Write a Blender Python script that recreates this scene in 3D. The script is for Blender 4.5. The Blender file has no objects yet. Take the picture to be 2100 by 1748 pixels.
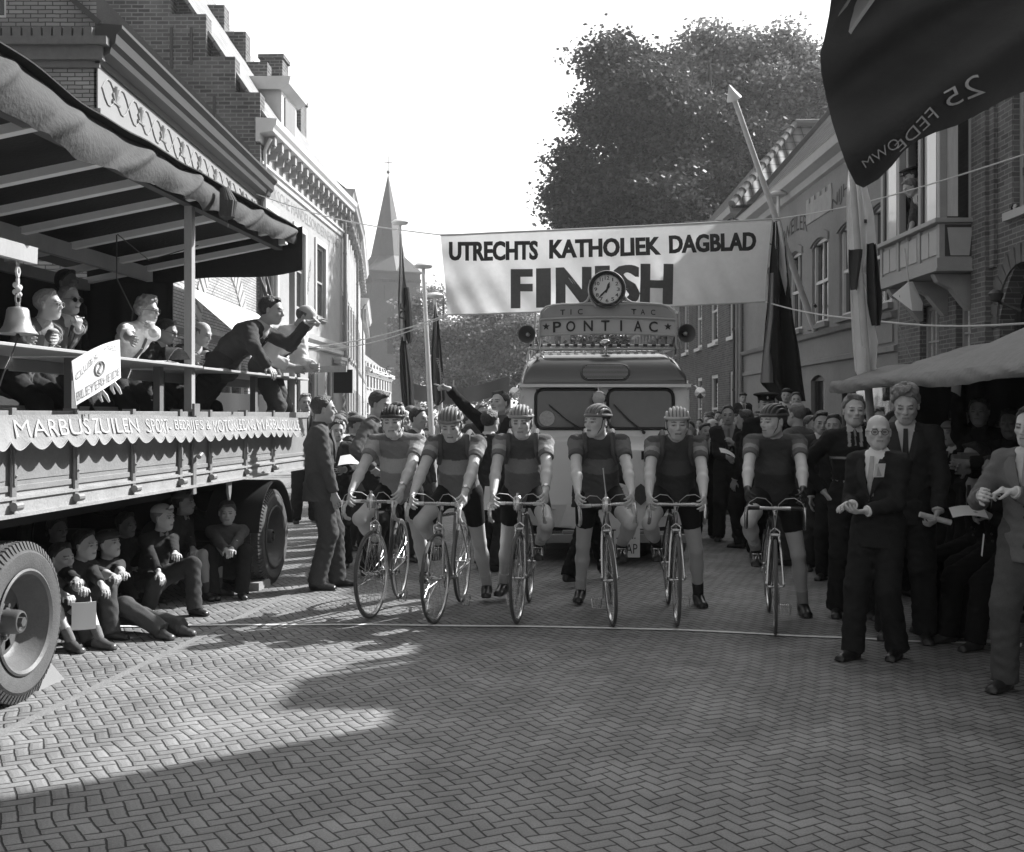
import bpy, math, random
import numpy as np
from mathutils import Vector, Matrix
R_ = math.radians
C = bpy.context.scene.collection
scene = bpy.context.scene
# ---------------------------------------------------------------- camera, sky, sun, exposure
CAMZ = 1.58; FPX = 2350.0; CX = 1050.0; HZ = 850.0
cam_d = bpy.data.cameras.new('camera'); cam = bpy.data.objects.new('camera', cam_d); C.objects.link(cam)
cam.location = (0, 0, CAMZ); cam.rotation_euler = (R_(90), 0, 0)
cam_d.sensor_width = 36; cam_d.lens = FPX/2100*36; cam_d.shift_y = -24/2100
cam_d.clip_start = 0.05; cam_d.clip_end = 3000
scene.camera = cam
SUN_EL = 38.0; SUN_DIR = Vector((0.80, 0.60, math.tan(R_(SUN_EL)))).normalized()
w = bpy.data.worlds.new('World'); scene.world = w; w.use_nodes = True
nt = w.node_tree; bg = nt.nodes['Background']
sky = nt.nodes.new('ShaderNodeTexSky'); sky.sky_type = 'NISHITA'; sky.sun_disc = False
sky.sun_elevation = R_(SUN_EL); sky.sun_rotation = math.atan2(SUN_DIR.x, SUN_DIR.y)
sky.air_density = 1.6; sky.dust_density = 3.0; sky.ozone_density = 1.0
bw = nt.nodes.new('ShaderNodeRGBToBW'); nt.links.new(sky.outputs[0], bw.inputs[0])
# hazy contre-jour air: the sky is brightest on the sun's side of the heavens, evenly pale there
tcw = nt.nodes.new('ShaderNodeTexCoord'); dt = nt.nodes.new('ShaderNodeVectorMath'); dt.operation = 'DOT_PRODUCT'
nt.links.new(tcw.outputs['Generated'], dt.inputs[0]); dt.inputs[1].default_value = (0.25, 0.93, 0.25)
mr = nt.nodes.new('ShaderNodeMapRange'); mr.interpolation_type = 'SMOOTHSTEP'; nt.links.new(dt.outputs['Value'], mr.inputs[0])
mr.inputs[1].default_value = -0.2; mr.inputs[2].default_value = 0.95; mr.inputs[3].default_value = 0.0; mr.inputs[4].default_value = 1.0
mm_ = nt.nodes.new('ShaderNodeMath'); mm_.operation = 'MULTIPLY_ADD'; nt.links.new(mr.outputs[0], mm_.inputs[0]); mm_.inputs[1].default_value = 4.1
nt.links.new(bw.outputs[0], mm_.inputs[2]); nt.links.new(mm_.outputs[0], bg.inputs[0])
bg.inputs[1].default_value = 0.10
sun_d = bpy.data.lights.new('sun', 'SUN'); sun = bpy.data.objects.new('sun', sun_d); C.objects.link(sun)
sun_d.energy = 5.0; sun_d.angle = R_(0.5); sun_d.color = (1, 1, 1)
sun.rotation_euler = SUN_DIR.to_track_quat('Z', 'Y').to_euler(); sun.location = (20, 20, 40)
scene.view_settings.view_transform = 'Standard'; scene.view_settings.look = 'None'
scene.view_settings.exposure = 0.85; scene.view_settings.gamma = 1
scene.render.engine = 'CYCLES'; scene.cycles.max_bounces = 5; scene.cycles.transparent_max_bounces = 12
scene.cycles.use_denoising = True

def W(px, py, Y):
    """photo pixel (2100 wide) at distance Y -> world point"""
    return Vector(((px-CX)/FPX*Y, Y, CAMZ+(HZ-py)/FPX*Y))
def G(px, py):
    """photo pixel on the ground -> world point"""
    Y = CAMZ*FPX/(py-HZ); return Vector(((px-CX)/FPX*Y, Y, 0))
V = Vector
# ---------------------------------------------------------------- materials (all grey: the photograph is black and white)
MATS = {}
def nmat(name):
    m = bpy.data.materials.new(name); m.use_nodes = True
    b = m.node_tree.nodes['Principled BSDF']; return m, m.node_tree, b
def N(nt, t, **kw):
    n = nt.nodes.new(t)
    for k, v in kw.items():
        if k.startswith('i'): n.inputs[int(k[1:])].default_value = v
        else: setattr(n, k, v)
    return n
def math_(nt, op, a, b=None, c=None, clamp=False):
    n = nt.nodes.new('ShaderNodeMath'); n.operation = op; n.use_clamp = clamp
    for i, x in enumerate((a, b, c)):
        if x is None: continue
        if isinstance(x, (int, float)): n.inputs[i].default_value = x
        else: nt.links.new(x, n.inputs[i])
    return n.outputs[0]
def tomul(nt, col, fac):   # grey socket * grey socket
    return math_(nt, 'MULTIPLY', col, fac)
def mat(name, tone=0.5, rough=0.6, spec=0.4, var=0.12, vscale=6.0, bump=0.0, bscale=60.0, metal=0.0, stretch=None, attr=False, trans=0.0, coat=0.0, fine=0.0):
    key = (name, tone, rough)
    if key in MATS: return MATS[key]
    m, nt, b = nmat(name)
    b.inputs['Roughness'].default_value = rough; b.inputs['Metallic'].default_value = metal
    b.inputs['Specular IOR Level'].default_value = spec
    if coat: b.inputs['Coat Weight'].default_value = coat; b.inputs['Coat Roughness'].default_value = 0.08
    tc = N(nt, 'ShaderNodeTexCoord'); vec = tc.outputs['Object']
    if stretch:
        mp = N(nt, 'ShaderNodeMapping'); mp.inputs['Scale'].default_value = stretch; nt.links.new(vec, mp.inputs[0]); vec = mp.outputs[0]
    no = N(nt, 'ShaderNodeTexNoise'); no.inputs['Scale'].default_value = vscale; no.inputs['Detail'].default_value = 6; no.inputs['Roughness'].default_value = 0.65
    nt.links.new(vec, no.inputs['Vector'])
    f = math_(nt, 'MULTIPLY_ADD', no.outputs['Fac'], var*2.5, 1-var*1.25)
    if fine:
        n3 = N(nt, 'ShaderNodeTexNoise'); n3.inputs['Scale'].default_value = vscale*14; n3.inputs['Detail'].default_value = 3
        nt.links.new(vec, n3.inputs['Vector'])
        f = math_(nt, 'MULTIPLY', f, math_(nt, 'MULTIPLY_ADD', n3.outputs['Fac'], fine*2, 1-fine))
    if attr:
        at = N(nt, 'ShaderNodeAttribute', attribute_name='tone'); f = math_(nt, 'MULTIPLY', f, at.outputs['Fac'])
    else: f = math_(nt, 'MULTIPLY', f, tone)
    nt.links.new(f, b.inputs['Base Color'])
    if bump:
        n2 = N(nt, 'ShaderNodeTexNoise'); n2.inputs['Scale'].default_value = bscale; n2.inputs['Detail'].default_value = 5
        nt.links.new(vec, n2.inputs['Vector'])
        bp = N(nt, 'ShaderNodeBump'); bp.inputs['Strength'].default_value = bump; bp.inputs['Distance'].default_value = 0.02
        nt.links.new(n2.outputs['Fac'], bp.inputs['Height']); nt.links.new(bp.outputs[0], b.inputs['Normal'])
    if trans:
        tr = N(nt, 'ShaderNodeBsdfTranslucent'); nt.links.new(f, tr.inputs[0])
        mx = N(nt, 'ShaderNodeMixShader'); mx.inputs[0].default_value = trans
        nt.links.new(b.outputs[0], mx.inputs[1]); nt.links.new(tr.outputs[0], mx.inputs[2])
        nt.links.new(mx.outputs[0], nt.nodes['Material Output'].inputs[0])
    MATS[key] = m; return m
def brick_mat(name, t1, t2, mortar, bw_=0.22, bh=0.0625, ms=0.009, bump=0.5, grime=0.25, offset=0.5):
    if name in MATS: return MATS[name]
    m, nt, b = nmat(name); b.inputs['Roughness'].default_value = 0.9; b.inputs['Specular IOR Level'].default_value = 0.15
    tc = N(nt, 'ShaderNodeTexCoord'); sp = N(nt, 'ShaderNodeSeparateXYZ'); nt.links.new(tc.outputs['Object'], sp.inputs[0])
    cb = N(nt, 'ShaderNodeCombineXYZ'); nt.links.new(math_(nt, 'ADD', sp.outputs[0], sp.outputs[1]), cb.inputs[0]); nt.links.new(sp.outputs[2], cb.inputs[1])
    nw = N(nt, 'ShaderNodeTexNoise'); nw.inputs['Scale'].default_value = 9; nt.links.new(tc.outputs['Object'], nw.inputs['Vector'])
    va = N(nt, 'ShaderNodeVectorMath', operation='MULTIPLY_ADD'); nt.links.new(nw.outputs['Color'], va.inputs[0]); va.inputs[1].default_value = (0.012,)*3; nt.links.new(cb.outputs[0], va.inputs[2])
    bt = N(nt, 'ShaderNodeTexBrick'); nt.links.new(va.outputs[0], bt.inputs['Vector'])
    bt.inputs['Color1'].default_value = (t1,)*3+(1,); bt.inputs['Color2'].default_value = (t2,)*3+(1,); bt.inputs['Mortar'].default_value = (mortar,)*3+(1,)
    bt.inputs['Scale'].default_value = 1; bt.inputs['Mortar Size'].default_value = ms; bt.inputs['Brick Width'].default_value = bw_; bt.inputs['Row Height'].default_value = bh
    bt.inputs['Mortar Smooth'].default_value = 0.3; bt.offset = offset
    no = N(nt, 'ShaderNodeTexNoise'); no.inputs['Scale'].default_value = 1.3; no.inputs['Detail'].default_value = 8; nt.links.new(tc.outputs['Object'], no.inputs['Vector'])
    b2 = N(nt, 'ShaderNodeRGBToBW'); nt.links.new(bt.outputs['Color'], b2.inputs[0])
    f = math_(nt, 'MULTIPLY', b2.outputs[0], math_(nt, 'MULTIPLY_ADD', no.outputs['Fac'], grime*2.4, 1-grime*1.2))
    nt.links.new(f, b.inputs['Base Color'])
    n2 = N(nt, 'ShaderNodeTexNoise'); n2.inputs['Scale'].default_value = 70; nt.links.new(tc.outputs['Object'], n2.inputs['Vector'])
    h = math_(nt, 'ADD', math_(nt, 'MULTIPLY', bt.outputs['Fac'], -1.0), math_(nt, 'MULTIPLY', n2.outputs['Fac'], 0.5))
    bp = N(nt, 'ShaderNodeBump'); bp.inputs['Strength'].default_value = bump; bp.inputs['Distance'].default_value = 0.012
    nt.links.new(h, bp.inputs['Height']); nt.links.new(bp.outputs[0], b.inputs['Normal'])
    MATS[name] = m; return m
def tile_mat(name, tone, sx=0.24, sz=0.28):
    """pantiles: rolls along local x, courses along local y of a roof sheet"""
    if name in MATS: return MATS[name]
    m, nt, b = nmat(name); b.inputs['Roughness'].default_value = 0.75
    tc = N(nt, 'ShaderNodeTexCoord'); sp = N(nt, 'ShaderNodeSeparateXYZ'); nt.links.new(tc.outputs['Object'], sp.inputs[0])
    X = math_(nt, 'DIVIDE', sp.outputs[0], sx); Y = math_(nt, 'DIVIDE', sp.outputs[1], sz)
    fx = math_(nt, 'FRACT', X); fy = math_(nt, 'FRACT', Y)
    roll = math_(nt, 'SINE', math_(nt, 'MULTIPLY', fx, 6.283))
    h = math_(nt, 'ADD', roll, math_(nt, 'MULTIPLY', fy, -1.2))
    cb = N(nt, 'ShaderNodeCombineXYZ'); nt.links.new(math_(nt, 'FLOOR', X), cb.inputs[0]); nt.links.new(math_(nt, 'FLOOR', Y), cb.inputs[1])
    wn = N(nt, 'ShaderNodeTexWhiteNoise'); nt.links.new(cb.outputs[0], wn.inputs[0])
    dark = math_(nt, 'MULTIPLY', math_(nt, 'GREATER_THAN', fy, 0.12), math_(nt, 'LESS_THAN', math_(nt, 'ABSOLUTE', math_(nt, 'SUBTRACT', fx, 0.75)), 0.68))
    t = math_(nt, 'MULTIPLY', math_(nt, 'MULTIPLY_ADD', wn.outputs['Value'], 0.5*tone, 0.75*tone), math_(nt, 'MULTIPLY_ADD', dark, 0.75, 0.25))
    nt.links.new(t, b.inputs['Base Color'])
    bp = N(nt, 'ShaderNodeBump'); bp.inputs['Strength'].default_value = 0.8; bp.inputs['Distance'].default_value = 0.03
    nt.links.new(h, bp.inputs['Height']); nt.links.new(bp.outputs[0], b.inputs['Normal'])
    MATS[name] = m; return m
def glass_mat(name='window glass', tone=0.02, rough=0.06):
    if name in MATS: return MATS[name]
    m, nt, b = nmat(name); b.inputs['Base Color'].default_value = (tone,)*3+(1,); b.inputs['Roughness'].default_value = rough
    b.inputs['Specular IOR Level'].default_value = 0.8
    tc = N(nt, 'ShaderNodeTexCoord'); no = N(nt, 'ShaderNodeTexNoise'); no.inputs['Scale'].default_value = 1.7; nt.links.new(tc.outputs['Object'], no.inputs['Vector'])
    bp = N(nt, 'ShaderNodeBump'); bp.inputs['Strength'].default_value = 0.06; bp.inputs['Distance'].default_value = 0.1
    nt.links.new(no.outputs['Fac'], bp.inputs['Height']); nt.links.new(bp.outputs[0], b.inputs['Normal'])
    MATS[name] = m; return m
# ---------------------------------------------------------------- objects
def tag(o, label=None, cat=None, group=None, kind=None):
    if label: o['label'] = label
    if cat: o['category'] = cat
    if group: o['group'] = group
    if kind: o['kind'] = kind
    return o
def empty(name, loc=(0, 0, 0), rz=0, label=None, cat=None, group=None):
    o = bpy.data.objects.new(name, None); C.objects.link(o); o.location = loc; o.rotation_euler = (0, 0, rz)
    o.empty_display_size = 0.1
    return tag(o, label, cat, group)
def link(name, me, m, parent=None):
    o = bpy.data.objects.new(name, me); C.objects.link(o)
    if m is not None:
        for x in (m if isinstance(m, (list, tuple)) else [m]): me.materials.append(x)
    if parent is not None: o.parent = parent
    return o
def copy_tree(o, parent=None):
    c = o.copy(); C.objects.link(c)
    if parent is not None: c.parent = parent
    for ch in list(o.children): copy_tree(ch, c)
    return c
class MB:
    def __init__(s): s.v = []; s.f = []; s.m = []; s.mi = 0
    def add(s, vs, fs):
        n = len(s.v); s.v += [tuple(p) for p in vs]; s.f += [tuple(i+n for i in f) for f in fs]; s.m += [s.mi]*len(fs); return s
    def box(s, c, d, rot=None, taper=None):
        c = V(c); hx, hy, hz = d[0]/2, d[1]/2, d[2]/2; vs = []
        for z in (-1, 1):
            k = 1 if (taper is None or z < 0) else taper
            for x, y in ((-1, -1), (1, -1), (1, 1), (-1, 1)):
                p = V((x*hx*k, y*hy*k, z*hz)); vs.append(c+(rot @ p if rot is not None else p))
        return s.add(vs, [(3, 2, 1, 0), (4, 5, 6, 7), (0, 1, 5, 4), (1, 2, 6, 5), (2, 3, 7, 6), (3, 0, 4, 7)])
    def bx(s, x0, x1, y0, y1, z0, z1): return s.box(((x0+x1)/2, (y0+y1)/2, (z0+z1)/2), (abs(x1-x0), abs(y1-y0), abs(z1-z0)))
    def beam(s, p0, p1, wd, ht, up=(0, 0, 1)):
        p0, p1 = V(p0), V(p1); a = (p1-p0); L = a.length; a = a/L; u = V(up); sd = a.cross(u)
        if sd.length < 1e-4: sd = a.cross(V((0, 1, 0)))
        sd.normalize(); u = sd.cross(a).normalized(); vs = []
        for p in (p0, p1):
            for x, y in ((-1, -1), (1, -1), (1, 1), (-1, 1)): vs.append(p+sd*x*wd/2+u*y*ht/2)
        return s.add(vs, [(0, 1, 2, 3), (7, 6, 5, 4), (4, 5, 1, 0), (5, 6, 2, 1), (6, 7, 3, 2), (7, 4, 0, 3)])
    def tube(s, pts, r, n=8, closed=False, cap=True):
        pts = [V(p) for p in pts]; k = len(pts); rs = r if isinstance(r, (list, tuple)) else [r]*k
        prev = None; vs = []
        for i, p in enumerate(pts):
            if closed: t = pts[(i+1) % k]-pts[i-1]
            else: t = pts[min(i+1, k-1)]-pts[max(i-1, 0)]
            if t.length < 1e-9: t = V((0, 0, 1))
            t.normalize()
            if prev is None:
                a = t.orthogonal().normalized()
                if abs(t.z) < 0.9: a = (V((0, 0, 1))-t*t.z).normalized()
            else: a = (prev-t*prev.dot(t)).normalized()
            prev = a; b = t.cross(a)
            for j in range(n): th = 2*math.pi*j/n; vs.append(p+(a*math.cos(th)+b*math.sin(th))*rs[i])
        fs = []
        for i in range(k if closed else k-1):
            for j in range(n):
                i2 = (i+1) % k; fs.append((i*n+j, i*n+(j+1) % n, i2*n+(j+1) % n, i2*n+j))
        if cap and not closed: fs.append(tuple(reversed(range(n)))); fs.append(tuple(range((k-1)*n, k*n)))
        return s.add(vs, fs)
    def cyl(s, p0, p1, r0, r1=None, n=16): return s.tube([p0, p1], [r0, r0 if r1 is None else r1], n)
    def lathe(s, prof, n=24, M=None):
        """prof: (r,z) about z; M: 4x4"""
        vs = []; fs = []; k = len(prof)
        for j in range(n):
            th = 2*math.pi*j/n
            for r, z in prof:
                p = V((r*math.cos(th), r*math.sin(th), z)); vs.append(M @ p if M is not None else p)
        for j in range(n):
            for i in range(k-1): j2 = (j+1) % n; fs.append((j*k+i, j2*k+i, j2*k+i+1, j*k+i+1))
        return s.add(vs, fs)
    def sph(s, c, r, n=12, sc=(1, 1, 1)):
        pr = [(max(1e-4, math.sin(math.pi*i/n)), -math.cos(math.pi*i/n)) for i in range(n+1)]
        M = Matrix.Translation(V(c)) @ Matrix.Diagonal((r*sc[0], r*sc[1], r*sc[2], 1))
        return s.lathe(pr, n+4, M)
    def prism(s, poly, o, ux, uy, depth):
        """2D polygon in plane (o,ux,uy), extruded along ux x uy by depth"""
        o, ux, uy = V(o), V(ux), V(uy); nn = ux.cross(uy).normalized(); k = len(poly)
        a = [o+ux*x+uy*y for x, y in poly]; b = [p+nn*depth for p in a]
        return s.add(a+b, [tuple(reversed(range(k))), tuple(range(k, 2*k))]+[(i, (i+1) % k, k+(i+1) % k, k+i) for i in range(k)])
    def grid(s, fn, nu, nv, th=0.0):
        """fn(u,v)->Vector ; sheet with thickness"""
        P = [[V(fn(i/nu, j/nv)) for j in range(nv+1)] for i in range(nu+1)]; vs = []; fs = []; w_ = nv+1
        for i in range(nu+1):
            for j in range(nv+1): vs.append(P[i][j])
        for i in range(nu):
            for j in range(nv): fs.append((i*w_+j, (i+1)*w_+j, (i+1)*w_+j+1, i*w_+j+1))
        if th:
            o = len(vs); nv2 = []
            for i in range(nu+1):
                for j in range(nv+1):
                    du = P[min(i+1, nu)][j]-P[max(i-1, 0)][j]; dv = P[i][min(j+1, nv)]-P[i][max(j-1, 0)]
                    n_ = du.cross(dv); n_ = n_.normalized() if n_.length > 1e-12 else V((0, 0, 1)); nv2.append(P[i][j]-n_*th)
            vs += nv2; fs += [tuple(o+q for q in reversed(f)) for f in fs[:nu*nv]]
            for i in range(nu): fs.append((i*w_, o+i*w_, o+(i+1)*w_, (i+1)*w_)); a = i*w_+nv; fs.append((a, a+w_, o+a+w_, o+a))
            for j in range(nv): fs.append((j, j+1, o+j+1, o+j)); a = nu*w_+j; fs.append((a, o+a, o+a+1, a+1))
        return s.add(vs, fs)
    def mesh(s, name, smooth=True, ang=35):
        me = bpy.data.meshes.new(name); me.from_pydata(s.v, [], s.f); me.update()
        if any(s.m): me.polygons.foreach_set('material_index', s.m)
        if smooth:
            me.polygons.foreach_set('use_smooth', [True]*len(s.f)); me.set_sharp_from_angle(angle=R_(ang))
        return me
    def build(s, name, m, parent=None, smooth=True, ang=35, fix=False):
        me = s.mesh(name, smooth, ang)
        if fix:
            import bmesh
            bm = bmesh.new(); bm.from_mesh(me); bmesh.ops.recalc_face_normals(bm, faces=bm.faces); bm.to_mesh(me); bm.free()
        return link(name, me, m, parent)
def bevel(o, w_=0.006, seg=2):
    md = o.modifiers.new('bevel', 'BEVEL'); md.width = w_; md.segments = seg; md.limit_method = 'ANGLE'; md.angle_limit = R_(40); return o
def text_mesh(txt, size=1.0, extrude=0.0, offset=0.0, align='LEFT', spacing=1.0, res=3, sx=1.0):
    cu = bpy.data.curves.new('lettering', 'FONT'); cu.body = txt; cu.size = size; cu.extrude = extrude; cu.offset = offset
    cu.align_x = align; cu.space_character = spacing; cu.resolution_u = res
    o = bpy.data.objects.new('lettering', cu); C.objects.link(o)
    dg = bpy.context.evaluated_depsgraph_get(); dg.update()
    me = bpy.data.meshes.new_from_object(o.evaluated_get(dg)); bpy.data.objects.remove(o); bpy.data.curves.remove(cu)
    if sx != 1.0:
        for v in me.vertices: v.co.x *= sx
    return me
def text_on(txt, fn, name, m, parent, width=None, height=None, x0=0.0, y0=0.0, extrude=0.004, offset=0.0, spacing=1.0, sub=2):
    """letters fitted to width x height from (x0,y0), then every vertex mapped by fn(x,y,z)"""
    me = text_mesh(txt, 1.0, 0.0, offset, spacing=spacing)
    import bmesh
    bm = bmesh.new(); bm.from_mesh(me); bmesh.ops.remove_doubles(bm, verts=bm.verts, dist=1e-5)
    if sub: bmesh.ops.triangulate(bm, faces=bm.faces); bmesh.ops.subdivide_edges(bm, edges=[e for e in bm.edges if e.calc_length() > 0.25], cuts=sub)
    bm.to_mesh(me); bm.free()
    xs = [v.co.x for v in me.vertices]; ys = [v.co.y for v in me.vertices]
    ax, bx_, ay, by = min(xs), max(xs), min(ys), max(ys)
    kx = width/(bx_-ax) if width else None; ky = height/(by-ay) if height else None
    if kx is None: kx = ky
    if ky is None: ky = kx
    for v in me.vertices: v.co = V(fn(x0+(v.co.x-ax)*kx, y0+(v.co.y-ay)*ky, extrude))
    o = link(name, me, m, parent); return o
def sheet(fn, name, m, nu, nv, th, parent=None): return MB().grid(fn, nu, nv, th).build(name, m, parent)
rnd = random.Random(7)
def fbm(x, y=0.0, z=0.0):
    from mathutils import noise
    return noise.noise(V((x, y, z)))
# ---------------------------------------------------------------- ground: herringbone street
def paving_mat():
    m, nt, b = nmat('herringbone paving'); b.inputs['Specular IOR Level'].default_value = 0.35
    tc = N(nt, 'ShaderNodeTexCoord')
    nw = N(nt, 'ShaderNodeTexNoise'); nw.inputs['Scale'].default_value = 1.1; nw.inputs['Detail'].default_value = 2; nt.links.new(tc.outputs['Object'], nw.inputs['Vector'])
    va = N(nt, 'ShaderNodeVectorMath', operation='MULTIPLY_ADD'); nt.links.new(nw.outputs['Color'], va.inputs[0]); va.inputs[1].default_value = (0.16, 0.16, 0); nt.links.new(tc.outputs['Object'], va.inputs[2])
    nw2 = N(nt, 'ShaderNodeTexNoise'); nw2.inputs['Scale'].default_value = 24; nw2.inputs['Detail'].default_value = 4; nt.links.new(tc.outputs['Object'], nw2.inputs['Vector'])
    vb = N(nt, 'ShaderNodeVectorMath', operation='MULTIPLY_ADD'); nt.links.new(nw2.outputs['Color'], vb.inputs[0]); vb.inputs[1].default_value = (0.010, 0.010, 0); nt.links.new(va.outputs[0], vb.inputs[2])
    mp = N(nt, 'ShaderNodeMapping'); mp.inputs['Rotation'].default_value = (0, 0, R_(-28)); nt.links.new(vb.outputs[0], mp.inputs[0])
    sp = N(nt, 'ShaderNodeSeparateXYZ'); nt.links.new(mp.outputs[0], sp.inputs[0])
    BW = 0.064
    x = math_(nt, 'DIVIDE', sp.outputs[0], BW); y = math_(nt, 'DIVIDE', sp.outputs[1], BW)
    i = math_(nt, 'FLOOR', x); j = math_(nt, 'FLOOR', y); fx = math_(nt, 'SUBTRACT', x, i); fy = math_(nt, 'SUBTRACT', y, j)
    mm = math_(nt, 'FLOORED_MODULO', math_(nt, 'SUBTRACT', i, j), 4.0)
    is1 = math_(nt, 'COMPARE', mm, 1.0, 0.1); is2 = math_(nt, 'COMPARE', mm, 2.0, 0.1); is3 = math_(nt, 'COMPARE', mm, 3.0, 0.1)
    vert = math_(nt, 'GREATER_THAN', mm, 1.5)
    uh = math_(nt, 'ADD', fx, is1); uv = math_(nt, 'ADD', fy, is2)
    def mix(a, b_): # vert ? b : a
        return math_(nt, 'ADD', math_(nt, 'MULTIPLY', a, math_(nt, 'SUBTRACT', 1.0, vert)), math_(nt, 'MULTIPLY', b_, vert))
    u = mix(uh, uv); v = mix(fy, fx)
    du = math_(nt, 'MINIMUM', u, math_(nt, 'SUBTRACT', 2.0, u)); dv = math_(nt, 'MINIMUM', v, math_(nt, 'SUBTRACT', 1.0, v))
    d = math_(nt, 'MINIMUM', du, dv)
    idx = math_(nt, 'SUBTRACT', i, is1); idy = math_(nt, 'SUBTRACT', j, is2)
    cb = N(nt, 'ShaderNodeCombineXYZ'); nt.links.new(idx, cb.inputs[0]); nt.links.new(idy, cb.inputs[1]); nt.links.new(vert, cb.inputs[2])
    wn = N(nt, 'ShaderNodeTexWhiteNoise'); nt.links.new(cb.outputs[0], wn.inputs[0])
    joint = N(nt, 'ShaderNodeMapRange'); joint.interpolation_type = 'SMOOTHSTEP'; nt.links.new(d, joint.inputs[0])
    joint.inputs[1].default_value = 0.035; joint.inputs[2].default_value = 0.085
    nsand = N(nt, 'ShaderNodeTexNoise'); nsand.inputs['Scale'].default_value = 2.3; nsand.inputs['Detail'].default_value = 6; nt.links.new(tc.outputs['Object'], nsand.inputs['Vector'])
    fine = N(nt, 'ShaderNodeTexNoise'); fine.inputs['Scale'].default_value = 120; fine.inputs['Detail'].default_value = 4; nt.links.new(tc.outputs['Object'], fine.inputs['Vector'])
    jt = math_(nt, 'MULTIPLY_ADD', nsand.outputs['Fac'], 0.12, -0.02)
    bt = math_(nt, 'MULTIPLY', math_(nt, 'MULTIPLY_ADD', wn.outputs['Value'], 0.045, 0.175), math_(nt, 'MULTIPLY_ADD', fine.outputs['Fac'], 0.9, 0.55))
    bt = math_(nt, 'MULTIPLY', bt, math_(nt, 'MULTIPLY_ADD', nsand.outputs['Fac'], 1.3, 0.38))
    f = math_(nt, 'ADD', math_(nt, 'MULTIPLY', bt, joint.outputs[0]), math_(nt, 'MULTIPLY', math_(nt, 'MAXIMUM', jt, 0.03), math_(nt, 'SUBTRACT', 1.0, joint.outputs[0])))
    nt.links.new(f, b.inputs['Base Color'])
    b.inputs['Roughness'].default_value = 0.72
    h = math_(nt, 'ADD', joint.outputs[0], math_(nt, 'MULTIPLY', fine.outputs['Fac'], 0.12))
    h = math_(nt, 'ADD', h, math_(nt, 'MULTIPLY', wn.outputs['Value'], 0.25))
    rd = N(nt, 'ShaderNodeMapRange'); nt.links.new(d, rd.inputs[0]); rd.inputs[2].default_value = 0.3; h = math_(nt, 'ADD', h, math_(nt, 'MULTIPLY', rd.outputs[0], 0.5))
    bp = N(nt, 'ShaderNodeBump'); bp.inputs['Strength'].default_value = 0.8; bp.inputs['Distance'].default_value = 0.010
    nt.links.new(h, bp.inputs['Height']); nt.links.new(bp.outputs[0], b.inputs['Normal'])
    return m
g = MB(); g.add([(-400, -60, 0), (400, -60, 0), (400, 900, 0), (-400, 900, 0)], [(0, 1, 2, 3)])
tag(g.build('street', paving_mat(), smooth=False), kind='structure')
# gutter line of lighter blocks beside the lorry (a chalky seam) and pavements
gm = mat('worn kerb stone', 0.22, 0.9, 0.2, 0.35, 5, 0.3, 60, fine=0.2)
gp = [G(60, 1460), G(330, 1330), G(480, 1262), G(620, 1195)]
pa = G(140, 1438); pb = G(620, 1205); dd = (pb-pa).normalized(); far = pa+dd*8.5
nn = V((-dd.y, dd.x, 0))
k = MB(); k.beam(pa-dd*5+V((0, 0, -0.021)), far+V((0, 0, -0.021)), 0.06, 0.05)
tag(k.build('gutter_strip', gm), kind='structure')
pav = mat('concrete pavement slab', 0.24, 0.9, 0.2, 0.3, 3, 0.3, 50, fine=0.15)
k = MB(); k.bx(4.9, 6.0, -5, 120, -0.2, 0.11); tag(k.build('pavement', pav), kind='structure')
k = MB(); k.bx(-6.4, -5.15, 12, 45, -0.2, 0.11); tag(k.build('pavement', pav), kind='structure')
# finish line: a pale tape across the bricks
def finish_line():
    m = mat('pale finish tape', 0.75, 0.8, 0.2, 0.25, 8, 0.2, 80)
    px = [(150, 1287), (300, 1286), (500, 1283), (760, 1283), (1050, 1286), (1390, 1293), (1600, 1304), (1780, 1312), (1900, 1318), (1985, 1320)]
    pts = [G(*p) for p in px]
    b = MB()
    def f(u, v):
        t = u*(len(pts)-1); i = min(int(t), len(pts)-2); p = pts[i].lerp(pts[i+1], t-i)
        wd = 0.05
        return p+V((0.004*math.sin(u*70), (v-0.5)*wd+0.006*math.sin(u*43), 0.006))
    b.grid(f, 120, 1, -0.002)
    # loose twisted end on the right
    e = [G(1985, 1320), G(2010, 1318), G(2035, 1322), G(2060, 1326), G(2095, 1327)]
    def f2(u, v):
        t = u*4; i = min(int(t), 3); p = e[i].lerp(e[i+1], t-i); a = u*5.0
        return p+V((0, (v-0.5)*0.06*math.cos(a), 0.010+0.02*abs(math.sin(a))*(1-u)+(v-0.5)*0.03*math.sin(a)))
    b.grid(f2, 30, 1, -0.002)
    tag(b.build('finish_tape', m), 'long pale tape laid across the bricks in front of the bicycle wheels', 'finish line')
finish_line()
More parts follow.
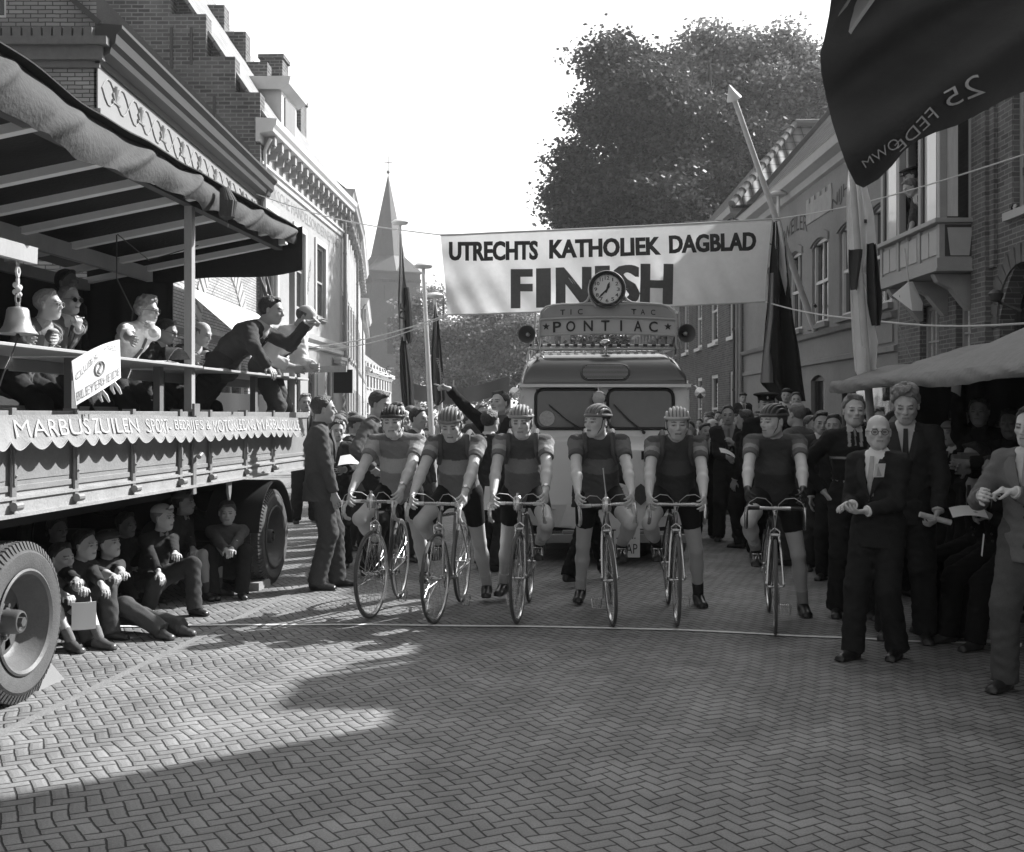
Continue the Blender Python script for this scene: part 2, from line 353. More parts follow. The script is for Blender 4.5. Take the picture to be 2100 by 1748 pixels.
# ---------------------------------------------------------------- buildings
GL = glass_mat()
WHITE = mat('white painted wood', 0.62, 0.5, 0.4, 0.12, 4, fine=0.1)
GREYW = mat('grey painted wood', 0.33, 0.55, 0.4, 0.15, 4, fine=0.1)
DARKW = mat('dark painted wood', 0.05, 0.45, 0.4, 0.15, 4)
STUC = mat('aged stucco', 0.34, 0.9, 0.2, 0.22, 0.9, 0.25, 40, fine=0.12)
STUC2 = mat('grey stucco', 0.25, 0.9, 0.2, 0.22, 0.9, 0.25, 40, fine=0.12)
CURT = mat('net curtain', 0.6, 0.9, 0.1, 0.2, 30, stretch=(1, 1, 0.1))
IRON = mat('dark iron', 0.05, 0.5, 0.5, 0.2, 8)
LEAD = mat('zinc sheet', 0.25, 0.5, 0.5, 0.2, 3, fine=0.1)
def wall(b, x0, x1, z0, z1, holes, y=0.0, th=0.3, rev=0.12):
    """wall sheet in local x/z with real openings and reveals; holes (xa,xb,za,zb[,rise])"""
    xs = sorted({x0, x1, *[h[0] for h in holes], *[h[1] for h in holes]}); zs = sorted({z0, z1, *[h[2] for h in holes], *[h[3] for h in holes]})
    for i in range(len(xs)-1):
        run = None
        for j in range(len(zs)-1):
            cx, cz = (xs[i]+xs[i+1])/2, (zs[j]+zs[j+1])/2
            if any(h[0] < cx < h[1] and h[2] < cz < h[3] for h in holes): continue
            b.add([(xs[i], y, zs[j]), (xs[i+1], y, zs[j]), (xs[i+1], y, zs[j+1]), (xs[i], y, zs[j+1])], [(0, 1, 2, 3)])
    for h in holes:
        xa, xb, za, zb = h[:4]; q = y+rev+0.1
        b.add([(xa, y, za), (xa, q, za), (xa, q, zb), (xa, y, zb)], [(0, 1, 2, 3)])
        b.add([(xb, y, za), (xb, y, zb), (xb, q, zb), (xb, q, za)], [(0, 1, 2, 3)])
        b.add([(xa, y, za), (xb, y, za), (xb, q, za), (xa, q, za)], [(0, 1, 2, 3)])
        b.add([(xa, y, zb), (xa, q, zb), (xb, q, zb), (xb, y, zb)], [(0, 1, 2, 3)])
        if len(h) > 4:      # segmental arch: fill the corners under the flat head
            r = h[4]; n = 10; w_ = xb-xa
            for s in range(n):
                t0, t1 = s/n, (s+1)/n; c0, c1 = [zb-r*(2*t-1)**2 for t in (t0, t1)]
                a0, a1 = xa+w_*t0, xa+w_*t1
                b.add([(a0, y, c0), (a1, y, c1), (a1, y, zb), (a0, y, zb)], [(0, 1, 2, 3)])
                b.add([(a0, y, c0), (a0, q, c0), (a1, q, c1), (a1, y, c1)], [(0, 1, 2, 3)])
def shell(b, x0, x1, z0, z1, depth, y=0.0):
    b.add([(x0, y, z0), (x0, y, z1), (x0, depth, z1), (x0, depth, z0)], [(0, 1, 2, 3)])
    b.add([(x1, y, z0), (x1, depth, z0), (x1, depth, z1), (x1, y, z1)], [(0, 1, 2, 3)])
    b.add([(x0, depth, z0), (x0, depth, z1), (x1, depth, z1), (x1, depth, z0)], [(0, 1, 2, 3)])
def window(root, xa, xb, za, zb, frame=WHITE, y=0.12, nx=1, nz=2, fw=0.06, sill=True, curtain=0.0, transom=None, sillm=None, rail=0.0, arch=0, name='window', pane=None):
    b = MB(); f = 0.055
    b.bx(xa, xa+fw, y-f/2, y+f/2, za, zb); b.bx(xb-fw, xb, y-f/2, y+f/2, za, zb)
    b.bx(xa+fw, xb-fw, y-f/2, y+f/2, za, za+fw); b.bx(xa+fw, xb-fw, y-f/2, y+f/2, zb-fw-arch*0.5, zb)
    for i in range(1, nx): x = xa+fw+(xb-xa-2*fw)*i/nx; b.bx(x-0.014, x+0.014, y-0.015, y+0.02, za+fw, zb-fw)
    for i in range(1, nz):
        z = za+fw+(zb-za-2*fw)*i/nz; k = 0.03 if (rail and abs(i/nz-0.5) < 0.2) else 0.014; b.bx(xa+fw, xb-fw, y-0.018, y+0.022, z-k, z+k)
    o = b.build(name, frame, root, smooth=False)
    p = MB(); p.bx(xa+fw*0.6, xb-fw*0.6, y+0.024, y+0.034, za+fw*0.6, zb-fw*0.6); p.build('pane', pane or GL, o, smooth=False)
    if sill: s = MB(); s.bx(xa-0.07, xb+0.07, -0.09, y, za-0.10, za-0.002); s.build('sill', sillm or frame, o, smooth=False)
    if curtain:
        for sd in (0, 1):
            wd = (xb-xa)*curtain
            def cf(u, v, sd=sd): x = (xa+fw+u*wd) if sd == 0 else (xb-fw-u*wd); return V((x, y+0.055+0.02*math.sin(u*22), za+0.08+v*(zb-za-0.16)))
            sheet(cf, 'curtain', CURT, 14, 1, 0.004, o)
        # pale curtain shows through: panes there are only the frame's glass -> leave glass clear strip
    return o
def clear_glass():
    if 'clear glass' in MATS: return MATS['clear glass']
    m = bpy.data.materials.new('clear glass'); m.use_nodes = True; nt = m.node_tree; nt.nodes.remove(nt.nodes['Principled BSDF'])
    t = N(nt, 'ShaderNodeBsdfTransparent'); t.inputs[0].default_value = (0.95,)*3+(1,); g_ = N(nt, 'ShaderNodeBsdfGlossy'); g_.inputs['Roughness'].default_value = 0.04; g_.inputs[0].default_value = (0.9,)*3+(1,)
    fr = N(nt, 'ShaderNodeFresnel'); fr.inputs[0].default_value = 1.5; mx = N(nt, 'ShaderNodeMixShader'); nt.links.new(fr.outputs[0], mx.inputs[0])
    nt.links.new(t.outputs[0], mx.inputs[1]); nt.links.new(g_.outputs[0], mx.inputs[2]); nt.links.new(mx.outputs[0], nt.nodes['Material Output'].inputs[0])
    MATS['clear glass'] = m; return m
CLG = clear_glass()
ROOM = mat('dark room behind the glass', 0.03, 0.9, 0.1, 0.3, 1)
def cornice(b, x0, x1, z, prof, y=0.0):
    """profile [(out, dz)...] extruded along x"""
    vs = []; n = len(prof)
    for x in (x0, x1): vs += [(x, y-o, z+dz) for o, dz in prof]
    fs = [(i, i+1, n+i+1, n+i) for i in range(n-1)]+[tuple(range(n)), tuple(reversed(range(n, 2*n)))]
    b.add(vs, fs)
def downpipe(root, x, z0, z1, y=-0.07, r=0.05, m=None):
    b = MB(); b.tube([(x, y-0.15, z1+0.15), (x, y, z1-0.15), (x, y, z0)], r, 10)
    z = z0+0.6
    while z < z1-0.5: b.cyl((x, y, z), (x, y, z+0.06), r+0.012); z += 1.6
    return b.build('drainpipe', m or LEAD, root)
def roof_sheet(root, P0, P1, P2, P3, m, name='roof', th=0.08):
    """P0-P1 eave, P3-P2 ridge; own local frame so tiles run up the slope"""
    P0, P1, P2, P3 = map(V, (P0, P1, P2, P3)); ux = (P1-P0).normalized(); nn = ux.cross(P3-P0).normalized(); uy = nn.cross(ux)
    M = Matrix((ux, uy, nn)).transposed().to_4x4(); M.translation = P0; Mi = M.inverted()
    a = [Mi @ p for p in (P0, P1, P2, P3)]; b = MB()
    b.add(a+[p-V((0, 0, th)) for p in a], [(0, 1, 2, 3), (7, 6, 5, 4), (0, 4, 5, 1), (1, 5, 6, 2), (2, 6, 7, 3), (3, 7, 4, 0)])
    o = b.build(name, m, root, smooth=False); o.matrix_local = M; return o
BR_L = brick_mat('pale glazed brick', 0.32, 0.42, 0.12, bump=0.3, grime=0.15)
BR_LF = brick_mat('pale brick of the corner front', 0.24, 0.34, 0.08, bump=0.4, grime=0.2)
BR_OLD = brick_mat('old dark brick', 0.07, 0.16, 0.24, ms=0.016, bump=1.0, grime=0.5, bw_=0.30, bh=0.098)
BR_R = brick_mat('brown brick', 0.10, 0.16, 0.24, ms=0.008, bump=0.5, grime=0.3)
BR_R2 = brick_mat('dark red brick', 0.09, 0.14, 0.20, ms=0.008, bump=0.4, grime=0.3)
TILE = tile_mat('dark pantiles', 0.11); TILE2 = tile_mat('pantiles', 0.22)
STONE = mat('church stone', 0.15, 0.95, 0.1, 0.2, 0.4, 0.2, 10, fine=0.15)
SLATE = mat('spire slate', 0.13, 0.6, 0.3, 0.15, 1.5, fine=0.15)
PROF = [(0, 0), (0.06, 0), (0.08, 0.10), (0.16, 0.14), (0.18, 0.22), (0.34, 0.26), (0.38, 0.30), (0.40, 0.42), (0.46, 0.50), (0.46, 0.56), (0, 0.58)]
R90 = math.pi/2
# --- left 1: corner house, plane X=-6.2 from Y=17.1 to 28
def corner_house():
    r = empty('brick_house', (-6.2, 17.1, 0), R90, 'pale brick corner house with patterned frieze under a heavy dark cornice', 'house')
    L = 10.9; H = 6.15
    holes = [(7.4, 9.2, 5.0, 5.95)]
    b = MB(); wall(b, 0, L, 0, H, [(0.8, 3.6, 0.5, 3.0), (4.4, 5.6, 0.1, 3.0), (6.4, 9.8, 0.5, 3.0, 0.5)]+holes); b.build('wall', BR_L, r, smooth=False)
    window(r, 7.4, 9.2, 5.0, 5.95); window(r, 0.8, 3.6, 0.5, 3.0, nx=2, nz=2); window(r, 4.4, 5.6, 0.1, 3.0, name='door', frame=DARKW, sill=False); window(r, 6.4, 9.8, 0.5, 3.0, nx=3, nz=2, arch=0.5)
    b = MB(); b.bx(6.2, 10, -0.05, 0.0, 3.22, 3.3)
    n = 22
    for i in range(n):   # voussoirs of the big shop arch
        a = math.pi*(0.12+0.76*i/(n-1)); c = V((7.5, -0.012, 2.75)); d = V((math.cos(a), 0, math.sin(a)))
        b.beam(c+d*1.95+V((0, 0.03, 0)), c+d*2.45+V((0, 0.03, 0)), 0.06, 0.2, up=(0, 0, 1)) if False else b.beam(c+d*1.95, c+d*2.45, 0.03, 0.17, up=(d.z, 0, -d.x))
    b.build('arch', mat('pale brick voussoir', 0.40, 0.9, 0.1, 0.2, 5), r, smooth=False)
    # front (faces the camera) as a wall turned by -90
    fr = MB()
    W_ = 9.0
    # build directly: plane local x=0, spanning local y 0..W_
    hs = [(1.35, 2.9, 7.50, 8.9), (1.4, 3.0, 3.2, 5.55, 0.25)]
    t = MB(); wall(t, 0, W_, 0, 9.4, hs); fr.add([(0-0.0+q[1], q[0], q[2]) for q in t.v], [tuple(reversed(f)) for f in t.f])
    f_o = fr.build('gable_wall', BR_LF, r, smooth=False)
    def fwin(ya, yb, za, zb, nm='window'):
        q = MB(); q.bx(0.10, 0.16, ya, ya+0.07, za, zb); q.bx(0.10, 0.16, yb-0.07, yb, za, zb); q.bx(0.10, 0.16, ya+0.07, yb-0.07, za, za+0.07); q.bx(0.10, 0.16, ya+0.07, yb-0.07, zb-0.07, zb)
        o = q.build(nm, WHITE, r, smooth=False); p = MB(); p.bx(0.165, 0.175, ya, yb, za, zb); p.build('pane', GL, o, smooth=False)
    fwin(1.35, 2.9, 7.5, 8.9); fwin(1.4, 3.0, 3.2, 5.55)
    # string course on the front: soldier bricks and moulding, wraps the corner
    q = MB()
    def band(z, h, o): q.bx(-o, 0.0, -o, W_, z, z+h)
    band(6.74, 0.10, 0.06); band(6.84, 0.2, 0.13); band(7.04, 0.12, 0.22)
    for i in range(60): q.bx(-0.20, -0.001, i*0.15, i*0.15+0.12, 7.165, 7.30)
    q.build('string_course', mat('brown glazed brick', 0.14, 0.6, 0.3, 0.25, 9, 0.3), r, smooth=False)
    q = MB()
    for i in range(11):   # flat arch over the front window
        y = 1.3+i*0.17; k = (i-5)*0.045
        q.prism([(y, 5.57), (y+0.15, 5.57), (y+0.15+k+0.02, 6.0), (y+k-0.02, 6.0)], (-0.004, 0, 0), (0, 1, 0), (0, 0, 1), -0.02)
    q.build('lintel', mat('gauged brick lintel', 0.33, 0.9, 0.1, 0.2, 5), r, smooth=False)
    # long dark cornice and frieze on the street side
    q = MB(); cornice(q, -0.06, L+0.35, 6.9, [(0, -0.1), (0.06, -0.1), (0.08, 0.0), (0.22, 0.05), (0.24, 0.14), (0.30, 0.2), (0.32, 0.34), (0.40, 0.42), (0.40, 0.47), (0, 0.5)])
    q.build('cornice', mat('dark cornice paint', 0.04, 0.6, 0.3, 0.1, 4), r, ang=20)
    q = MB(); q.bx(0, L+0.1, -0.02, 0.04, 6.15, 6.80); q.bx(0, L+0.1, -0.06, 0.0, 6.02, 6.15); fz = q.build('frieze', mat('pale frieze plaster', 0.27, 0.9, 0.1, 0.1, 3), r, smooth=False)
    q = MB(); ph = 0.0
    for i in range(9):     # painted ribbon and flower ornament of the frieze
        x0 = 0.15+i*1.2
        for s in (0, 2):
            pts = [(x0+t*1.2/10*1.0, -0.028, 6.5+0.2*math.sin(t/10*math.pi*2+s*math.pi/2)) for t in range(11)]
            q.tube(pts, 0.011, 4)
        for a in range(7):
            an = math.pi*(a/6); q.tube([(x0+0.6, -0.028, 6.42), (x0+0.6+0.16*math.cos(an), -0.028, 6.42+0.26*math.sin(an))], [0.012, 0.03], 5)
    q.build('frieze_ornament', mat('dark frieze paint', 0.30, 0.8, 0.2, 0.2, 5), fz)
    roof_sheet(r, (-0.1, -0.1, 7.42), (L+0.1, -0.1, 7.42), (L+0.1, 4.2, 11.2), (-0.1, 4.2, 11.2), TILE2)
    b = MB(); shell(b, 0.03, L, 0, 7.1, 8.95, 0.02); b.add([(L, 0, 7.1), (L, 4.2, 11.1), (L, 9, 7.1)], [(0, 1, 2)]); b.build('back_wall', BR_LF, r, smooth=False)
    downpipe(r, L-0.1, 0, 6.9, y=-0.1, m=DARKW)
    q = MB(); q.bx(0.2, L-0.2, -0.02, 0.0, 3.08, 3.2); q.build('shop_fascia', DARKW, r, smooth=False)
corner_house()
# shop awning: the big bright sunlit blind behind the judges
def blind():
    m = mat('white canvas blind', 0.8, 0.9, 0.1, 0.08, 3, trans=0.3)
    r = empty('shop_blind', (-6.15, 21.0, 4.0), 0, 'sunlit white canvas blind over the corner shop with patterned edge', 'awning')
    sheet(lambda u, v: V((0.02+u*1.45, v*6.6, -0.0-1.25*u)), 'canvas', m, 6, 6, 0.01, r)
    q = MB()
    for i in range(28): q.prism([(i*0.235, 0), (i*0.235+0.235, 0), (i*0.235+0.117, -0.22)], (1.475, 0, -1.26), (0, 1, 0), (0, 0, 1), 0.008)
    q.build('fringe', mat('patterned blind edge', 0.35, 0.9), r, smooth=False)
    q = MB(); q.cyl((1.47, 0, -1.26), (1.47, 6.6, -1.26), 0.03); q.build('roller', DARKW, r)
blind()
# --- left 2: stucco merchant house (Y 28 - 38.8, front runs from X=-6.2 to -5.77), old stepped gable behind
def merchant():
    p0, p1 = V((-6.2, 28.0, 0)), V((-5.77, 38.8, 0)); d = p1-p0; L = d.length; rz = math.atan2(d.y, d.x)
    r = empty('merchant_house', p0, rz, 'tall pale stucco merchant house with bracketed white cornice and painted name', 'house')
    def X(px):   # local x of photo column px on this facade
        a = (px-CX)/FPX; t = (a*p0.y-p0.x)/((p1.x-p0.x)-a*(p1.y-p0.y)); return t*L
    H = 8.4
    wins = [(X(541), X(566)), (X(603), X(624)), (X(647), X(666))]
    wz = (4.55, 6.75)
    low = [(1.0, 2.6), (3.4, 4.6), (5.6, 7.0), (8.0, 9.4)]
    holes = [(a, b_, *wz) for a, b_ in wins]+[(a, b_, 0.3 if i == 1 else 0.8, 3.1) for i, (a, b_) in enumerate(low)]
    b = MB(); wall(b, 0, L, 0, H, holes, rev=0.05); b.build('wall', STUC, r, smooth=False)
    for a, b_ in wins: window(r, a, b_, *wz, frame=GREYW, y=0.08, nz=2, nx=1, rail=1, fw=0.09)
    for i, (a, b_) in enumerate(low): window(r, a, b_, 0.3 if i == 1 else 0.8, 3.1, y=0.08, nz=2, nx=1, fw=0.09, frame=WHITE if i != 1 else DARKW, name='window' if i != 1 else 'door')
    for a, b_ in wins:    # white architraves
        q = MB(); q.bx(a-0.16, a-0.002, -0.05, 0.0, wz[0]-0.1, wz[1]+0.16); q.bx(b_+0.002, b_+0.16, -0.05, 0.0, wz[0]-0.1, wz[1]+0.16); q.bx(a-0.002, b_+0.002, -0.05, 0.0, wz[1]+0.002, wz[1]+0.16)
        q.build('architrave', WHITE, r, smooth=False)
    q = MB(); cornice(q, -0.02, L+0.1, 3.55, [(0, 0), (0.1, 0.03), (0.1, 0.16), (0.2, 0.22), (0.24, 0.34), (0, 0.4)])
    cornice(q, -0.02, L+0.1, 7.55, [(0, 0), (0.05, 0.02), (0.07, 0.12), (0.12, 0.16), (0.12, 0.22), (0, 0.24)]); q.build('moulding', WHITE, r, ang=20)
    q = MB(); cornice(q, -0.25, L+0.15, 8.3, [(0, -0.1), (0.08, -0.1), (0.1, 0.1), (0.42, 0.14), (0.44, 0.22), (0.50, 0.30), (0.52, 0.44), (0, 0.48)]); cn = q.build('cornice', WHITE, r, ang=20)
    n = 15
    for i in range(n):
        q = MB(); x = 0.3+i*(L-0.6)/(n-1); q.bx(x-0.10, x+0.10, -0.36, -0.002, 8.2, 8.43); q.bx(x-0.07, x+0.07, -0.2, -0.002, 8.0, 8.2); q.sph((x, -0.30, 8.16), 0.05, 6)
        q.build('bracket', mat('weathered cornice bracket', 0.3, 0.8), r, smooth=False)
    fn = lambda x, y, z: V((x, -0.003-z, y))
    text_on('WIJKSCHE HANDELSONDERNEMING', fn, 'lettering', mat('faded wall lettering', 0.22, 0.9, 0.1, 0.4, 6), r, width=L-1.2, height=0.42, x0=0.6, y0=7.0, extrude=0.003, sub=0)
    # slanted lettering on the pier
    xc = (wins[1][1]+wins[2][0])/2
    def f2(x, y, z): a = R_(62); return V((xc-0.35+x*math.cos(a)-y*math.sin(a), -0.003-z, 4.9+x*math.sin(a)+y*math.cos(a)))
    text_on('NIJHOFF', f2, 'lettering', mat('dark wall lettering', 0.12, 0.9), r, width=1.3, height=0.26, extrude=0.003, sub=0)
    downpipe(r, 0.15, 0, 8.2, y=-0.12, m=WHITE); downpipe(r, L-0.05, 0, 8.2, y=-0.12)
    # roof
    roof_sheet(r, (0, -0.2, 8.85), (L, -0.2, 8.85), (L, 5.3, 17.0), (0, 5.3, 17.0), TILE2)
    b = MB(); shell(b, 0, L, 0, 8.9, 10.0, 0.0); b.build('side_wall', STUC, r, smooth=False)
    # dormer
    q = MB(); q.bx(3.6, 5.4, 0.3, 3.2, 8.85, 10.6); dm = q.build('dormer', WHITE, r, smooth=False)
    q = MB(); cornice(q, 3.4, 5.6, 10.5, [(0, 0), (0.1, 0.05), (0.25, 0.15), (0.3, 0.35), (-3.0, 0.4), (-3.0, 0)], y=0.3); q.build('dormer_cornice', WHITE, dm, ang=20)
    q = MB(); q.bx(3.9, 5.1, 0.265, 0.295, 9.1, 10.4); q.build('pane', GL, dm, smooth=False)
    for x, z, wd in ((L-0.4, 12.0, 0.9), (L-3.0, 12.6, 0.8)):
        q = MB(); q.bx(x-wd/2, x+wd/2, 1.2, 1.9, 9.5, z); q.bx(x-wd/2-0.05, x+wd/2+0.05, 1.15, 1.95, z, z+0.12); q.build('chimney', BR_OLD, r, smooth=False)
    q = MB(); z0 = 1.5
    for i in range(5): q.tube([(9.6+0.12*math.sin(i), -0.28, z0+i*0.35), (9.9+0.12*math.cos(i), -0.28, z0+0.17+i*0.35), (9.6, -0.28, z0+0.35+i*0.35)], 0.03, 6)
    q.bx(9.3, 10.2, -0.25, -0.03, 3.25, 3.35); q.bx(9.2, 10.3, -0.3, -0.03, 3.35, 3.45); q.build('shop_ornament', WHITE, r)
merchant()
def step_gable():
    r = empty('stepped_gable', (-6.25, 27.9, 0), 0, 'old dark brick stepped gable rising over the corner house roof', 'gable wall')
    def X(px, Y=28): return (px-CX)/FPX*Y+6.25
    def Z(py, Y=28): return CAMZ+(HZ-py)/FPX*Y
    # right side outline steps, going up to the left
    st = [(0.12, 0.0), (0.12, Z(192)), (X(484), Z(192)), (X(484), Z(119)), (X(425), Z(119)), (X(425), Z(32)), (X(352), Z(32)), (X(352), Z(-60)), (X(290), Z(-60)), (X(290), Z(-150)), (X(220), Z(-150)), (X(220), Z(-240)), (X(140), Z(-240)), (X(140), Z(-340)), (-9.5, Z(-340)), (-9.5, 0)]
    b = MB(); b.prism([(x, z) for x, z in st], (0, 0.0, 0), (1, 0, 0), (0, 0, 1), -0.5)
    b.build('gable', BR_OLD, r, smooth=False, fix=True)
    # old flashing: a wide smear of mortar following a lower roof line
    q = MB(); a, c = V((X(490), -0.03, Z(305))), V((X(205), -0.03, Z(20)))
    q.prism([(a.x+0.25, a.z-0.5), (a.x+0.3, a.z), (c.x, c.z+0.35), (c.x-0.3, c.z-0.6)], (0, -0.03, 0), (1, 0, 0), (0, 0, 1), -0.04)
    q.build('mortar_band', mat('dark mortar flashing', 0.13, 0.95, 0.1, 0.3, 2, 0.8, 20, fine=0.2), r, smooth=False, fix=True)
    q = MB()
    for px, py, h in ((560*0.3167*2, 60, 1.0), (395, 330*0.0+60, 0.9), (442, 200, 1.1)):
        x, z = X(px), Z(py); q.bx(x-0.03, x+0.03, -0.05, 0.0, z-h, z)
    q.build('wall_anchor', IRON, r, smooth=False)
    r2 = empty('stepped_gable', (-6.15, 34.0, 0), 0, 'second stepped brick gable seen behind the tiled roof slope', 'gable wall')
    def X2(px): return (px-CX)/FPX*34+6.15
    def Z2(py): return CAMZ+(HZ-py)/FPX*34
    st = [(X2(548), 8.0), (X2(548), Z2(127)), (X2(504), Z2(127)), (X2(504), Z2(65)), (X2(460), Z2(65)), (X2(460), Z2(10)), (X2(405), Z2(10)), (X2(405), Z2(-70)), (-8, Z2(-70)), (-8, 8.0)]
    b = MB(); b.prism(st, (0, 0, 0), (1, 0, 0), (0, 0, 1), -0.6); b.build('gable', BR_OLD, r2, smooth=False, fix=True)
step_gable()
# --- left 3..: row of houses down the curving street
def row_house(p0, p1, H, name, label, m, bays, style, cat='house', wz=None, prof=PROF, roofm=TILE2, depth=8):
    p0, p1 = V(p0), V(p1); d = p1-p0; L = d.length; rz = math.atan2(d.y, d.x)
    r = empty(name, p0, rz, label, cat)
    holes = []; ws = []
    storeys = wz or [(0.7, 2.6), (3.7, 5.8)]
    for (za, zb) in storeys:
        for i in range(bays):
            c = L*(i+0.5)/bays; wd = min(1.3, L/bays*0.6); holes.append((c-wd/2, c+wd/2, za, zb)); ws.append((c-wd/2, c+wd/2, za, zb))
    b = MB(); wall(b, 0, L, 0, H, holes, rev=0.0); shell(b, 0, L, 0, H, depth); b.build('wall', m, r, smooth=False)
    for w_ in ws: window(r, *w_, frame=GREYW, y=0.05, nz=2, rail=1, fw=0.08)
    q = MB(); cornice(q, -0.05, L+0.05, H-0.3, prof); q.build('cornice', WHITE if style != 2 else STUC, r, ang=20)
    if style in (1, 2):
        n = max(3, int(L/1.3))
        for i in range(n):
            q = MB(); x = 0.4+i*(L-0.8)/(n-1); q.bx(x-0.12, x+0.12, -0.3, -0.002, H-0.75, H-0.3); q.sph((x, -0.22, H-0.8), 0.13, 6)
            q.build('bracket', STUC, r, smooth=False)
    roof_sheet(r, (0, -0.2, H+0.25), (L, -0.2, H+0.25), (L, 3.8, H+3.4), (0, 3.8, H+3.4), roofm)
    roof_sheet(r, (L, 8, H+0.25), (0, 8, H+0.25), (0, 3.8, H+3.4), (L, 3.8, H+3.4), roofm)
    downpipe(r, 0.05, 0, H-0.2, y=-0.12)
    return r
row_house((-5.77, 38.8, 0), (-6.6, 48.0, 0), 8.95, 'row_house', 'pale town house with scrolled brackets under its eaves beside the merchant house', STUC, 5, 2)
row_house((-6.6, 48.0, 0), (-8.2, 62.0, 0), 8.95, 'row_house', 'weathered town house with lean drainpipes, third along the sunlit side of the street', STUC, 7, 1)
row_house((-8.2, 62.0, 0), (-10.0, 78.0, 0), 7.6, 'row_house', 'lower white house with dotted cornice in front of the church tower', mat('bright white wall', 0.55, 0.9, 0.1, 0.1, 1), 6, 1)
row_house((-11.5, 84.0, 0), (-11.8, 112.0, 0), 5.0, 'row_house', 'far low pale houses with steep dark roofs at the foot of the tower', STUC, 12, 0)
# --- right 1: brown brick house with oriel, X=6, Y 11.0 - 17.8 (local x runs towards the camera from Y=17.8)
def oriel_house():
    r = empty('brick_house', (6.0, 17.8, 0), -R90, 'dark brown brick house with a wooden oriel and an arched doorway', 'house')
    x = lambda Y: 17.8-Y
    holes = [(x(16.85), x(16.1), 1.2, 3.15), (x(15.5), x(14.75), 1.2, 3.2), (x(14.1), x(12.8), 0.0, 3.4, 0.65), (x(13.75), x(12.5), 4.0, 6.1)]
    holes += [(x(16.9), x(14.9), 4.15, 6.2)]
    b = MB(); wall(b, 0, 6.9, 0, 6.48, holes); shell(b, 0, 6.9, 0, 6.48, 9.0); b.build('wall', BR_R, r, smooth=False)
    # pier with pattern beside the oriel
    b = MB(); b.bx(x(14.75)+0.02, x(14.3), -0.10, 0.0, 0, 6.45); b.bx(x(14.3)+0.002, x(14.16), -0.05, 0, 3.4, 6.45); b.build('pier', BR_R, r, smooth=False)
    for h in holes[:2]: 
        o = window(r, *h, frame=GREYW, nx=4, nz=4, pane=mat('frosted glass', 0.6, 0.3, 0.6, 0.9, 40))
    window(r, *holes[2][:4], frame=DARKW, y=0.21, sill=False, name='door', nx=2, nz=1, arch=0.6)
    o = window(r, *holes[3], frame=GREYW, nx=1, nz=1, sillm=mat('pale stone sill', 0.42, 0.8), fw=0.08, name='window', pane=CLG)
    q = MB(); q.bx(holes[3][0]+0.08, holes[3][1]-0.08, 0.09, 0.16, 4.43, 4.52); q.build('rail', DARKW, o, smooth=False)
    sheet(lambda u, v: V((holes[3][0]+0.15+u*1.0, 0.2+0.02*math.sin(u*40), 4.54+v*1.45)), 'curtain', CURT, 40, 1, 0.004, o)
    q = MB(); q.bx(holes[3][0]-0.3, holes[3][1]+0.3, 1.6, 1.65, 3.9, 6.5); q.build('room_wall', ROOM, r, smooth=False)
    q = MB(); n = 16
    for i in range(n):
        a = math.pi*i/(n-1); cx_ = (holes[2][0]+holes[2][1])/2; d = V((math.cos(a), 0, math.sin(a)*0.95)); c = V((cx_, -0.01, 2.72))
        q.beam(c+d*0.68, c+d*0.92, 0.03, 0.13, up=(d.z, 0, -d.x))
    q.build('door_arch', mat('rubbed brick arch', 0.15, 0.9, 0.1, 0.2, 8), r, smooth=False)
    q = MB(); q.tube([(x(13.5), -0.3, 2.95), (x(13.6), -0.2, 2.9), (x(13.5), 0.0, 2.8)], 0.02, 8); q.lathe([(0.0, 0), (0.06, 0.02), (0.09, 0.1), (0.05, 0.14)], 10, Matrix.Translation((x(13.5), -0.3, 2.9))); q.build('door_lamp', IRON, r)
    # oriel
    xa, xb = x(17.1), x(14.72); D = 0.5; zs, zb_, zt = 4.10, 3.45, 6.2
    q = MB(); q.bx(xa-0.05, xb+0.05, -D-0.08, -0.002, zs-0.06, zs)                                             # sill
    for xx in (xa, xa+0.72, xb-0.72-0.09, xb-0.12): q.bx(xx, xx+0.1, -D, -D+0.1, zs, zt)             # posts
    q.bx(xb-0.1, xb, -0.12, -0.002, zs, zt); q.bx(xa, xa+0.1, -0.12, -0.002, zs, zt)
    q.bx(xa, xb, -D, -D+0.08, 5.75, 5.85); q.bx(xa, xb, -D-0.02, 0.0-0.002, zt, zt+0.25)
    q.bx(xb-0.08, xb, -D+0.1, -0.12, 5.75, 5.85)
    orl = q.build('oriel', GREYW, r, smooth=False); bevel(orl, 0.008)
    q = MB(); q.bx(xa, xb, -D+0.02, -0.002, zb_+0.14, zs-0.065); q.bx(xa-0.03, xb+0.03, -D-0.05, -0.002, zb_+0.0, zb_+0.14); q.bx(xa-0.05, xb+0.05, -D-0.07, -0.002, zb_-0.03, zb_-0.002)
    for xx in (xa, xa+0.72, xb-0.81, xb-0.1): q.bx(xx, xx+0.1, -D-0.01, -D+0.018, zb_+0.142, zs-0.07)
    q.build('apron', GREYW, orl, smooth=False)
    q = MB()
    for a, c in ((xa+0.13, xa+0.68), (xa+0.86, xb-0.86), (xb-0.68, xb-0.13)):
        m_ = (a+c)/2
        for e, f_ in ((a, m_-0.015), (m_+0.015, c)): q.prism([(e, zb_+0.2), (f_, zb_+0.2), (f_, zs-0.12), (e, zs-0.12)], (0, -D+0.012, 0), (1, 0, 0), (0, 0, 1), 0.012)
    q.prism([(-D+0.13, zb_+0.17), (-0.13, zb_+0.17), (-0.09, zs-0.12), (-D+0.09, zs-0.12)], (xb+0.001, 0, 0), (0, 1, 0), (0, 0, 1), 0.012)
    q.build('panel', mat('lighter apron panel', 0.42, 0.6), orl, smooth=False, fix=True)
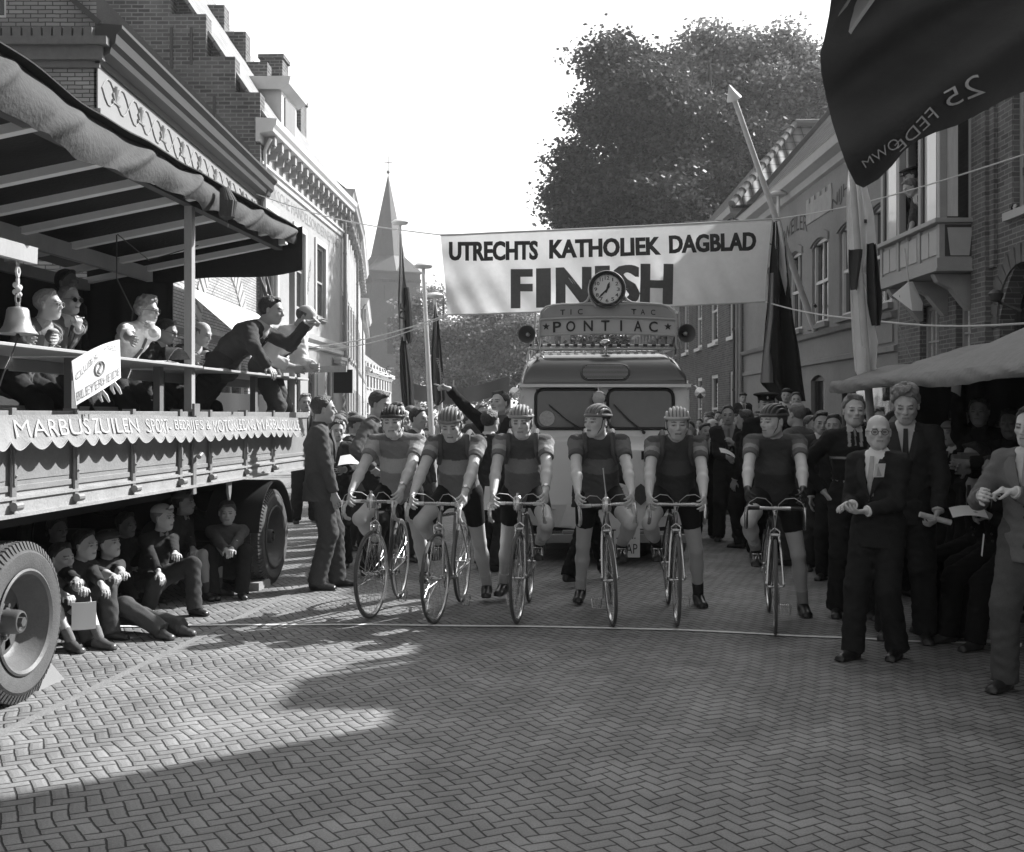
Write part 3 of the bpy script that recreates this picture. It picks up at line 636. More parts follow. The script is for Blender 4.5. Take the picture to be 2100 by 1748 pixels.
    q = MB(); q.bx(xb+0.0005, xb+0.004, -D+0.06, -0.06, zb_+0.16, zs-0.08); q.build('dark_panel', DARKW, orl, smooth=False)
    # glass: a pale reflecting narrow light on each side, open middle
    for a, c, p_ in ((xa+0.1, xa+0.72, None), (xb-0.71, xb-0.12, None)):
        q = MB(); q.bx(a, c, -D+0.04, -D+0.05, zs, 5.75); q.build('pane', mat('lace curtain behind glass', 0.62, 0.12, 0.7, 0.05, 3), orl, smooth=False)
        q = MB(); q.bx(a, a+0.05, -D+0.01, -D+0.06, zs, 5.75); q.bx(c-0.05, c, -D+0.01, -D+0.06, zs, 5.75); q.bx(a+0.05, c-0.05, -D+0.01, -D+0.06, 5.65, 5.75); q.build('casement', DARKW, orl, smooth=False)
    q = MB(); q.bx(xb-0.05, xb-0.04, -D+0.1, -0.12, zs, 5.75); q.build('pane', GL, orl, smooth=False)
    q = MB(); q.bx(xb-0.045, xb-0.03, -D+0.1, -D+0.24, zs+0.03, 5.7); q.build('curtain', CURT, orl, smooth=False)
    q = MB(); q.bx(xa+0.1, xb-0.1, -D+0.04, -D+0.05, 5.85, zt); q.bx(xb-0.05, xb-0.04, -D+0.1, -0.12, 5.85, zt); lg = q.build('leaded_light', mat('leaded glass', 0.45, 0.15, 0.7, 0.3, 5), orl, smooth=False)
    q = MB()
    for i in range(20): xx = xa+0.12+i*0.112; q.bx(xx, xx+0.012, -D+0.025, -D+0.038, 5.85, zt)
    for i in range(1, 7): q.bx(xa+0.1, xb-0.1, -D+0.025, -D+0.038, 5.85+i*0.15, 5.86+i*0.15); q.bx(xb-0.038, xb-0.03, -D+0.1, -0.12, 5.85+i*0.15, 5.86+i*0.15)
    for i in range(3): q.bx(xb-0.038, xb-0.03, -D+0.18+i*0.08, -D+0.19+i*0.08, 5.85, zt)
    q.build('lead_cames', IRON, lg, smooth=False)
    for xx in (xb-0.35, (xa+xb)/2, xa+0.25):
        q = MB(); q.prism([(0, -0.03), (-D, -0.03), (-D+0.05, -0.13), (-0.28, -0.22), (-0.12, -0.42), (-0.05, -0.5), (0, -0.5)], (xx, 0, zb_-0.01), (0, 1, 0), (0, 0, 1), 0.14)
        q.build('bracket', GREYW, orl, smooth=False, fix=True)
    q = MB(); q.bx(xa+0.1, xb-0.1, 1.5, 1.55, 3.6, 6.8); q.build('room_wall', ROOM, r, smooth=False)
    roof_sheet(r, (-0.1, 0.0, 6.5), (6.95, 0.0, 6.5), (6.95, 4, 9.3), (-0.1, 4, 9.3), TILE); q = MB(); q.bx(5.5, 6.2, 0.02, 0.7, 6.5, 7.12); q.build('chimney', BR_R, r, smooth=False)
oriel_house()
# neighbours of it towards the camera, out of the picture: they throw the street into shade
def shade_house(y0, y1, H, ridge, label):
    r = empty('brick_house', (6.0, y1, 0), -R90, label, 'house'); L = y1-y0
    b = MB(); wall(b, 0, L, 0, H, [(1, 2, 1, 3)]); shell(b, 0, L, 0, H, 9); b.build('wall', BR_R, r, smooth=False)
    window(r, 1, 2, 1, 3)
    roof_sheet(r, (0, -0.3, H), (L, -0.3, H), (L, 4, ridge), (0, 4, ridge), TILE)
shade_house(1.0, 10.8, 9.6, 11, 'brick house beyond the picture edge beside the oriel house')
# --- right 2: stucco house with painted name, X=6, Y 17.8 - 29.7
def nijhoff():
    r = empty('stucco_house', (6.0, 29.7, 0), -R90, 'grey stucco shop house with arched windows and a painted name below its gutter', 'house')
    x = lambda Y: 29.7-Y
    up = [(x(24.8), x(23.7)), (x(22.9), x(21.75)), (x(21.0), x(19.85)), (x(19.2), x(18.1))]
    up = [(x(26.9), x(25.8))]+up
    holes = [(a, b_, 3.35, 5.0, 0.12) for a, b_ in up]
    gr = [(x(23.0), x(22.0), 0.1, 2.35, 0.1), (x(20.8), x(18.2), 0.7, 2.3, 0.25), (x(26.5), x(24.2), 0.7, 2.3, 0.2)]
    b = MB(); wall(b, 0, 11.88, 0, 6.3, holes+gr, rev=0.06); shell(b, 0, 11.88, 0, 6.3, 8.0)
    b.add([(0, 0, 6.3), (0, 2.9, 9.8), (0, 6, 6.3)], [(0, 1, 2)]); b.add([(11.88, 0, 6.3), (11.88, 6, 6.3), (11.88, 2.9, 9.8)], [(0, 1, 2)])
    b.build('wall', STUC2, r, smooth=False)
    for a, b_ in up:
        o = window(r, a, b_, 3.35, 5.0, frame=WHITE, y=0.08, nx=2, nz=2, rail=1, fw=0.07, sillm=STUC2)
        q = MB(); q.grid(lambda u, v: V((a-0.08+u*(b_-a+0.16), -0.035, 5.02-0.12*(2*u-1)**2+v*0.14)), 10, 1, 0.035); q.build('hood', STUC2, o)
    window(r, *gr[0][:4], frame=DARKW, y=0.1, sill=False, name='door', arch=0.1, nx=1, nz=2)
    window(r, *gr[1][:4], frame=GREYW, y=0.1, arch=0.25, nx=1, nz=1); window(r, *gr[2][:4], frame=GREYW, y=0.1, arch=0.2)
    q = MB(); cornice(q, 0, 11.86, 2.55, [(0, 0), (0.06, 0.02), (0.06, 0.1), (0, 0.12)]); cornice(q, 0, 11.86, 3.08, [(0, 0), (0.08, 0.02), (0.12, 0.1), (0, 0.13)])
    q.bx(x(19.0), x(18.0), -0.03, -0.001, 2.72, 3.02); q.build('moulding', STUC2, r, ang=20)
    q = MB(); cornice(q, -0.1, 11.95, 6.15, [(0, 0), (0.08, 0.02), (0.12, 0.14), (0.3, 0.2), (0.34, 0.34), (0.36, 0.36), (0, 0.38)]); q.build('cornice', mat('cream gutter board', 0.42, 0.6), r, ang=20)
    q = MB()
    q.bx(x(23.3)-0.0, x(22.95)+1.5, -0.022, -0.001, 5.42, 5.82)
    for i in range(5): q.bx(x(23.3)+i*0.4, x(23.3)+i*0.4+0.22, -0.022, -0.001, 5.822, 5.92)
    q.build('painted_panel', mat('pale torn paint panel', 0.36, 0.9, 0.1, 0.3, 4), r, smooth=False)
    # names: letters follow the arch over each window
    def arch_text(t, a, b_, z):
        xm = (a+b_)/2
        def f(xx, yy, zz): u = (xx)/(b_-a+0.9)*2-1; return V((a-0.45+xx, -0.004-zz, z+0.16*(1-u*u)+yy))
        text_on(t, f, 'lettering', mat('dark name lettering', 0.09, 0.9, 0.1, 0.3, 10), r, width=b_-a+0.9, height=0.32, extrude=0.004)
    arch_text('NIJHOFF', *up[3], 5.28); arch_text('WEILER', *up[1], 5.28)
    b0 = MB()
    roof_sheet(r, (-0.15, -0.3, 6.42), (11.95, -0.3, 6.42), (11.95, 2.9, 10.1), (-0.15, 2.9, 10.1), TILE)
    roof_sheet(r, (11.95, 6.2, 6.42), (-0.15, 6.2, 6.42), (-0.15, 2.9, 10.1), (11.95, 2.9, 10.1), TILE)
    # verge along the far gable
    q = MB(); q.beam((-0.2, -0.3, 6.5), (-0.2, 2.9, 10.2), 0.2, 0.12); q.build('verge', mat('worn verge mortar', 0.16, 0.9, 0.1, 0.3, 3, 0.5, 20), r)
    # wrought iron bracket
    q = MB(); zb = 6.0; xo = x(26.5)
    q.tube([(xo, 0.0, zb), (xo, -0.5, zb+0.0), (xo, -1.2, zb+0.05), (xo, -2.0, zb+0.02)], 0.018, 6)
    q.tube([(xo, 0, zb-0.5), (xo, -0.25, zb-0.3), (xo, -0.45, zb-0.05), (xo, -0.9, zb+0.12)], 0.016, 6)
    q.tube([(xo, -0.9+0.12*math.cos(a*0.6), zb+0.12*math.sin(a*0.6)) for a in range(12)], 0.012, 6)
    q.build('iron_bracket', IRON, r)
    downpipe(r, 0.1, 0, 6.1, y=-0.1)
nijhoff()
# --- right 3: dark brick house with hipped tiled roof, Y 29.8 - 41
def hip_house():
    r = empty('brick_house', (6.0, 41.0, 0), -R90, 'dark brick house with tall narrow windows and a hipped tile roof', 'house')
    L = 11.1; x = lambda Y: 41-Y
    cols = [(x(40.0), x(39.0)), (x(37.2), x(36.2)), (x(34.6), x(33.4)), (x(31.6), x(30.6))]
    holes = [(a, b_, 3.7, 5.6) for a, b_ in cols]+[(a, b_, 0.75, 2.75) for a, b_ in cols]
    b = MB(); wall(b, 0, L, 0, 6.9, holes); shell(b, 0, L, 0, 6.9, 8); b.build('wall', BR_R2, r, smooth=False)
    for i, h in enumerate(holes):
        o = window(r, *h, frame=WHITE, y=0.06, nx=1, nz=2, rail=1, fw=0.1)
        q = MB(); q.grid(lambda u, v: V((h[1]-0.42+u*0.3, 0.055+0.008*math.sin(v*90+u*5), h[2]+0.15+v*1.6)), 6, 60, 0.003); q.build('lace_curtain', CURT, o)
    q = MB(); cornice(q, -0.1, L, 6.75, [(0, 0), (0.3, 0.1), (0.34, 0.26), (0, 0.28)]); q.build('cornice', GREYW, r, ang=20)
    e = 7.0; rz = 9.75
    roof_sheet(r, (-0.2, -0.3, e), (L+0.2, -0.3, e), (L-2.4, 2.0, rz), (2.4, 2.0, rz), tile_mat('red pantiles', 0.12, 0.3, 0.36))
    roof_sheet(r, (L+0.2, -0.3, e), (L+0.2, 9, e), (L-2.4, 7, rz), (L-2.4, 2.0, rz), tile_mat('red pantiles', 0.12, 0.3, 0.36))
    roof_sheet(r, (-0.2, 9, e), (-0.2, -0.3, e), (2.4, 2.0, rz), (2.4, 7, rz), tile_mat('red pantiles', 0.12, 0.3, 0.36))
    q = MB(); a, c = V((L+0.2, -0.3, e+0.03)), V((L-2.4, 2.0, rz+0.03)); n = 13
    for i in range(n): p, p2 = a.lerp(c, i/n), a.lerp(c, (i+0.9)/n); q.tube([p, p2], [0.11, 0.085], 8)
    q.tube([(L-2.4, 2.0+i*0.4, rz+0.03) for i in range(13)], 0.12, 8); q.build('ridge_tiles', mat('ridge tile', 0.16, 0.8, 0.2, 0.3, 4), r)
    downpipe(r, L-0.12, 0, 6.6, y=-0.1); downpipe(r, L-0.5, 0, 6.6, y=-0.1, m=DARKW)
hip_house()
row_house((6.2, 58.0, 0), (6.0, 41.1, 0), 5.5, 'row_house', 'low house beyond the dark brick house, behind the parked van', BR_R2, 6, 1)
# pale house glimpsed past the van
row_house((2.0, 60, 0), (3.6, 60, 0), 4.2, 'row_house', 'small whitish house glimpsed over the van roof rack', STUC, 2, 1, depth=4)
# --- church
def church():
    Y = 130.0
    def X(px): return (px-CX)/FPX*Y
    def Z(py): return CAMZ+(HZ-py)/FPX*Y
    cx = X(796); hw = 2.85; rz = R_(24)
    r = empty('church_tower', (cx, Y, 0), rz, 'pale hazy church tower with a tall pointed slate spire', 'church tower')
    zt = Z(566)
    b = MB(); b.bx(-hw, hw, -hw, hw, 0, zt); b.build('tower', STONE, r, smooth=False)
    q = MB()
    for s in range(28):
        a = -hw+s*hw*2/28; q.bx(a+0.03, a+0.16, -hw-0.1, -hw-0.002, zt-1.0, zt-0.75); q.bx(hw+0.002, hw+0.1, a+0.03, a+0.16, zt-1.0, zt-0.75); q.bx(-hw-0.1, -hw-0.002, a+0.03, a+0.16, zt-1.0, zt-0.75)
    q.bx(-hw-0.12, hw+0.12, -hw-0.12, hw+0.12, zt+0.002, zt+0.2); q.bx(-hw-0.1, hw+0.1, -hw-0.1, hw+0.1, zt-0.75, zt-0.6)
    for yy in (-hw,):
        for k in range(2): q.bx(-1.3+k*2.4-0.05, -1.3+k*2.4+0.05, yy-0.06, yy-0.002, zt-3.0, zt-1.4)
    q.build('corbel_table', STONE, r, smooth=False)
    q = MB()
    for (a, c) in ((-1.0, 1.0),):
        q.bx(a-0.0, c, -hw-0.03, -hw-0.003, zt-9.0, zt-5.0)
    q.build('belfry_opening', mat('dark louvres', 0.06, 0.9), r, smooth=False)
    # spire: square skirt turning into an octagon
    apex = Z(356); ze = Z(545)
    n = 8; ring0 = [V((hw*1.05*sx, hw*1.05*sy, zt+0.2)) for sx, sy in ((1, -1), (1, 0), (1, 1), (0, 1), (-1, 1), (-1, 0), (-1, -1), (0, -1))]
    k = 2.05; ring1 = [V((k*math.cos(a), k*math.sin(a), ze+0.9)) for a in [math.radians(-45+45*i) for i in range(8)]]
    b = MB(); vs = ring0+ring1+[V((0, 0, apex))]
    fs = [(i, (i+1) % 8, 8+(i+1) % 8, 8+i) for i in range(8)]+[(8+i, 8+(i+1) % 8, 16) for i in range(8)]
    b.add(vs, fs); b.build('spire', SLATE, r, smooth=False)
    q = MB(); q.tube([(0, 0, apex-0.3), (0, 0, apex+2.0)], 0.05, 6); q.sph((0, 0, apex+0.15), 0.2, 8); q.bx(-0.5, 0.5, -0.03, 0.03, apex+1.2, apex+1.28); q.build('weather_cross', IRON, r)
church()
# ---------------------------------------------------------------- trees
def leaf_mat(name, tone, trans=0.35):
    if name in MATS: return MATS[name]
    m, nt, b = nmat(name); b.inputs['Roughness'].default_value = 0.55; b.inputs['Specular IOR Level'].default_value = 0.3
    oi = N(nt, 'ShaderNodeAttribute', attribute_name='lt'); f = math_(nt, 'MULTIPLY', math_(nt, 'MULTIPLY_ADD', oi.outputs['Fac'], 1.2, 0.4), tone)
    nt.links.new(f, b.inputs['Base Color']); tr = N(nt, 'ShaderNodeBsdfTranslucent'); nt.links.new(math_(nt, 'MULTIPLY', f, 1.3), tr.inputs[0])
    mx = N(nt, 'ShaderNodeMixShader'); mx.inputs[0].default_value = trans; nt.links.new(b.outputs[0], mx.inputs[1]); nt.links.new(tr.outputs[0], mx.inputs[2])
    nt.links.new(mx.outputs[0], nt.nodes['Material Output'].inputs[0]); MATS[name] = m; return m
def foliage(name, blobs, n, size, m, parent, seed=0):
    """leaf clusters: blobs [(cx,cy,cz,rx,ry,rz)]; leaves gathered in tufts near the blob surfaces"""
    rg = np.random.default_rng(seed); sub = []
    for bl in blobs:      # break every lobe into smaller uneven clumps
        for _ in range(9):
            d = rg.normal(size=3); d /= np.linalg.norm(d); f = rg.uniform(0.45, 0.98); k = rg.uniform(0.28, 0.5)
            sub.append((bl[0]+d[0]*bl[3]*f, bl[1]+d[1]*bl[4]*f, bl[2]+d[2]*bl[5]*f, bl[3]*k, bl[4]*k, bl[5]*k*0.75))
        sub.append((bl[0], bl[1], bl[2], bl[3]*0.6, bl[4]*0.6, bl[5]*0.6))
    blobs = sub
    vol = np.array([b[3]*b[4]*b[5] for b in blobs])**(2/3); pr = vol/vol.sum()
    tufts = rg.choice(len(blobs), size=n//14, p=pr)
    B = np.array(blobs)[tufts]
    d = rg.normal(size=(len(tufts), 3)); d /= np.linalg.norm(d, axis=1)[:, None]
    rr = rg.uniform(0.2, 1.12, len(tufts))**0.6
    c = B[:, :3]+d*B[:, 3:6]*rr[:, None]
    tv = rg.uniform(0, 1, len(tufts))
    k = 14; sp = size*1.9
    pc = np.repeat(c, k, 0)+rg.normal(size=(len(c)*k, 3))*sp*np.array([1, 1, 0.55]); tone = np.repeat(tv, k)*0.6+rg.uniform(0, 0.4, len(c)*k)
    a = rg.normal(size=(len(pc), 3)); a[:, 2] *= 0.5; a /= np.linalg.norm(a, axis=1)[:, None]
    b = rg.normal(size=(len(pc), 3)); b -= (a*b).sum(1)[:, None]*a; b /= np.linalg.norm(b, axis=1)[:, None]
    s = size*rg.uniform(0.6, 1.3, len(pc))[:, None]
    v = np.stack([pc-a*s*0.5, pc+b*s*0.32, pc+a*s*0.5, pc-b*s*0.32], 1).reshape(-1, 3)
    nf = len(pc); me = bpy.data.meshes.new(name); me.vertices.add(nf*4); me.vertices.foreach_set('co', v.ravel())
    me.loops.add(nf*4); me.loops.foreach_set('vertex_index', np.arange(nf*4)); me.polygons.add(nf); me.polygons.foreach_set('loop_start', np.arange(nf)*4); me.polygons.foreach_set('loop_total', np.full(nf, 4))
    at = me.attributes.new('lt', 'FLOAT', 'POINT'); at.data.foreach_set('value', np.repeat(tone, 4)); me.update()
    return link(name, me, m, parent)
BARK = mat('bark', 0.07, 0.95, 0.1, 0.3, 4, 0.8, 20)
def tree(loc, blobs, n, size, m, label, seed, group=None, trunk_r=0.35, name='broadleaf_tree'):
    r = empty(name, loc, 0, label, 'tree', group); l = V(loc)
    bl = [(b[0]-l.x, b[1]-l.y, b[2]-l.z, *b[3:]) for b in blobs]
    foliage('crown', bl, n, size, m, r, seed)
    q = MB(); top = max(b[2] for b in bl); low = min(b[2]-b[5] for b in bl)
    q.tube([(0, 0, 0), (0.1, 0, low*0.6+0.5), (0.2, 0.1, (low+top)/2), (0.1, 0, top)], [trunk_r, trunk_r*0.8, trunk_r*0.5, 0.06], 10)
    for b in bl: q.tube([(0.1, 0, low*0.5+1.2), ((b[0])*0.5, b[1]*0.5, (low+b[2])/2), b[:3]], [trunk_r*0.45, trunk_r*0.25, 0.05], 7)
    q.build('trunk', BARK, r)
LEAF = leaf_mat('chestnut leaves', 0.065, 0.25); LEAF2 = leaf_mat('pale leaves', 0.16, 0.5)  # second leaf tone is paler, for the far trees
def Bp(px, py, Y, r, ry=None, k=0.85): p = W(px, py, Y); return (p.x, p.y, p.z, r, ry or r, r*k)
YT = 47.0
big = [Bp(1255, 400, YT, 2.4), Bp(1330, 300, YT, 3.2), Bp(1270, 190, YT, 2.4), Bp(1225, 250, YT+1, 1.2), Bp(1185, 335, YT, 1.1), Bp(1170, 425, YT+1, 1.0), Bp(1205, 450, YT, 1.4), Bp(1400, 400, YT, 3.0),
       Bp(1330, 470, YT-1, 3.0), Bp(1220, 520, YT, 2.0), Bp(1430, 260, YT, 2.6), Bp(1148, 392, YT, 0.6), Bp(1270, 130, YT, 1.2), Bp(1350, 170, YT+1, 1.8)]
tree((8.0, YT, 0), big, 115000, 0.21, LEAF, 'tall dense chestnut tree rising over the finish banner', 3, trunk_r=0.5)
big2 = [Bp(1520, 170, 52, 2.8), Bp(1600, 230, 52, 3.0), Bp(1480, 110, 52, 1.8), Bp(1560, 110, 53, 1.5), Bp(1660, 140, 52, 1.5), Bp(1690, 240, 52, 2.0), Bp(1540, 310, 52, 3.0), Bp(1640, 110, 53, 1.1), Bp(1700, 330, 52, 2.4), Bp(1500, 240, 51, 2.2), Bp(1440, 170, 52, 1.6)]
tree((12.5, 52, 0), big2, 60000, 0.23, leaf_mat('lighter leaves', 0.13, 0.4), 'paler tree with gaps in its crown behind the tiled roofs', 5, trunk_r=0.4)
lowt = [Bp(870, 650, 92, 2.2), Bp(885, 610, 92, 1.1), Bp(900, 720, 90, 3.2), Bp(960, 700, 88, 3.2), Bp(1030, 680, 88, 3.4), Bp(1010, 740, 86, 3.4), Bp(1060, 720, 86, 2.8), Bp(930, 770, 86, 3), Bp(860, 740, 90, 2.4)]
tree((-5.5, 90, 0), lowt[:5]+[lowt[7], lowt[8]], 34000, 0.28, LEAF2, 'sunlit leafy tree beyond the flags at the end of the street', 8, trunk_r=0.4)
tree((-0.5, 87, 0), [lowt[5], lowt[6], Bp(1080, 690, 86, 2.6), Bp(1120, 720, 86, 2.4)], 20000, 0.28, LEAF2, 'leafy tree behind the van and under the banner', 9, trunk_r=0.4)
tree((10.0, 62, 0), [Bp(1200, 760, 60, 2.5), Bp(1290, 740, 60, 2.5), Bp(1130, 790, 60, 2.0)], 14000, 0.25, LEAF, 'dark low tree seen through the van roof sign', 12, trunk_r=0.3)
# ---------------------------------------------------------------- flatbed lorry turned into a judges' stand
TD = V((0.102, 1, 0)).normalized(); TN = V((1, -0.102, 0)).normalized(); TK = 1.0052
TROOT = V((-3.29+0.102*6, 6, 0)); TRZ = math.atan2(TD.y, TD.x)
def tZ(px, y=0.0): return (3.29+y)/((CX-px)/FPX+0.102)
def tx(px, y=0.0): return (tZ(px, y)-6)*TK
def tW(x, y, z): """stand-local to world"""; return TROOT+TD*x-TN*y+V((0, 0, z))
LP = mat('lorry board paint', 0.25, 0.6, 0.35, 0.25, 3, 0.15, 60, fine=0.15)
LPE = mat('lorry rail paint worn', 0.33, 0.6, 0.35, 0.35, 5, 0.2, 50, fine=0.2)
STEEL = mat('dull steel strap', 0.22, 0.45, 0.5, 0.3, 10, fine=0.15)
RUB = mat('tyre rubber', 0.11, 0.85, 0.25, 0.25, 12, 0.2, 90, fine=0.2)
RIMM = mat('painted wheel rim', 0.13, 0.5, 0.4, 0.3, 8, 0.1, 60, fine=0.15)
BLACK = mat('black paint', 0.03, 0.5, 0.4, 0.2, 5)
WOODP = mat('pale painted plank', 0.36, 0.7, 0.3, 0.15, 6, 0.1, 60, stretch=(1, 1, 0.3), fine=0.1)
WOOD = mat('raw timber', 0.34, 0.75, 0.25, 0.2, 5, 0.2, 60, fine=0.15)
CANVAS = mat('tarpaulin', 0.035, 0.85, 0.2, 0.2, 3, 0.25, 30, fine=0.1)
def lorry_wheel(parent, x, y, r=0.44, w_=0.2, flip=1):
    """outer face at local y (towards the street is -y), axle along y"""
    M = Matrix.Translation((x, y, r)) @ Matrix.Rotation(math.pi/2, 4, 'X')   # lathe z -> -y
    wd = empty('wheel', (0, 0, 0)); wd.parent = parent; wd.location = (x, y, r); wd.rotation_euler = (math.pi/2, 0, 0)
    R = r; q = MB()
    q.lathe([(0.27, -w_), (0.30, -w_-0.008), (R-0.06, -w_-0.012), (R-0.012, -w_+0.02), (R-0.006, -w_/2), (R-0.012, -0.02), (R-0.06, 0.012), (0.31, 0.010), (0.285, 0.0), (0.27, -0.02)], 64)
    n = 76
    for i in range(n):   # tread blocks
        a0 = 2*math.pi*i/n; a1 = a0+2*math.pi/n*0.58
        for z0, z1, off in ((-0.055, 0.002, 0), (-w_, -w_+0.055, 0)):
            vs = []
            for a in (a0, a1):
                for rr, zz in ((R-0.045, z1+0.004 if z0 > -0.1 else z0-0.004), (R, (z0+z1)/2+0.012 if z0 > -0.1 else (z0+z1)/2-0.012), (R, (z0+z1)/2-0.016 if z0 > -0.1 else (z0+z1)/2+0.016), (R-0.03, (z0+z1)/2)):
                    vs.append((rr*math.cos(a), rr*math.sin(a), zz))
            q.add(vs, [(0, 1, 2, 3), (7, 6, 5, 4), (0, 4, 5, 1), (1, 5, 6, 2), (2, 6, 7, 3)])
        for z0 in (-0.10, -0.145): 
            a2 = a0+(0.5 if z0 < -0.12 else 0)*2*math.pi/n*1.0
            vs = [((R+0.002)*math.cos(a), (R+0.002)*math.sin(a), z) for a in (a2, a2+2*math.pi/n*0.7) for z in (z0-0.018, z0+0.018)]+[((R-0.02)*math.cos(a), (R-0.02)*math.sin(a), z) for a in (a2, a2+2*math.pi/n*0.7) for z in (z0-0.018, z0+0.018)]
            q.add(vs, [(0, 1, 3, 2), (0, 4, 5, 1), (1, 5, 7, 3), (3, 7, 6, 2), (2, 6, 4, 0)])
    q.build('tyre', RUB, wd, ang=30)
    q = MB(); dp = -0.13
    q.lathe([(0.285, 0.002), (0.292, 0.014), (0.28, 0.02), (0.262, 0.008), (0.255, -0.02), (0.235, -0.05), (0.215, dp+0.02), (0.19, dp)], 48)
    # disc with four oval holes
    hn = 48; ring = [(0.19, dp), (0.165, dp+0.006), (0.115, dp+0.012), (0.085, dp+0.014), (0.0, dp+0.014)]
    for i in range(hn):
        a0, a1 = 2*math.pi*i/hn, 2*math.pi*(i+1)/hn
        hole = (i % 12) in (1, 2, 3)
        for k in range(4):
            if hole and k == 1: continue
            (r0, z0), (r1, z1) = ring[k], ring[k+1]
            q.add([(r0*math.cos(a0), r0*math.sin(a0), z0), (r0*math.cos(a1), r0*math.sin(a1), z0), (r1*math.cos(a1), r1*math.sin(a1), z1), (r1*math.cos(a0), r1*math.sin(a0), z1)], [(0, 1, 2, 3)])
    q.build('rim', RIMM, wd, ang=40)
    q = MB(); q.lathe([(0.068, dp+0.01), (0.066, dp+0.10), (0.06, dp+0.115), (0.05, dp+0.118), (0.047, dp+0.10), (0.02, dp+0.10), (0.0, dp+0.10)], 24)
    q.lathe([(0.028, dp+0.10), (0.028, dp+0.13), (0.0, dp+0.132)], 6)
    for i in range(6): a = 2*math.pi*i/6+0.3; q.cyl((0.088*math.cos(a), 0.088*math.sin(a), dp), (0.088*math.cos(a), 0.088*math.sin(a), dp+0.035), 0.013, n=6)
    q.build('hub', mat('greasy hub', 0.09, 0.45, 0.5), wd, ang=40)
    return wd
def lorry():
    r = empty('flatbed_lorry', TROOT, TRZ, 'long pale flatbed lorry with dropsides, parked as the judging stand', 'lorry')
    X0, X1, Wd = -3.0, 5.75, 2.3
    q = MB(); q.bx(X0, X1, 0.0, Wd, 1.14, 1.19); q.build('deck', WOOD, r, smooth=False)
    straps = [tx(p) for p in (-120, 20, 149, 268, 365, 427, 500, 557)]
    q = MB(); q.bx(X0, X1, -0.015, 0.03, 1.03, 1.145); q.bx(X0, X1, -0.035, -0.0155, 1.03, 1.05); q.bx(X0, X1, -0.028, -0.0155, 1.125, 1.14); rail = q.build('side_rail', LPE, r, smooth=False)
    # three dropsides
    edges = [X0, tx(392)-0.012, X1]
    for a, b_ in zip(edges[:-1], edges[1:]):
        q = MB(); q.bx(a+0.01, b_-0.01, 0.0, 0.03, 1.165, 1.545); q.bx(a+0.01, b_-0.01, -0.012, 0.04, 1.545, 1.60); q.bx(a+0.01, b_-0.01, -0.01, -0.001, 1.168, 1.20)
        for s, s2 in zip(straps[:-1], straps[1:]):
            if a < s and s2 < b_: q.bx(s+0.06, s2-0.05, -0.005, -0.001, 1.225, 1.53)
        o = q.build('dropside', LP, r, smooth=False); bevel(o, 0.003, 1)
    for s in straps:
        q = MB(); q.bx(s-0.022, s+0.022, -0.026, -0.0125, 1.10, 1.615); q.bx(s-0.012, s+0.012, -0.035, -0.0262, 1.2, 1.56); q.cyl((s-0.035, -0.04, 1.09), (s+0.035, -0.04, 1.09), 0.024, n=10)
        for z in (1.25, 1.38, 1.5): q.sph((s, -0.036, z), 0.008, 5)
        q.bx(s-0.02, s+0.02, -0.02, 0.05, 1.601, 1.615)
        q.build('hinge_strap', STEEL, r)
    q = MB(); q.bx(tx(392)-0.03, tx(392)+0.03, -0.03, -0.016, 0.98, 1.62); q.bx(tx(392)-0.06, tx(392)+0.05, -0.05, -0.0305, 1.57, 1.66); q.cyl((tx(392), -0.06, 1.26), (tx(392)+0.05, -0.06, 1.28), 0.018); q.build('centre_stanchion', STEEL, r)
    q = MB()
    for y in (0.65, 1.5): q.bx(X0, X1-0.1, y, y+0.09, 0.86, 1.14)
    for x in np.arange(X0+0.3, X1, 0.7): q.bx(x, x+0.08, 0.04, Wd-0.04, 1.03, 1.138)
    q.build('chassis', BLACK, r, smooth=False)
    for x in (tx(60), tx(567)):
        q = MB(); q.cyl((x, 0.2, 0.44), (x, Wd-0.2, 0.44), 0.055); q.sph((x, Wd/2, 0.44), 0.15)
        for y in (0.62, 1.6):
            for k in range(5): q.grid(lambda u, v, k=k: V((x-0.55+u*1.1, y+v*0.07, 0.62+0.24*abs(2*u-1)**2*(1-k*0.12)+k*0.012)), 8, 1, 0.008)
        q.build('axle', BLACK, r)
    lorry_wheel(r, tx(60), 0.03)
    lorry_wheel(r, tx(60), 0.03+0.25); lorry_wheel(r, tx(567), 0.02); lorry_wheel(r, tx(567), 0.27)
    lorry_wheel(r, tx(60), Wd-0.05); lorry_wheel(r, tx(567), Wd-0.05)
    sheet(lambda u, v: V((X0+u*(X1-X0), Wd-0.02+0.03*math.sin(u*70), 0.02+v*1.05)), 'far_side_shade_sheet', mat('dark drape and shade sheet', 0.035, 0.95), 120, 2, 0.01, r)  # added dark sheet standing for the deep shade under the far side
    sheet(lambda u, v: V((X1-0.3+0.03*math.sin(u*30), 0.55+u*(Wd-0.58), 0.01+v*1.07)), 'lorry_end_shade_sheet', mat('dark drape and shade sheet', 0.035, 0.95), 50, 2, 0.01, r)  # added too: darkens the gap past the lorry end like shade
    # mudguard over the rear wheel, tow hook
    q = MB(); xc = tx(567)
    q.grid(lambda u, v: V((xc+0.52*math.cos(math.pi*(0.05+0.9*u)), 0.0+v*0.5, 0.44+0.52*math.sin(math.pi*(0.05+0.9*u)))), 16, 1, 0.01); q.build('mudguard', BLACK, r)
    q = MB(); q.prism([(0, 0), (0.09, 0), (0.075, -0.1), (0.045, -0.16), (0.015, -0.1)], (tx(468), 0.02, 1.03), (1, 0, 0), (0, 0, 1), 0.02); q.build('bracket', STEEL, r, smooth=False)
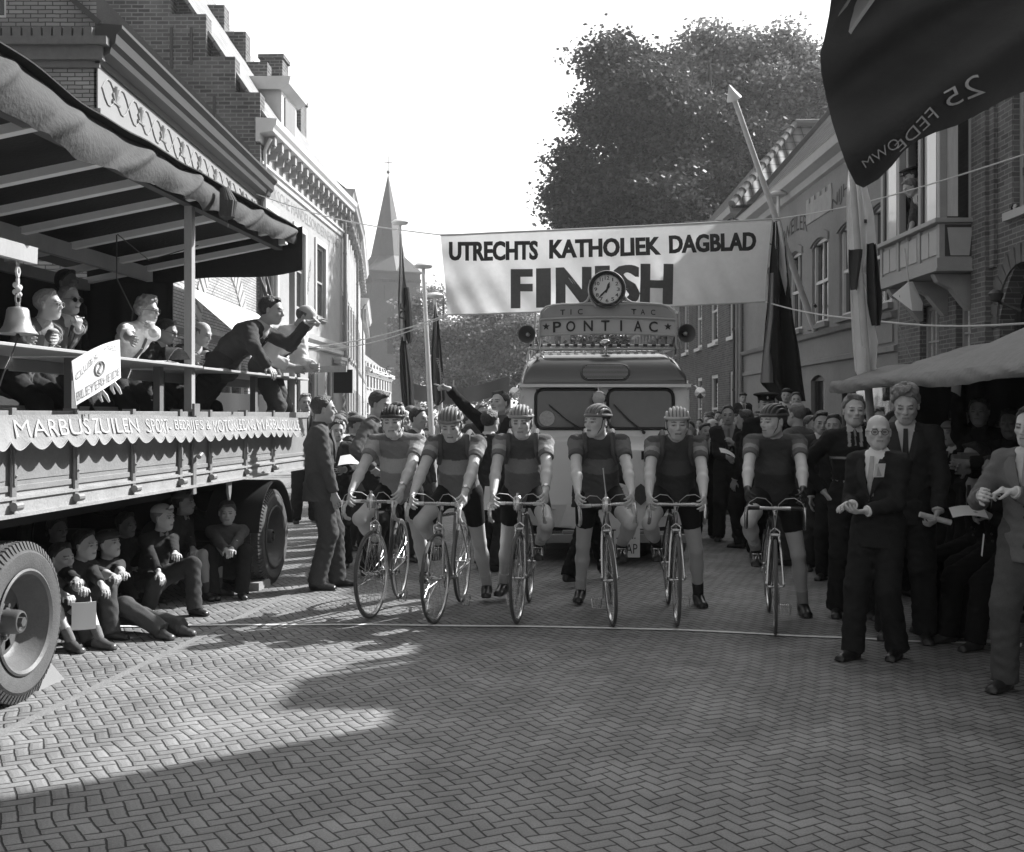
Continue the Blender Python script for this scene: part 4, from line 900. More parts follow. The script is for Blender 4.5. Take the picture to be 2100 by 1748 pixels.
    q = MB(); q.bx(tx(567)-0.45, tx(567)-0.12, 0.02, 0.2, 0.0, 0.07); o = q.build('chock', WOOD, r, smooth=False)
    q = MB(); q.prism([(0.25, 0), (0.55, 0), (0.38, 0.14)], (tx(60), 0.22, 0.0), (1, 0, 0), (0, 0, 1), 0.14); o = q.build('chock', mat('stone wedge', 0.3, 0.9), r, smooth=False, fix=True)
lorry()
def stand_banner():
    x0, x1 = -2.2, tx(604)
    r = empty('advertising_banner', tW(x0, -0.08, 0), TRZ, 'pale scalloped advertising cloth lettered along the lorry side', 'banner')
    L = x1-x0; n = int(L/0.19); cl = mat('washed banner cloth', 0.34, 0.9, 0.1, 0.15, 4, 0.3, 60, trans=0.1)
    def wav(x): return 0.010*math.sin(x*5.1)+0.007*math.sin(x*13+1)
    def zt(x): return 1.582-0.006*(x+x0)+0.006*math.sin(x*2.3)
    def f(u, v):
        x = u*L; ph = x/L*n; sc = 0.045*abs(math.sin(math.pi*ph)); return V((x, -wav(x)-0.035*(1-v)**2, zt(x)-(1-v)*(0.140+sc)))
    sheet(f, 'cloth', cl, n*8, 8, 0.003, r)
    q = MB(); 
    def tr(u, v): x = u*L; ph = x/L*n; sc = 0.045*abs(math.sin(math.pi*ph)); return V((x, -wav(x)-0.037-0.002, zt(x)-0.140-sc-0.002+v*0.006))
    q.grid(tr, n*8, 1, 0.003); q.build('trim', mat('white binding', 0.42, 0.8), r)
    white = mat('white banner lettering', 0.50, 0.8, 0.1, 0.03)
    fn = lambda x, y, z: V((x, -wav(x)-0.035*(1-y/0.14)**2-0.0012-z, zt(x)-0.14+y))
    segs = [('MARBUS', tx(0)+0.01, tx(150)), ('ZUILEN', tx(158), tx(258)), ('SPORT-', tx(271), tx(325)), ('BEDRIJFS &', tx(333), tx(407)), ('MOTORKLEDING', tx(414), tx(503)), ('MARBUS', tx(508), tx(563)), ('ZUILEN', tx(568), tx(602)), ('MOTORKLEDING', -2.1, -0.3)]
    for t, a, b_ in segs: text_on(t, fn, 'lettering', white, r, width=b_-a, height=0.092, x0=a-x0, y0=0.024, extrude=0.001, offset=0.008 if (b_-a)/len(t) > 0.14 else -0.004)
stand_banner()
def stand():
    r = empty('judges_stand', tW(0, 0, 1.19), TRZ, 'timber stand with writing desks under a dark wrinkled tarpaulin on the lorry', 'judging stand')
    Z = lambda z: z-1.19
    q = MB(); q.bx(tx(388, .1)-0.035, tx(388, .1)+0.035, 0.07, 0.13, Z(1.19), Z(3.22)); q.build('post', WOODP, r, smooth=False)
    for x in (tx(600, .1), -1.2): q = MB(); q.bx(x-0.03, x+0.03, 0.07, 0.13, 0, Z(3.2)); q.build('post', WOODP, r, smooth=False)
    for x in (-1.2, 2.6, tx(600, .1)): q = MB(); q.bx(x-0.04, x+0.04, 1.95, 2.04, 0, Z(2.82)); q.build('post', WOODP, r, smooth=False)
    Xa, Xb = -1.6, 5.12
    q = MB(); q.beam((Xa, 0.1, Z(3.26)), (Xb, 0.1, Z(3.22)), 0.07, 0.1); q.build('beam', mat('dark beam', 0.08, 0.7), r, smooth=False)
    q = MB(); q.beam((Xa, 1.4, Z(2.955)), (Xb, 1.4, Z(2.945)), 0.06, 0.13); q.build('beam', WOODP, r, smooth=False)
    q = MB(); q.beam((Xa, 2.0, Z(2.84)), (Xb, 2.0, Z(2.84)), 0.06, 0.1); q.build('beam', WOODP, r, smooth=False)
    for zz in (4.9, 5.7, 6.5, 7.4, 8.05, 8.7, 9.5, 10.4, 11.0):
        x = (zz-6)*TK; q = MB(); q.beam((x, 0.0, Z(3.24)), (x, 2.08, Z(2.87)), 0.075, 0.055); q.build('rafter', mat('white painted rafter', 0.75, 0.7, 0.3, 0.1, 5), r, smooth=False)
    # tarpaulin: roof, hanging street-side edge with folds, sagging far end
    def roof(u, v):
        x = Xa+u*(Xb+0.12-Xa); y = -0.06+v*2.3
        sag = 0.02*math.sin(x*4.4)*math.sin(v*3.1); lift = 0.10*math.exp(-((x+0.3)/0.9)**2)*(1-v)
        return V((x, y, Z(3.40)-0.16*y+sag+lift+0.02*fbm(x*2, y*2)))
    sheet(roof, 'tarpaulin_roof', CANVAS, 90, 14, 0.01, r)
    EDG = mat('tarpaulin edge painted sunlit', 0.27, 0.85, 0.2, 0.2, 3, 0.35, 30, fine=0.1)
    def hem(u, v):    # the roof cloth rolls over the beam, bellies out and curls under; soft slanting folds
        x = Xa+u*(Xb+0.12-Xa); g = math.exp(-((x-tx(415))/0.12)**2); h = 0.38-0.19*u+0.05*g+0.02*math.sin(x*1.9)
        fd = 0.040*max(0, math.sin((x+v*0.5)*7.5+math.sin(x*2)))**5*min(1, v*3)+0.012*math.sin((x+v*0.3)*15)*v
        return V((x-0.03*v, 0.03-(0.075+0.015*math.sin(x*3))*math.sin(v*2.6)-fd, Z(3.43)+0.09*math.exp(-((x+0.3)/0.9)**2)-h*v+0.02*fbm(x*2, 0)-0.01*math.sin(x*8.5)))
    sheet(hem, 'tarpaulin_hem', mat('tarpaulin edge painted sunlit', 0.085, 0.85, 0.2, 0.25, 3, 0.35, 30, fine=0.15), 300, 16, 0.008, r)  # paler copy of the roof tarpaulin, sunlight put into its colour
    def flap(u, v):    # far end hangs down and sags
        y = -0.1+u*2.2; return V((Xb+0.11+0.04*math.sin(u*9)*v, y, Z(3.40)-0.16*y-v*(0.38+0.05*math.sin(u*7+1))))
    sheet(flap, 'tarpaulin_end', CANVAS, 30, 8, 0.01, r)
    q = MB()    # gathered knot of cloth tied at the middle post
    kx = tx(428, 0)
    for i in range(9):
        a = i/8*2*math.pi; q.tube([(kx+0.03*math.cos(a), -0.13+0.02*math.sin(a), Z(3.34)), (kx+0.06*math.cos(a), -0.16+0.04*math.sin(a), Z(3.24)), (kx+0.045*math.cos(a), -0.15+0.035*math.sin(a), Z(3.13)), (kx+0.005*math.cos(a), -0.14, Z(3.10))], [0.02, 0.03, 0.028, 0.006], 8)
    q.tube([(kx, -0.15, Z(3.12)), (kx+0.01, -0.15, Z(3.04))], 0.004, 5)
    q.build('tied_bunch', mat('tarpaulin edge painted sunlit', 0.085, 0.85), r)
    dk = mat('dark drape and shade sheet', 0.035, 0.95, 0.1, 0.2, 3, 0.2, 30)
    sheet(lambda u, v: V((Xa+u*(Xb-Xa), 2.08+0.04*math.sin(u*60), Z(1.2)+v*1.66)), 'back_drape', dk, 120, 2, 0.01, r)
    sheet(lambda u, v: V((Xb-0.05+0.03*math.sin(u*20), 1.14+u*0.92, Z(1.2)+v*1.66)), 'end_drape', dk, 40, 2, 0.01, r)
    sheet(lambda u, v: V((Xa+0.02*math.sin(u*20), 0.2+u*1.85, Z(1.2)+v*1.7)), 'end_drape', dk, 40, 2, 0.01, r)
    q = MB(); q.tube([(tx(230, .9), 0.9, Z(3.05)), (tx(235, .9), 0.92, Z(2.7)), (tx(262, .9)+0.02, 0.9, Z(2.45)), (tx(255, .9), 0.9, Z(2.2)), (tx(250, .9), 0.9, Z(2.0))], 0.006, 5); q.tube([(tx(235, .6), 0.6, Z(2.95)), (tx(300, .6), 0.6, Z(2.83)), (tx(380, .3), 0.2, Z(2.95))], 0.005, 5); q.build('hanging_wire', IRON, r)
    # desks
    DT = mat('desk board', 0.40, 0.6, 0.3, 0.1, 5)
    for a, b_, z in ((-1.4, tx(178, .1), 1.965), (tx(180, .1), tx(396, .1), 1.955), (tx(397, .1), tx(618, .1), 1.95)):
        q = MB(); q.bx(a, b_-0.01, 0.02, 0.68, Z(z)-0.02, Z(z)); q.bx(a, b_-0.01, 0.6, 0.63, Z(z)-0.10, Z(z)-0.021)
        o = q.build('desk', DT, r, smooth=False); bevel(o, 0.003, 1)
    for px in (150, 330, 525, 600): 
        for y in (0.16, 0.48):
            x = tx(px, y); q = MB(); q.bx(x-0.035, x+0.035, y, y+0.05, 0, Z(1.93)); q.build('desk_leg', mat('dark desk leg', 0.16, 0.7), r, smooth=False)
    q = MB(); q.bx(-1.3, 5.3, 0.85, 1.2, Z(1.60), Z(1.64)); 
    for x in np.arange(-1.2, 5.3, 1.1): q.bx(x, x+0.05, 0.9, 1.15, 0, Z(1.6))
    q.build('bench', WOOD, r, smooth=False)
    sheet(lambda u, v: V((Xa+0.1+u*(tx(560, 1.1)-Xa), 1.22+0.03*math.sin(u*50), Z(1.2)+v*0.62)), 'bench_shade_sheet', dk, 80, 2, 0.01, r)  # added dark sheet in place of the shade below the desks
stand()
def bell():
    y = -0.18; x = tx(40, y); ctr = tW(x, y, 0)
    r = empty('plank_bracket', tW(x, y, 2.36), TRZ, 'pale notched plank end holding the bell rope', 'plank')
    q = MB(); q.prism([(-1.4, 0.0), (0.13, 0.0), (0.135, 0.085), (0.05, 0.085), (0.025, 0.065), (0.0, 0.085), (-1.4, 0.085)], (0, 0.0, 0), (1, 0, 0), (0, 0, 1), 0.035); o = q.build('plank', WOODP, r, smooth=False, fix=True)
    q = MB(); q.bx(-1.35, -1.3, 0.0, 0.3, 0, 0.08); q.build('cleat', WOODP, r, smooth=False)
    b = empty('hand_bell', tW(x, y, 0), TRZ, 'shining bronze bell hanging from the plank by a rope', 'bell')
    br = mat('polished bronze', 0.42, 0.38, 0.5, 0.15, 20, 0.05, 120, metal=0.7)
    q = MB(); zb = 1.985; S = 0.098/0.1
    q.lathe([(0.100*S, zb), (0.101*S, zb+0.006), (0.088*S, zb+0.02), (0.070*S, zb+0.045), (0.060*S, zb+0.085), (0.055*S, zb+0.125), (0.046*S, zb+0.137), (0.012, zb+0.143), (0.012, zb+0.16), (0.0, zb+0.161)], 40); q.lathe([(0.096*S, zb+0.002), (0.06*S, zb+0.05), (0.05*S, zb+0.12), (0, zb+0.125)], 30)
    q.build('bell_body', br, b, ang=50)
    q = MB(); q.tube([(0.022*math.cos(a), 0, zb+0.185+0.03*math.sin(a)) for a in [2*math.pi*i/14 for i in range(14)]], 0.005, 6, closed=True); q.build('ring', STEEL, b)
    q = MB()
    for s in (-1, 1): q.tube([(0.012*math.sin(i*1.3)*s+0.004*s, 0, zb+0.2+i*0.02) for i in range(12)], 0.007, 6)
    for i in range(5): q.sph((0.012*math.cos(i*2), 0.01*math.sin(i*2), zb+0.205+0.012*i), 0.016, 6)
    q.build('rope', mat('frayed rope', 0.6, 0.9, 0.1, 0.3, 60), b)
    q = MB(); q.tube([(0, 0, zb+0.1), (0, 0, zb-0.005)], 0.008, 6); q.sph((0, 0, zb-0.01), 0.013, 8); q.tube([(0, 0, zb-0.015), (-0.07, 0.0, zb-0.13), (-0.10, 0.02, zb-0.2), (-0.14, 0.03, zb-0.3)], 0.004, 5); q.build('clapper', IRON, b)
bell()
def club_sign():
    c = [W(146, 741, 6.62), W(244, 697, 6.98), W(246, 775, 6.95), W(155, 832, 6.58)]
    r = empty('club_sign', c[3], 0, 'white club sign board tilted on brackets above the lorry side', 'sign')
    c = [p-r.location for p in c]
    nrm = (c[1]-c[0]).cross(c[3]-c[0]).normalized()
    if nrm.y > 0: nrm = -nrm
    def P(u, v, z=0): p = c[0].lerp(c[1], u).lerp(c[3].lerp(c[2], u), v); return p+nrm*(z+0.02*math.sin(math.pi*u))+V((0, 0, 0.018*math.sin(math.pi*u)*(1-v)))
    sheet(lambda u, v: P(u, v), 'board', mat('white enamel board', 0.85, 0.4, 0.4, 0.03, 3), 12, 6, 0.006, r)
    ink = mat('grey sign lettering', 0.30, 0.7); A = 0.44; B = 0.30
    fn = lambda x, y, z: P(x, 1-y, 0.010)
    text_on('CLUB.K.', lambda x, y, z: P(0.04+x, 1-(0.52+y+x*0.50), 0.010), 'lettering', ink, r, width=0.46, height=0.15, extrude=0)
    text_on('v.NED.', lambda x, y, z: P(0.60+x, 1-(0.86+y-x*0.45), 0.010), 'lettering', ink, r, width=0.34, height=0.13, extrude=0)
    text_on('BLEYERHEIDE', lambda x, y, z: P(0.03+x, 1-(0.08+y), 0.010), 'lettering', ink, r, width=0.95, height=0.20, extrude=0, offset=0.01)
    q = MB(); cc = (0.49, 0.50)
    q.tube([P(cc[0]+0.10*math.cos(a), cc[1]+0.15*math.sin(a), 0.006) for a in [2*math.pi*i/24 for i in range(24)]], 0.007, 6, closed=True)
    q.tube([P(cc[0]+0.035*math.sin(t*6.28), cc[1]+0.13*(2*t-1), 0.006) for t in [i/10 for i in range(11)]], 0.008, 6); q.build('emblem', ink, r)
    q = MB()
    for u in (0.5, 0.8):
        a = P(u, 0.93, -0.006); 
        for dx in (-0.01, 0.03): q.tube([a, a+V((dx, 0.02, -0.05)), a+V((dx+0.015, 0.03, -0.085))], [0.008, 0.012, 0.006], 6)
    q.build('bracket', mat('white metal bracket', 0.7, 0.5), r)
club_sign()
def end_plank():
    a = W(560, 752, 11.5); a = V((a.x, a.y, W(600, 759, 11.5).z)); b_ = W(711, 757, 11.45)
    r = empty('end_plank', a, 0, 'thick plank reaching out from the far end of the stand', 'plank')
    q = MB(); q.beam((0, 0, 0), b_-a, 0.04, 0.062); q.build('plank', WOOD, r, smooth=False)
    r = empty('black_box', W(703, 758, 11.45), 0, 'black flat box hanging from the end of the far plank', 'box')
    q = MB(); q.bx(-0.095, 0.09, 0.02, 0.09, -0.235, -0.0); q.build('case', mat('black board', 0.02, 0.7), r, smooth=False); q = MB(); q.bx(0.0905, 0.096, 0.018, 0.092, -0.237, 0.0); q.build('edge', WOODP, r, smooth=False)
end_plank()
def sticks():
    r = empty('pointed_sticks', W(560, 640, 11.3), 0, 'pair of pointed dark sticks standing behind the pointing judge', 'sticks')
    o = r.location
    for a, b_ in (((531, 558), (560, 650)), ((545, 562), (566, 650))):
        q = MB(); q.tube([W(*b_, 11.9)-o, W(a[0]+2, a[1]+12, 11.9)-o, W(*a, 11.9)-o], [0.02, 0.017, 0.002], 8); q.build('stick', mat('dark stick', 0.1, 0.7), r)
sticks()
# ---------------------------------------------------------------- advertising van
def van():
    r = empty('advertising_van', (0, 0, 0), 0, 'snub-nosed cream and dark van with a clock and lettered sign on its roof', 'van')
    Zw = 12.7; S = Zw/FPX
    def P(px, py, Y=Zw): return W(px, py, Y)
    cx = (1240-CX)*S; r.location = (cx, 12.0, 0)
    CR = mat('cream van paint', 0.80, 0.35, 0.5, 0.08, 2, coat=0.3, fine=0.05); DK = mat('dark van roof paint', 0.075, 0.18, 0.6, 0.1, 2, coat=0.6); CH = mat('chrome', 0.6, 0.12, 0.5, 0.05, 5, metal=1.0)
    o = V(r.location); hw = 0.925
    # local frame: x right, y away from camera (0 = nose front), z up
    y0 = 0.7      # windscreen plane
    # cab/body box
    def sec(y, hw_, z0, z1, rad, n=6):
        pts = [V((-hw_, y, z0)), V((-hw_, y, z1-rad))]
        for i in range(1, n): a = math.pi-math.pi/2*i/n; pts.append(V((-hw_+rad+rad*math.cos(a), y, z1-rad+rad*math.sin(a))))
        for i in range(n, -1, -1): a = math.pi/2*i/n; pts.append(V((hw_-rad+rad*math.cos(a), y, z1-rad+rad*math.sin(a))))
        pts.append(V((hw_, y, z0))); return pts
    def loft(b, secs, cap0=True, cap1=True):
        k = len(secs[0]); vs = [p for s in secs for p in s]; fs = []
        for i in range(len(secs)-1):
            for j in range(k-1): fs.append((i*k+j, i*k+j+1, (i+1)*k+j+1, (i+1)*k+j))
        if cap0: fs.append(tuple(reversed(range(k))))
        if cap1: fs.append(tuple(range((len(secs)-1)*k, len(secs)*k)))
        b.add(vs, fs)
    # lower cab and body sides
    q = MB()
    zc = 1.925
    # front of the cab as a wall with two window openings, leaning a little
    zwa, zwb = 1.42, 1.86
    def frontwall(q):
        t = MB(); wall(t, -hw, hw, 1.33, zc, [(-0.76, -0.012-0.03, zwa, zwb), (0.042, 0.76, zwa, zwb)], rev=-0.04)
        q.add([(x, y0+y+(z-1.33)*0.08, z) for x, y, z in t.v], t.f)
    frontwall(q)
    q.add([(-hw, y0, 1.33), (-hw, y0+0.05, zc), (-hw, 4.3, zc), (-hw, 4.3, 0.35), (-hw, 0.55, 0.35), (-hw, 0.62, 1.33)], [(0, 1, 2, 3, 4, 5)])
    q.add([(hw, y0, 1.33), (hw, y0+0.05, zc), (hw, 4.3, zc), (hw, 4.3, 0.35), (hw, 0.55, 0.35), (hw, 0.62, 1.33)], [(5, 4, 3, 2, 1, 0)])
    q.add([(-hw, 4.3, 0.35), (hw, 4.3, 0.35), (hw, 4.3, 2.0), (-hw, 4.3, 2.0)], [(3, 2, 1, 0)])
    for s in (-1, 1):   # side corrugation and door frames
        for k in range(9): z = 0.55+k*0.085; q.bx(s*hw, s*(hw+0.012), 1.2, 4.25, z, z+0.03)
        q.bx(s*hw, s*(hw+0.02), 0.75, 0.80, 0.45, zc); q.bx(s*hw, s*(hw+0.02), 1.50, 1.55, 0.45, zc)
    body = q.build('body', CR, r, ang=20)
    for s in (-1, 1):
        q = MB(); q.bx(s*(hw+0.003), s*(hw+0.008), 0.82, 1.48, 1.40, 1.86); q.build('side_window', GL, r, smooth=False)
    q = MB()   # dark domed roof: front bulges over the windscreen
    secs = []
    for t in range(9):
        a = t/8; y = y0-0.06+0.75*(1-math.cos(a*math.pi/2)); f = math.sin(a*math.pi/2)**0.75
        secs.append(sec(y, hw*(0.965+0.035*f), zc-0.01, zc+0.035+0.335*f, 0.03+0.30*f, 8))
    secs.append(sec(4.3, hw, zc-0.01, zc+0.37, 0.33, 8))
    # arch the top
    for s in secs:
        for p in s: p.z += 0.05*(1-(p.x/hw)**2)*max(0, min(1, (p.z-zc)/0.2))
    loft(q, secs); roof = q.build('roof', DK, r, ang=50)
    q = MB(); q.bx(-hw-0.02, hw+0.02, y0-0.085, y0-0.0, zc-0.045, zc-0.012); q.build('rain_gutter', CR, r, smooth=False)
    # oval roof grille
    q = MB()
    def stad(w_, h, n=10): return [(w_/2-h/2+h/2*math.cos(a), h/2*math.sin(a)) for a in [-math.pi/2+math.pi*i/n for i in range(n+1)]]+[(-w_/2+h/2+h/2*math.cos(a), h/2*math.sin(a)) for a in [math.pi/2+math.pi*i/n for i in range(n+1)]]
    gz = zc+0.118; gy = y0-0.115
    q.tube([V((x, gy+0.035+abs(z)*0.1+0.03*(z+0.08)*6*0.1, gz+z)) for x, z in stad(0.53, 0.165)], 0.012, 8, closed=True); gr = q.build('roof_grille', DK, r)
    q = MB(); 
    for k in range(11): z = -0.07+k*0.014; wd = 0.25-0.075*(abs(z)/0.08)**3; q.bx(-wd, wd, gy+0.02, gy+0.032, gz+z, gz+z+0.006)
    q.build('grille_slats', mat('bright grille slat', 0.5, 0.4), gr, smooth=False)
    q = MB(); q.prism(stad(0.53, 0.16), (0, gy+0.04, gz), (1, 0, 0), (0, 0, 1), -0.02); q.build('grille_back', BLACK, gr, smooth=False, fix=True)
    # windscreens: rubber frame and glass
    for a, b_ in ((-0.765, -0.035), (0.035, 0.765)):
        q = MB(); m_ = (a+b_)/2; w2 = (b_-a)/2; pts = []
        rd = 0.09
        for (sx, sz, a0) in ((1, -1, -90), (1, 1, 0), (-1, 1, 90), (-1, -1, 180)):
            for i in range(6):
                an = R_(a0+90*i/5); z = (zwa+zwb)/2+sz*(0.22-rd)+rd*math.sin(an); pts.append(V((m_+sx*(w2-rd)+rd*math.cos(an), y0-0.01+(z-1.33)*0.08, z)))
        q.tube(pts, 0.018, 8, closed=True); o_ = q.build('windscreen', mat('window rubber', 0.03, 0.7), r)
        q = MB(); k = len(pts); q.add([p+V((0, 0.012, 0)) for p in pts], [tuple(range(k))]); q.build('pane', mat('greenish windscreen', 0.11, 0.12, 0.7, 0.05, 1, fine=0.1), o_, smooth=False, fix=True)
    q = MB(); 
    for xa, xb in ((-0.62, -0.22), (0.1, 0.43)):
        q.tube([V((xb, y0-0.05, 1.385)), V(((xa+xb)/2, y0-0.045, 1.52)), V((xa, y0-0.03, 1.69))], [0.010, 0.007, 0.006], 6); q.sph((xb, y0-0.04, 1.38), 0.02, 6)
    q.build('wiper', BLACK, r)
    q = MB(); q.lathe([(0.0, 0.002), (0.085, 0.002), (0.085, 0.0)], 24, Matrix.Translation((-0.64, y0-0.0, 1.535)) @ Matrix.Rotation(math.pi/2, 4, 'X')); q.build('windscreen_sticker', mat('pale round sticker', 0.5, 0.6, 0.2, 0.5, 40), r)
    # nose: two cheeks meeting in a shallow prow, flat central plate, corrugated cheeks
    q = MB(); zt, zb = 1.33, 0.375
    T = [(-hw, 0.62), (-0.36, 0.14), (0, 0.08), (0.36, 0.14), (hw, 0.62)]; 
    top = [V((x, y, 1.20 if abs(x) < 0.5 else 1.28)) for x, y in T]; bot = [V((x*1.0, y-0.06, zb)) for x, y in T]
    for i in range(4): q.add([top[i], top[i+1], bot[i+1], bot[i]], [(3, 2, 1, 0)])
    wsl = [V((-hw, y0, 1.335)), V((-0.36, y0, 1.335)), V((0, y0, 1.335)), V((0.36, y0, 1.335)), V((hw, y0, 1.335))]
    for i in range(4): q.add([wsl[i], wsl[i+1], top[i+1], top[i]], [(3, 2, 1, 0)])
    nose = q.build('nose', CR, r, smooth=False, fix=True)
    q = MB()   # central plate, wider at the foot
    q.prism([(-0.27, 1.19), (0.27, 1.19), (0.52, zb+0.02), (-0.52, zb+0.02)], (0, 0.0, 0), (1, 0, 0), (0, 0, 1), -0.03)
    q.v = [(x, y+0.075+0.15*abs(x)-0.05*(1.2-z), z) for x, y, z in q.v]
    q.build('nose_plate', CR, nose, smooth=False, fix=True)
    q = MB(); 
    for s in (-1, 1):
        for k in range(8):
            z = 1.02-k*0.075; xa, xb = 0.42+k*0.022, 0.72
            def yy(x): return 0.14+(x-0.36)*(0.48/(hw-0.36))-0.05*(1.2-z)
            q.tube([V((s*xa, yy(xa)-0.002, z)), V((s*(xa+xb)/2, yy((xa+xb)/2)-0.022, z)), V((s*xb, yy(xb)-0.002, z))], [0.012, 0.022, 0.012], 8)
    q.build('louvres', CR, nose)
    q = MB()
    for s in (-1, 1):
        for a, b_ in ((0.34, 0.5), (0.52, 0.70)):
            ya = 0.14+(a-0.36)*0.85; yb = 0.14+(b_-0.36)*0.85
            q.add([V((s*a, ya-0.012, 1.19)), V((s*b_, yb-0.012, 1.20)), V((s*b_, yb-0.016, 1.12)), V((s*a, ya-0.016, 1.10))], [(0, 1, 2, 3)])
    q.build('vent', BLACK, nose, smooth=False)
    for s in (-1, 1):
        hl = empty('headlight', (s*0.66, 0.40, 0.98)); hl.parent = r
        M = Matrix.Rotation(math.pi/2, 4, 'X'); q = MB(); q.lathe([(0.0, -0.1), (0.06, -0.08), (0.095, 0.0), (0.1, 0.09), (0.088, 0.1)], 24, M); q.build('lamp_shell', CH, hl); q = MB(); q.lathe([(0.088, 0.095), (0.05, 0.11), (0, 0.115)], 24, M); q.build('lens', mat('lamp glass', 0.4, 0.1, 0.8, 0.3, 30), hl)
    q = MB(); q.bx(-0.86, 0.86, -0.08, 0.0, 0.24, 0.33); q.bx(-0.5, 0.5, -0.05, 0.0, 0.33, 0.37); bp_ = q.build('bumper', mat('grey bumper', 0.25, 0.4, 0.5), r, smooth=False); bevel(bp_, 0.01)
    q = MB()
    for k in range(8): q.bx(-0.14, 0.14, 0.028-0.002*k, 0.036, 0.80-k*0.03, 0.812-k*0.03)
    q.build('radiator_grille', CH, nose, smooth=False)
    q = MB(); q.prism([(0, -0.11), (0.09, -0.03), (0.05, 0.08), (0, 0.12), (-0.05, 0.08), (-0.09, -0.03)], (0.33, 0.10, 0.73), (1, 0, 0), (0, 0, 1), -0.01); q.v = [(x, y-0.035+0.0*x, z) for x, y, z in q.v]; q.build('club_badge', mat('dark enamel badge', 0.06, 0.3, 0.6, 0.5, 40), nose, smooth=False, fix=True)
    # front plate board
    pl = MB(); ax, bx_ = (1219-1240)*11.95/FPX, (1299-1240)*11.95/FPX; z1, z0_ = CAMZ-(1082-850)/FPX*11.9, CAMZ-(1143-850)/FPX*11.9
    pl.bx(ax-0.02, bx_, -0.12, -0.105, z0_, z1); plo = pl.build('plate_board', mat('white number board', 0.7, 0.6), r, smooth=False)
    ink = mat('black lettering', 0.03, 0.6)
    fn = lambda x, y, z: V((ax+x, -0.121-z, z0_+y))
    text_on('.KT. v.N.', fn, 'lettering', ink, plo, width=0.34, height=0.10, x0=0.02, y0=0.19, extrude=0.002); text_on('E   M AP', fn, 'lettering', ink, plo, width=0.36, height=0.10, x0=0.02, y0=0.04, extrude=0.002)
    # wheels
    for s in (-1, 1):
        for y in (0.95, 3.5):
            wh = empty('wheel', (s*(hw-0.1), y, 0.32)); wh.parent = r; M = Matrix.Rotation(math.pi/2, 4, 'Y')
            q = MB(); q.lathe([(0.2, -0.08), (0.3, -0.08), (0.32, -0.05), (0.32, 0.05), (0.3, 0.08), (0.2, 0.08)], 32, M); q.build('tyre', RUB, wh); q = MB(); q.lathe([(0.2, -0.07), (0.19, 0), (0.2, 0.07)], 24, M); q.lathe([(0.2, 0.0), (0, 0.02)], 24, M); q.build('rim', RIMM, wh)
    q = MB(); q.bx(-hw+0.05, hw-0.05, 0.6, 4.25, 0.3, 0.45); q.build('underside', BLACK, r, smooth=False)
    # spotlight, mirrors, handles
    def loc(px, py, Y): return W(px, py, Y)-o
    p = loc(1229, 817, 12.55); sp = empty('spotlight', p); sp.parent = r
    M = Matrix.Rotation(math.pi/2, 4, 'X') @ Matrix.Rotation(R_(-18), 4, 'Y'); q = MB(); q.lathe([(0, -0.12), (0.04, -0.11), (0.075, -0.04), (0.082, 0.02), (0.072, 0.03)], 24, M); q.tube([(0, 0.06, 0.06), (0, 0.1, 0.16)], 0.015, 8); q.build('lamp_shell', CH, sp); q = MB(); q.lathe([(0.072, 0.026), (0.04, 0.04), (0, 0.045)], 24, M); q.build('lens', mat('lamp glass', 0.4, 0.1, 0.8), sp)
    for s, px, py in ((-1, 1056, 806), (1, 1436, 806)):
        p = loc(px, py, 12.5); mr_ = empty('mirror', p); mr_.parent = r; M = Matrix.Rotation(math.pi/2, 4, 'X')
        q = MB(); q.lathe([(0, -0.02), (0.05, -0.015), (0.062, 0.0), (0.06, 0.01), (0, 0.015)], 24, M); e = V((s*hw, 0.72, zc-0.07))-p; q.tube([(0, 0, 0.0), e*0.35+V((0, 0, 0.06)), e*0.7+V((0, 0, 0.07)), e], 0.009, 6); q.build('mirror_body', CH, mr_)
    q = MB()
    for s in (-1, 1): q = MB(); q.tube([V((s*(hw-0.02), y0-0.01, 1.78)), V((s*(hw+0.0), y0-0.05, 1.74)), V((s*(hw+0.0), y0-0.05, 1.62)), V((s*(hw-0.02), y0-0.01, 1.58))], 0.009, 6); q.build('grab_handle', mat('white handle', 0.7, 0.4), r)
    # roof rack
    rk = empty('roof_rack', (0, 0, 0)); rk.parent = r; zr = 2.36+0.0
    q = MB(); yf = 1.15; sc = 13.15/FPX; zk = CAMZ+(850-716)*sc; zl = CAMZ+(850-708)*sc
    q.tube([(-0.83, yf, zk-0.14), (-0.83, yf, zk), (0.83, yf, zk), (0.83, yf, zk-0.14)], 0.014, 8); q.tube([(-0.83, yf, zk+0.04), (0.83, yf, zk+0.04)], 0.012, 8); q.tube([(-0.83, yf+2.6, zk), (0.83, yf+2.6, zk)], 0.012, 8)
    for s in (-1, 1): q.tube([(s*0.83, yf, zk), (s*0.83, yf+2.6, zk)], 0.012, 8); q.tube([(s*0.83, yf, zk-0.1), (s*0.83, yf+2.6, zk-0.1)], 0.012, 8)
    for i in range(14): x = -0.78+i*0.12; q.tube([(x, yf, zk-0.0), (x, yf+2.6, zk+0.0)], 0.008, 6)
    for i in range(7): x = -0.7+i*0.233; q.tube([(x, yf, zk-0.12), (x, yf, zk)], 0.01, 6)
    q.build('rack_frame', mat('light rack tube', 0.45, 0.4, 0.5), rk)
    for i in range(17): x = -0.8+i*0.1; q = MB(); q.bx(x-0.024, x+0.024, yf-0.02, yf+0.02, zk+0.028, zk+0.055); q.build('rack_clip', BLACK, rk, smooth=False)
    # roof sign
    ys = 1.05; Ys = 12.0+ys; ss = Ys/FPX
    def Q(px, py, dy=0): return V(((px-1240)*ss+ (1240-CX)*ss - cx, ys+dy, CAMZ+(HZ-py)*ss))
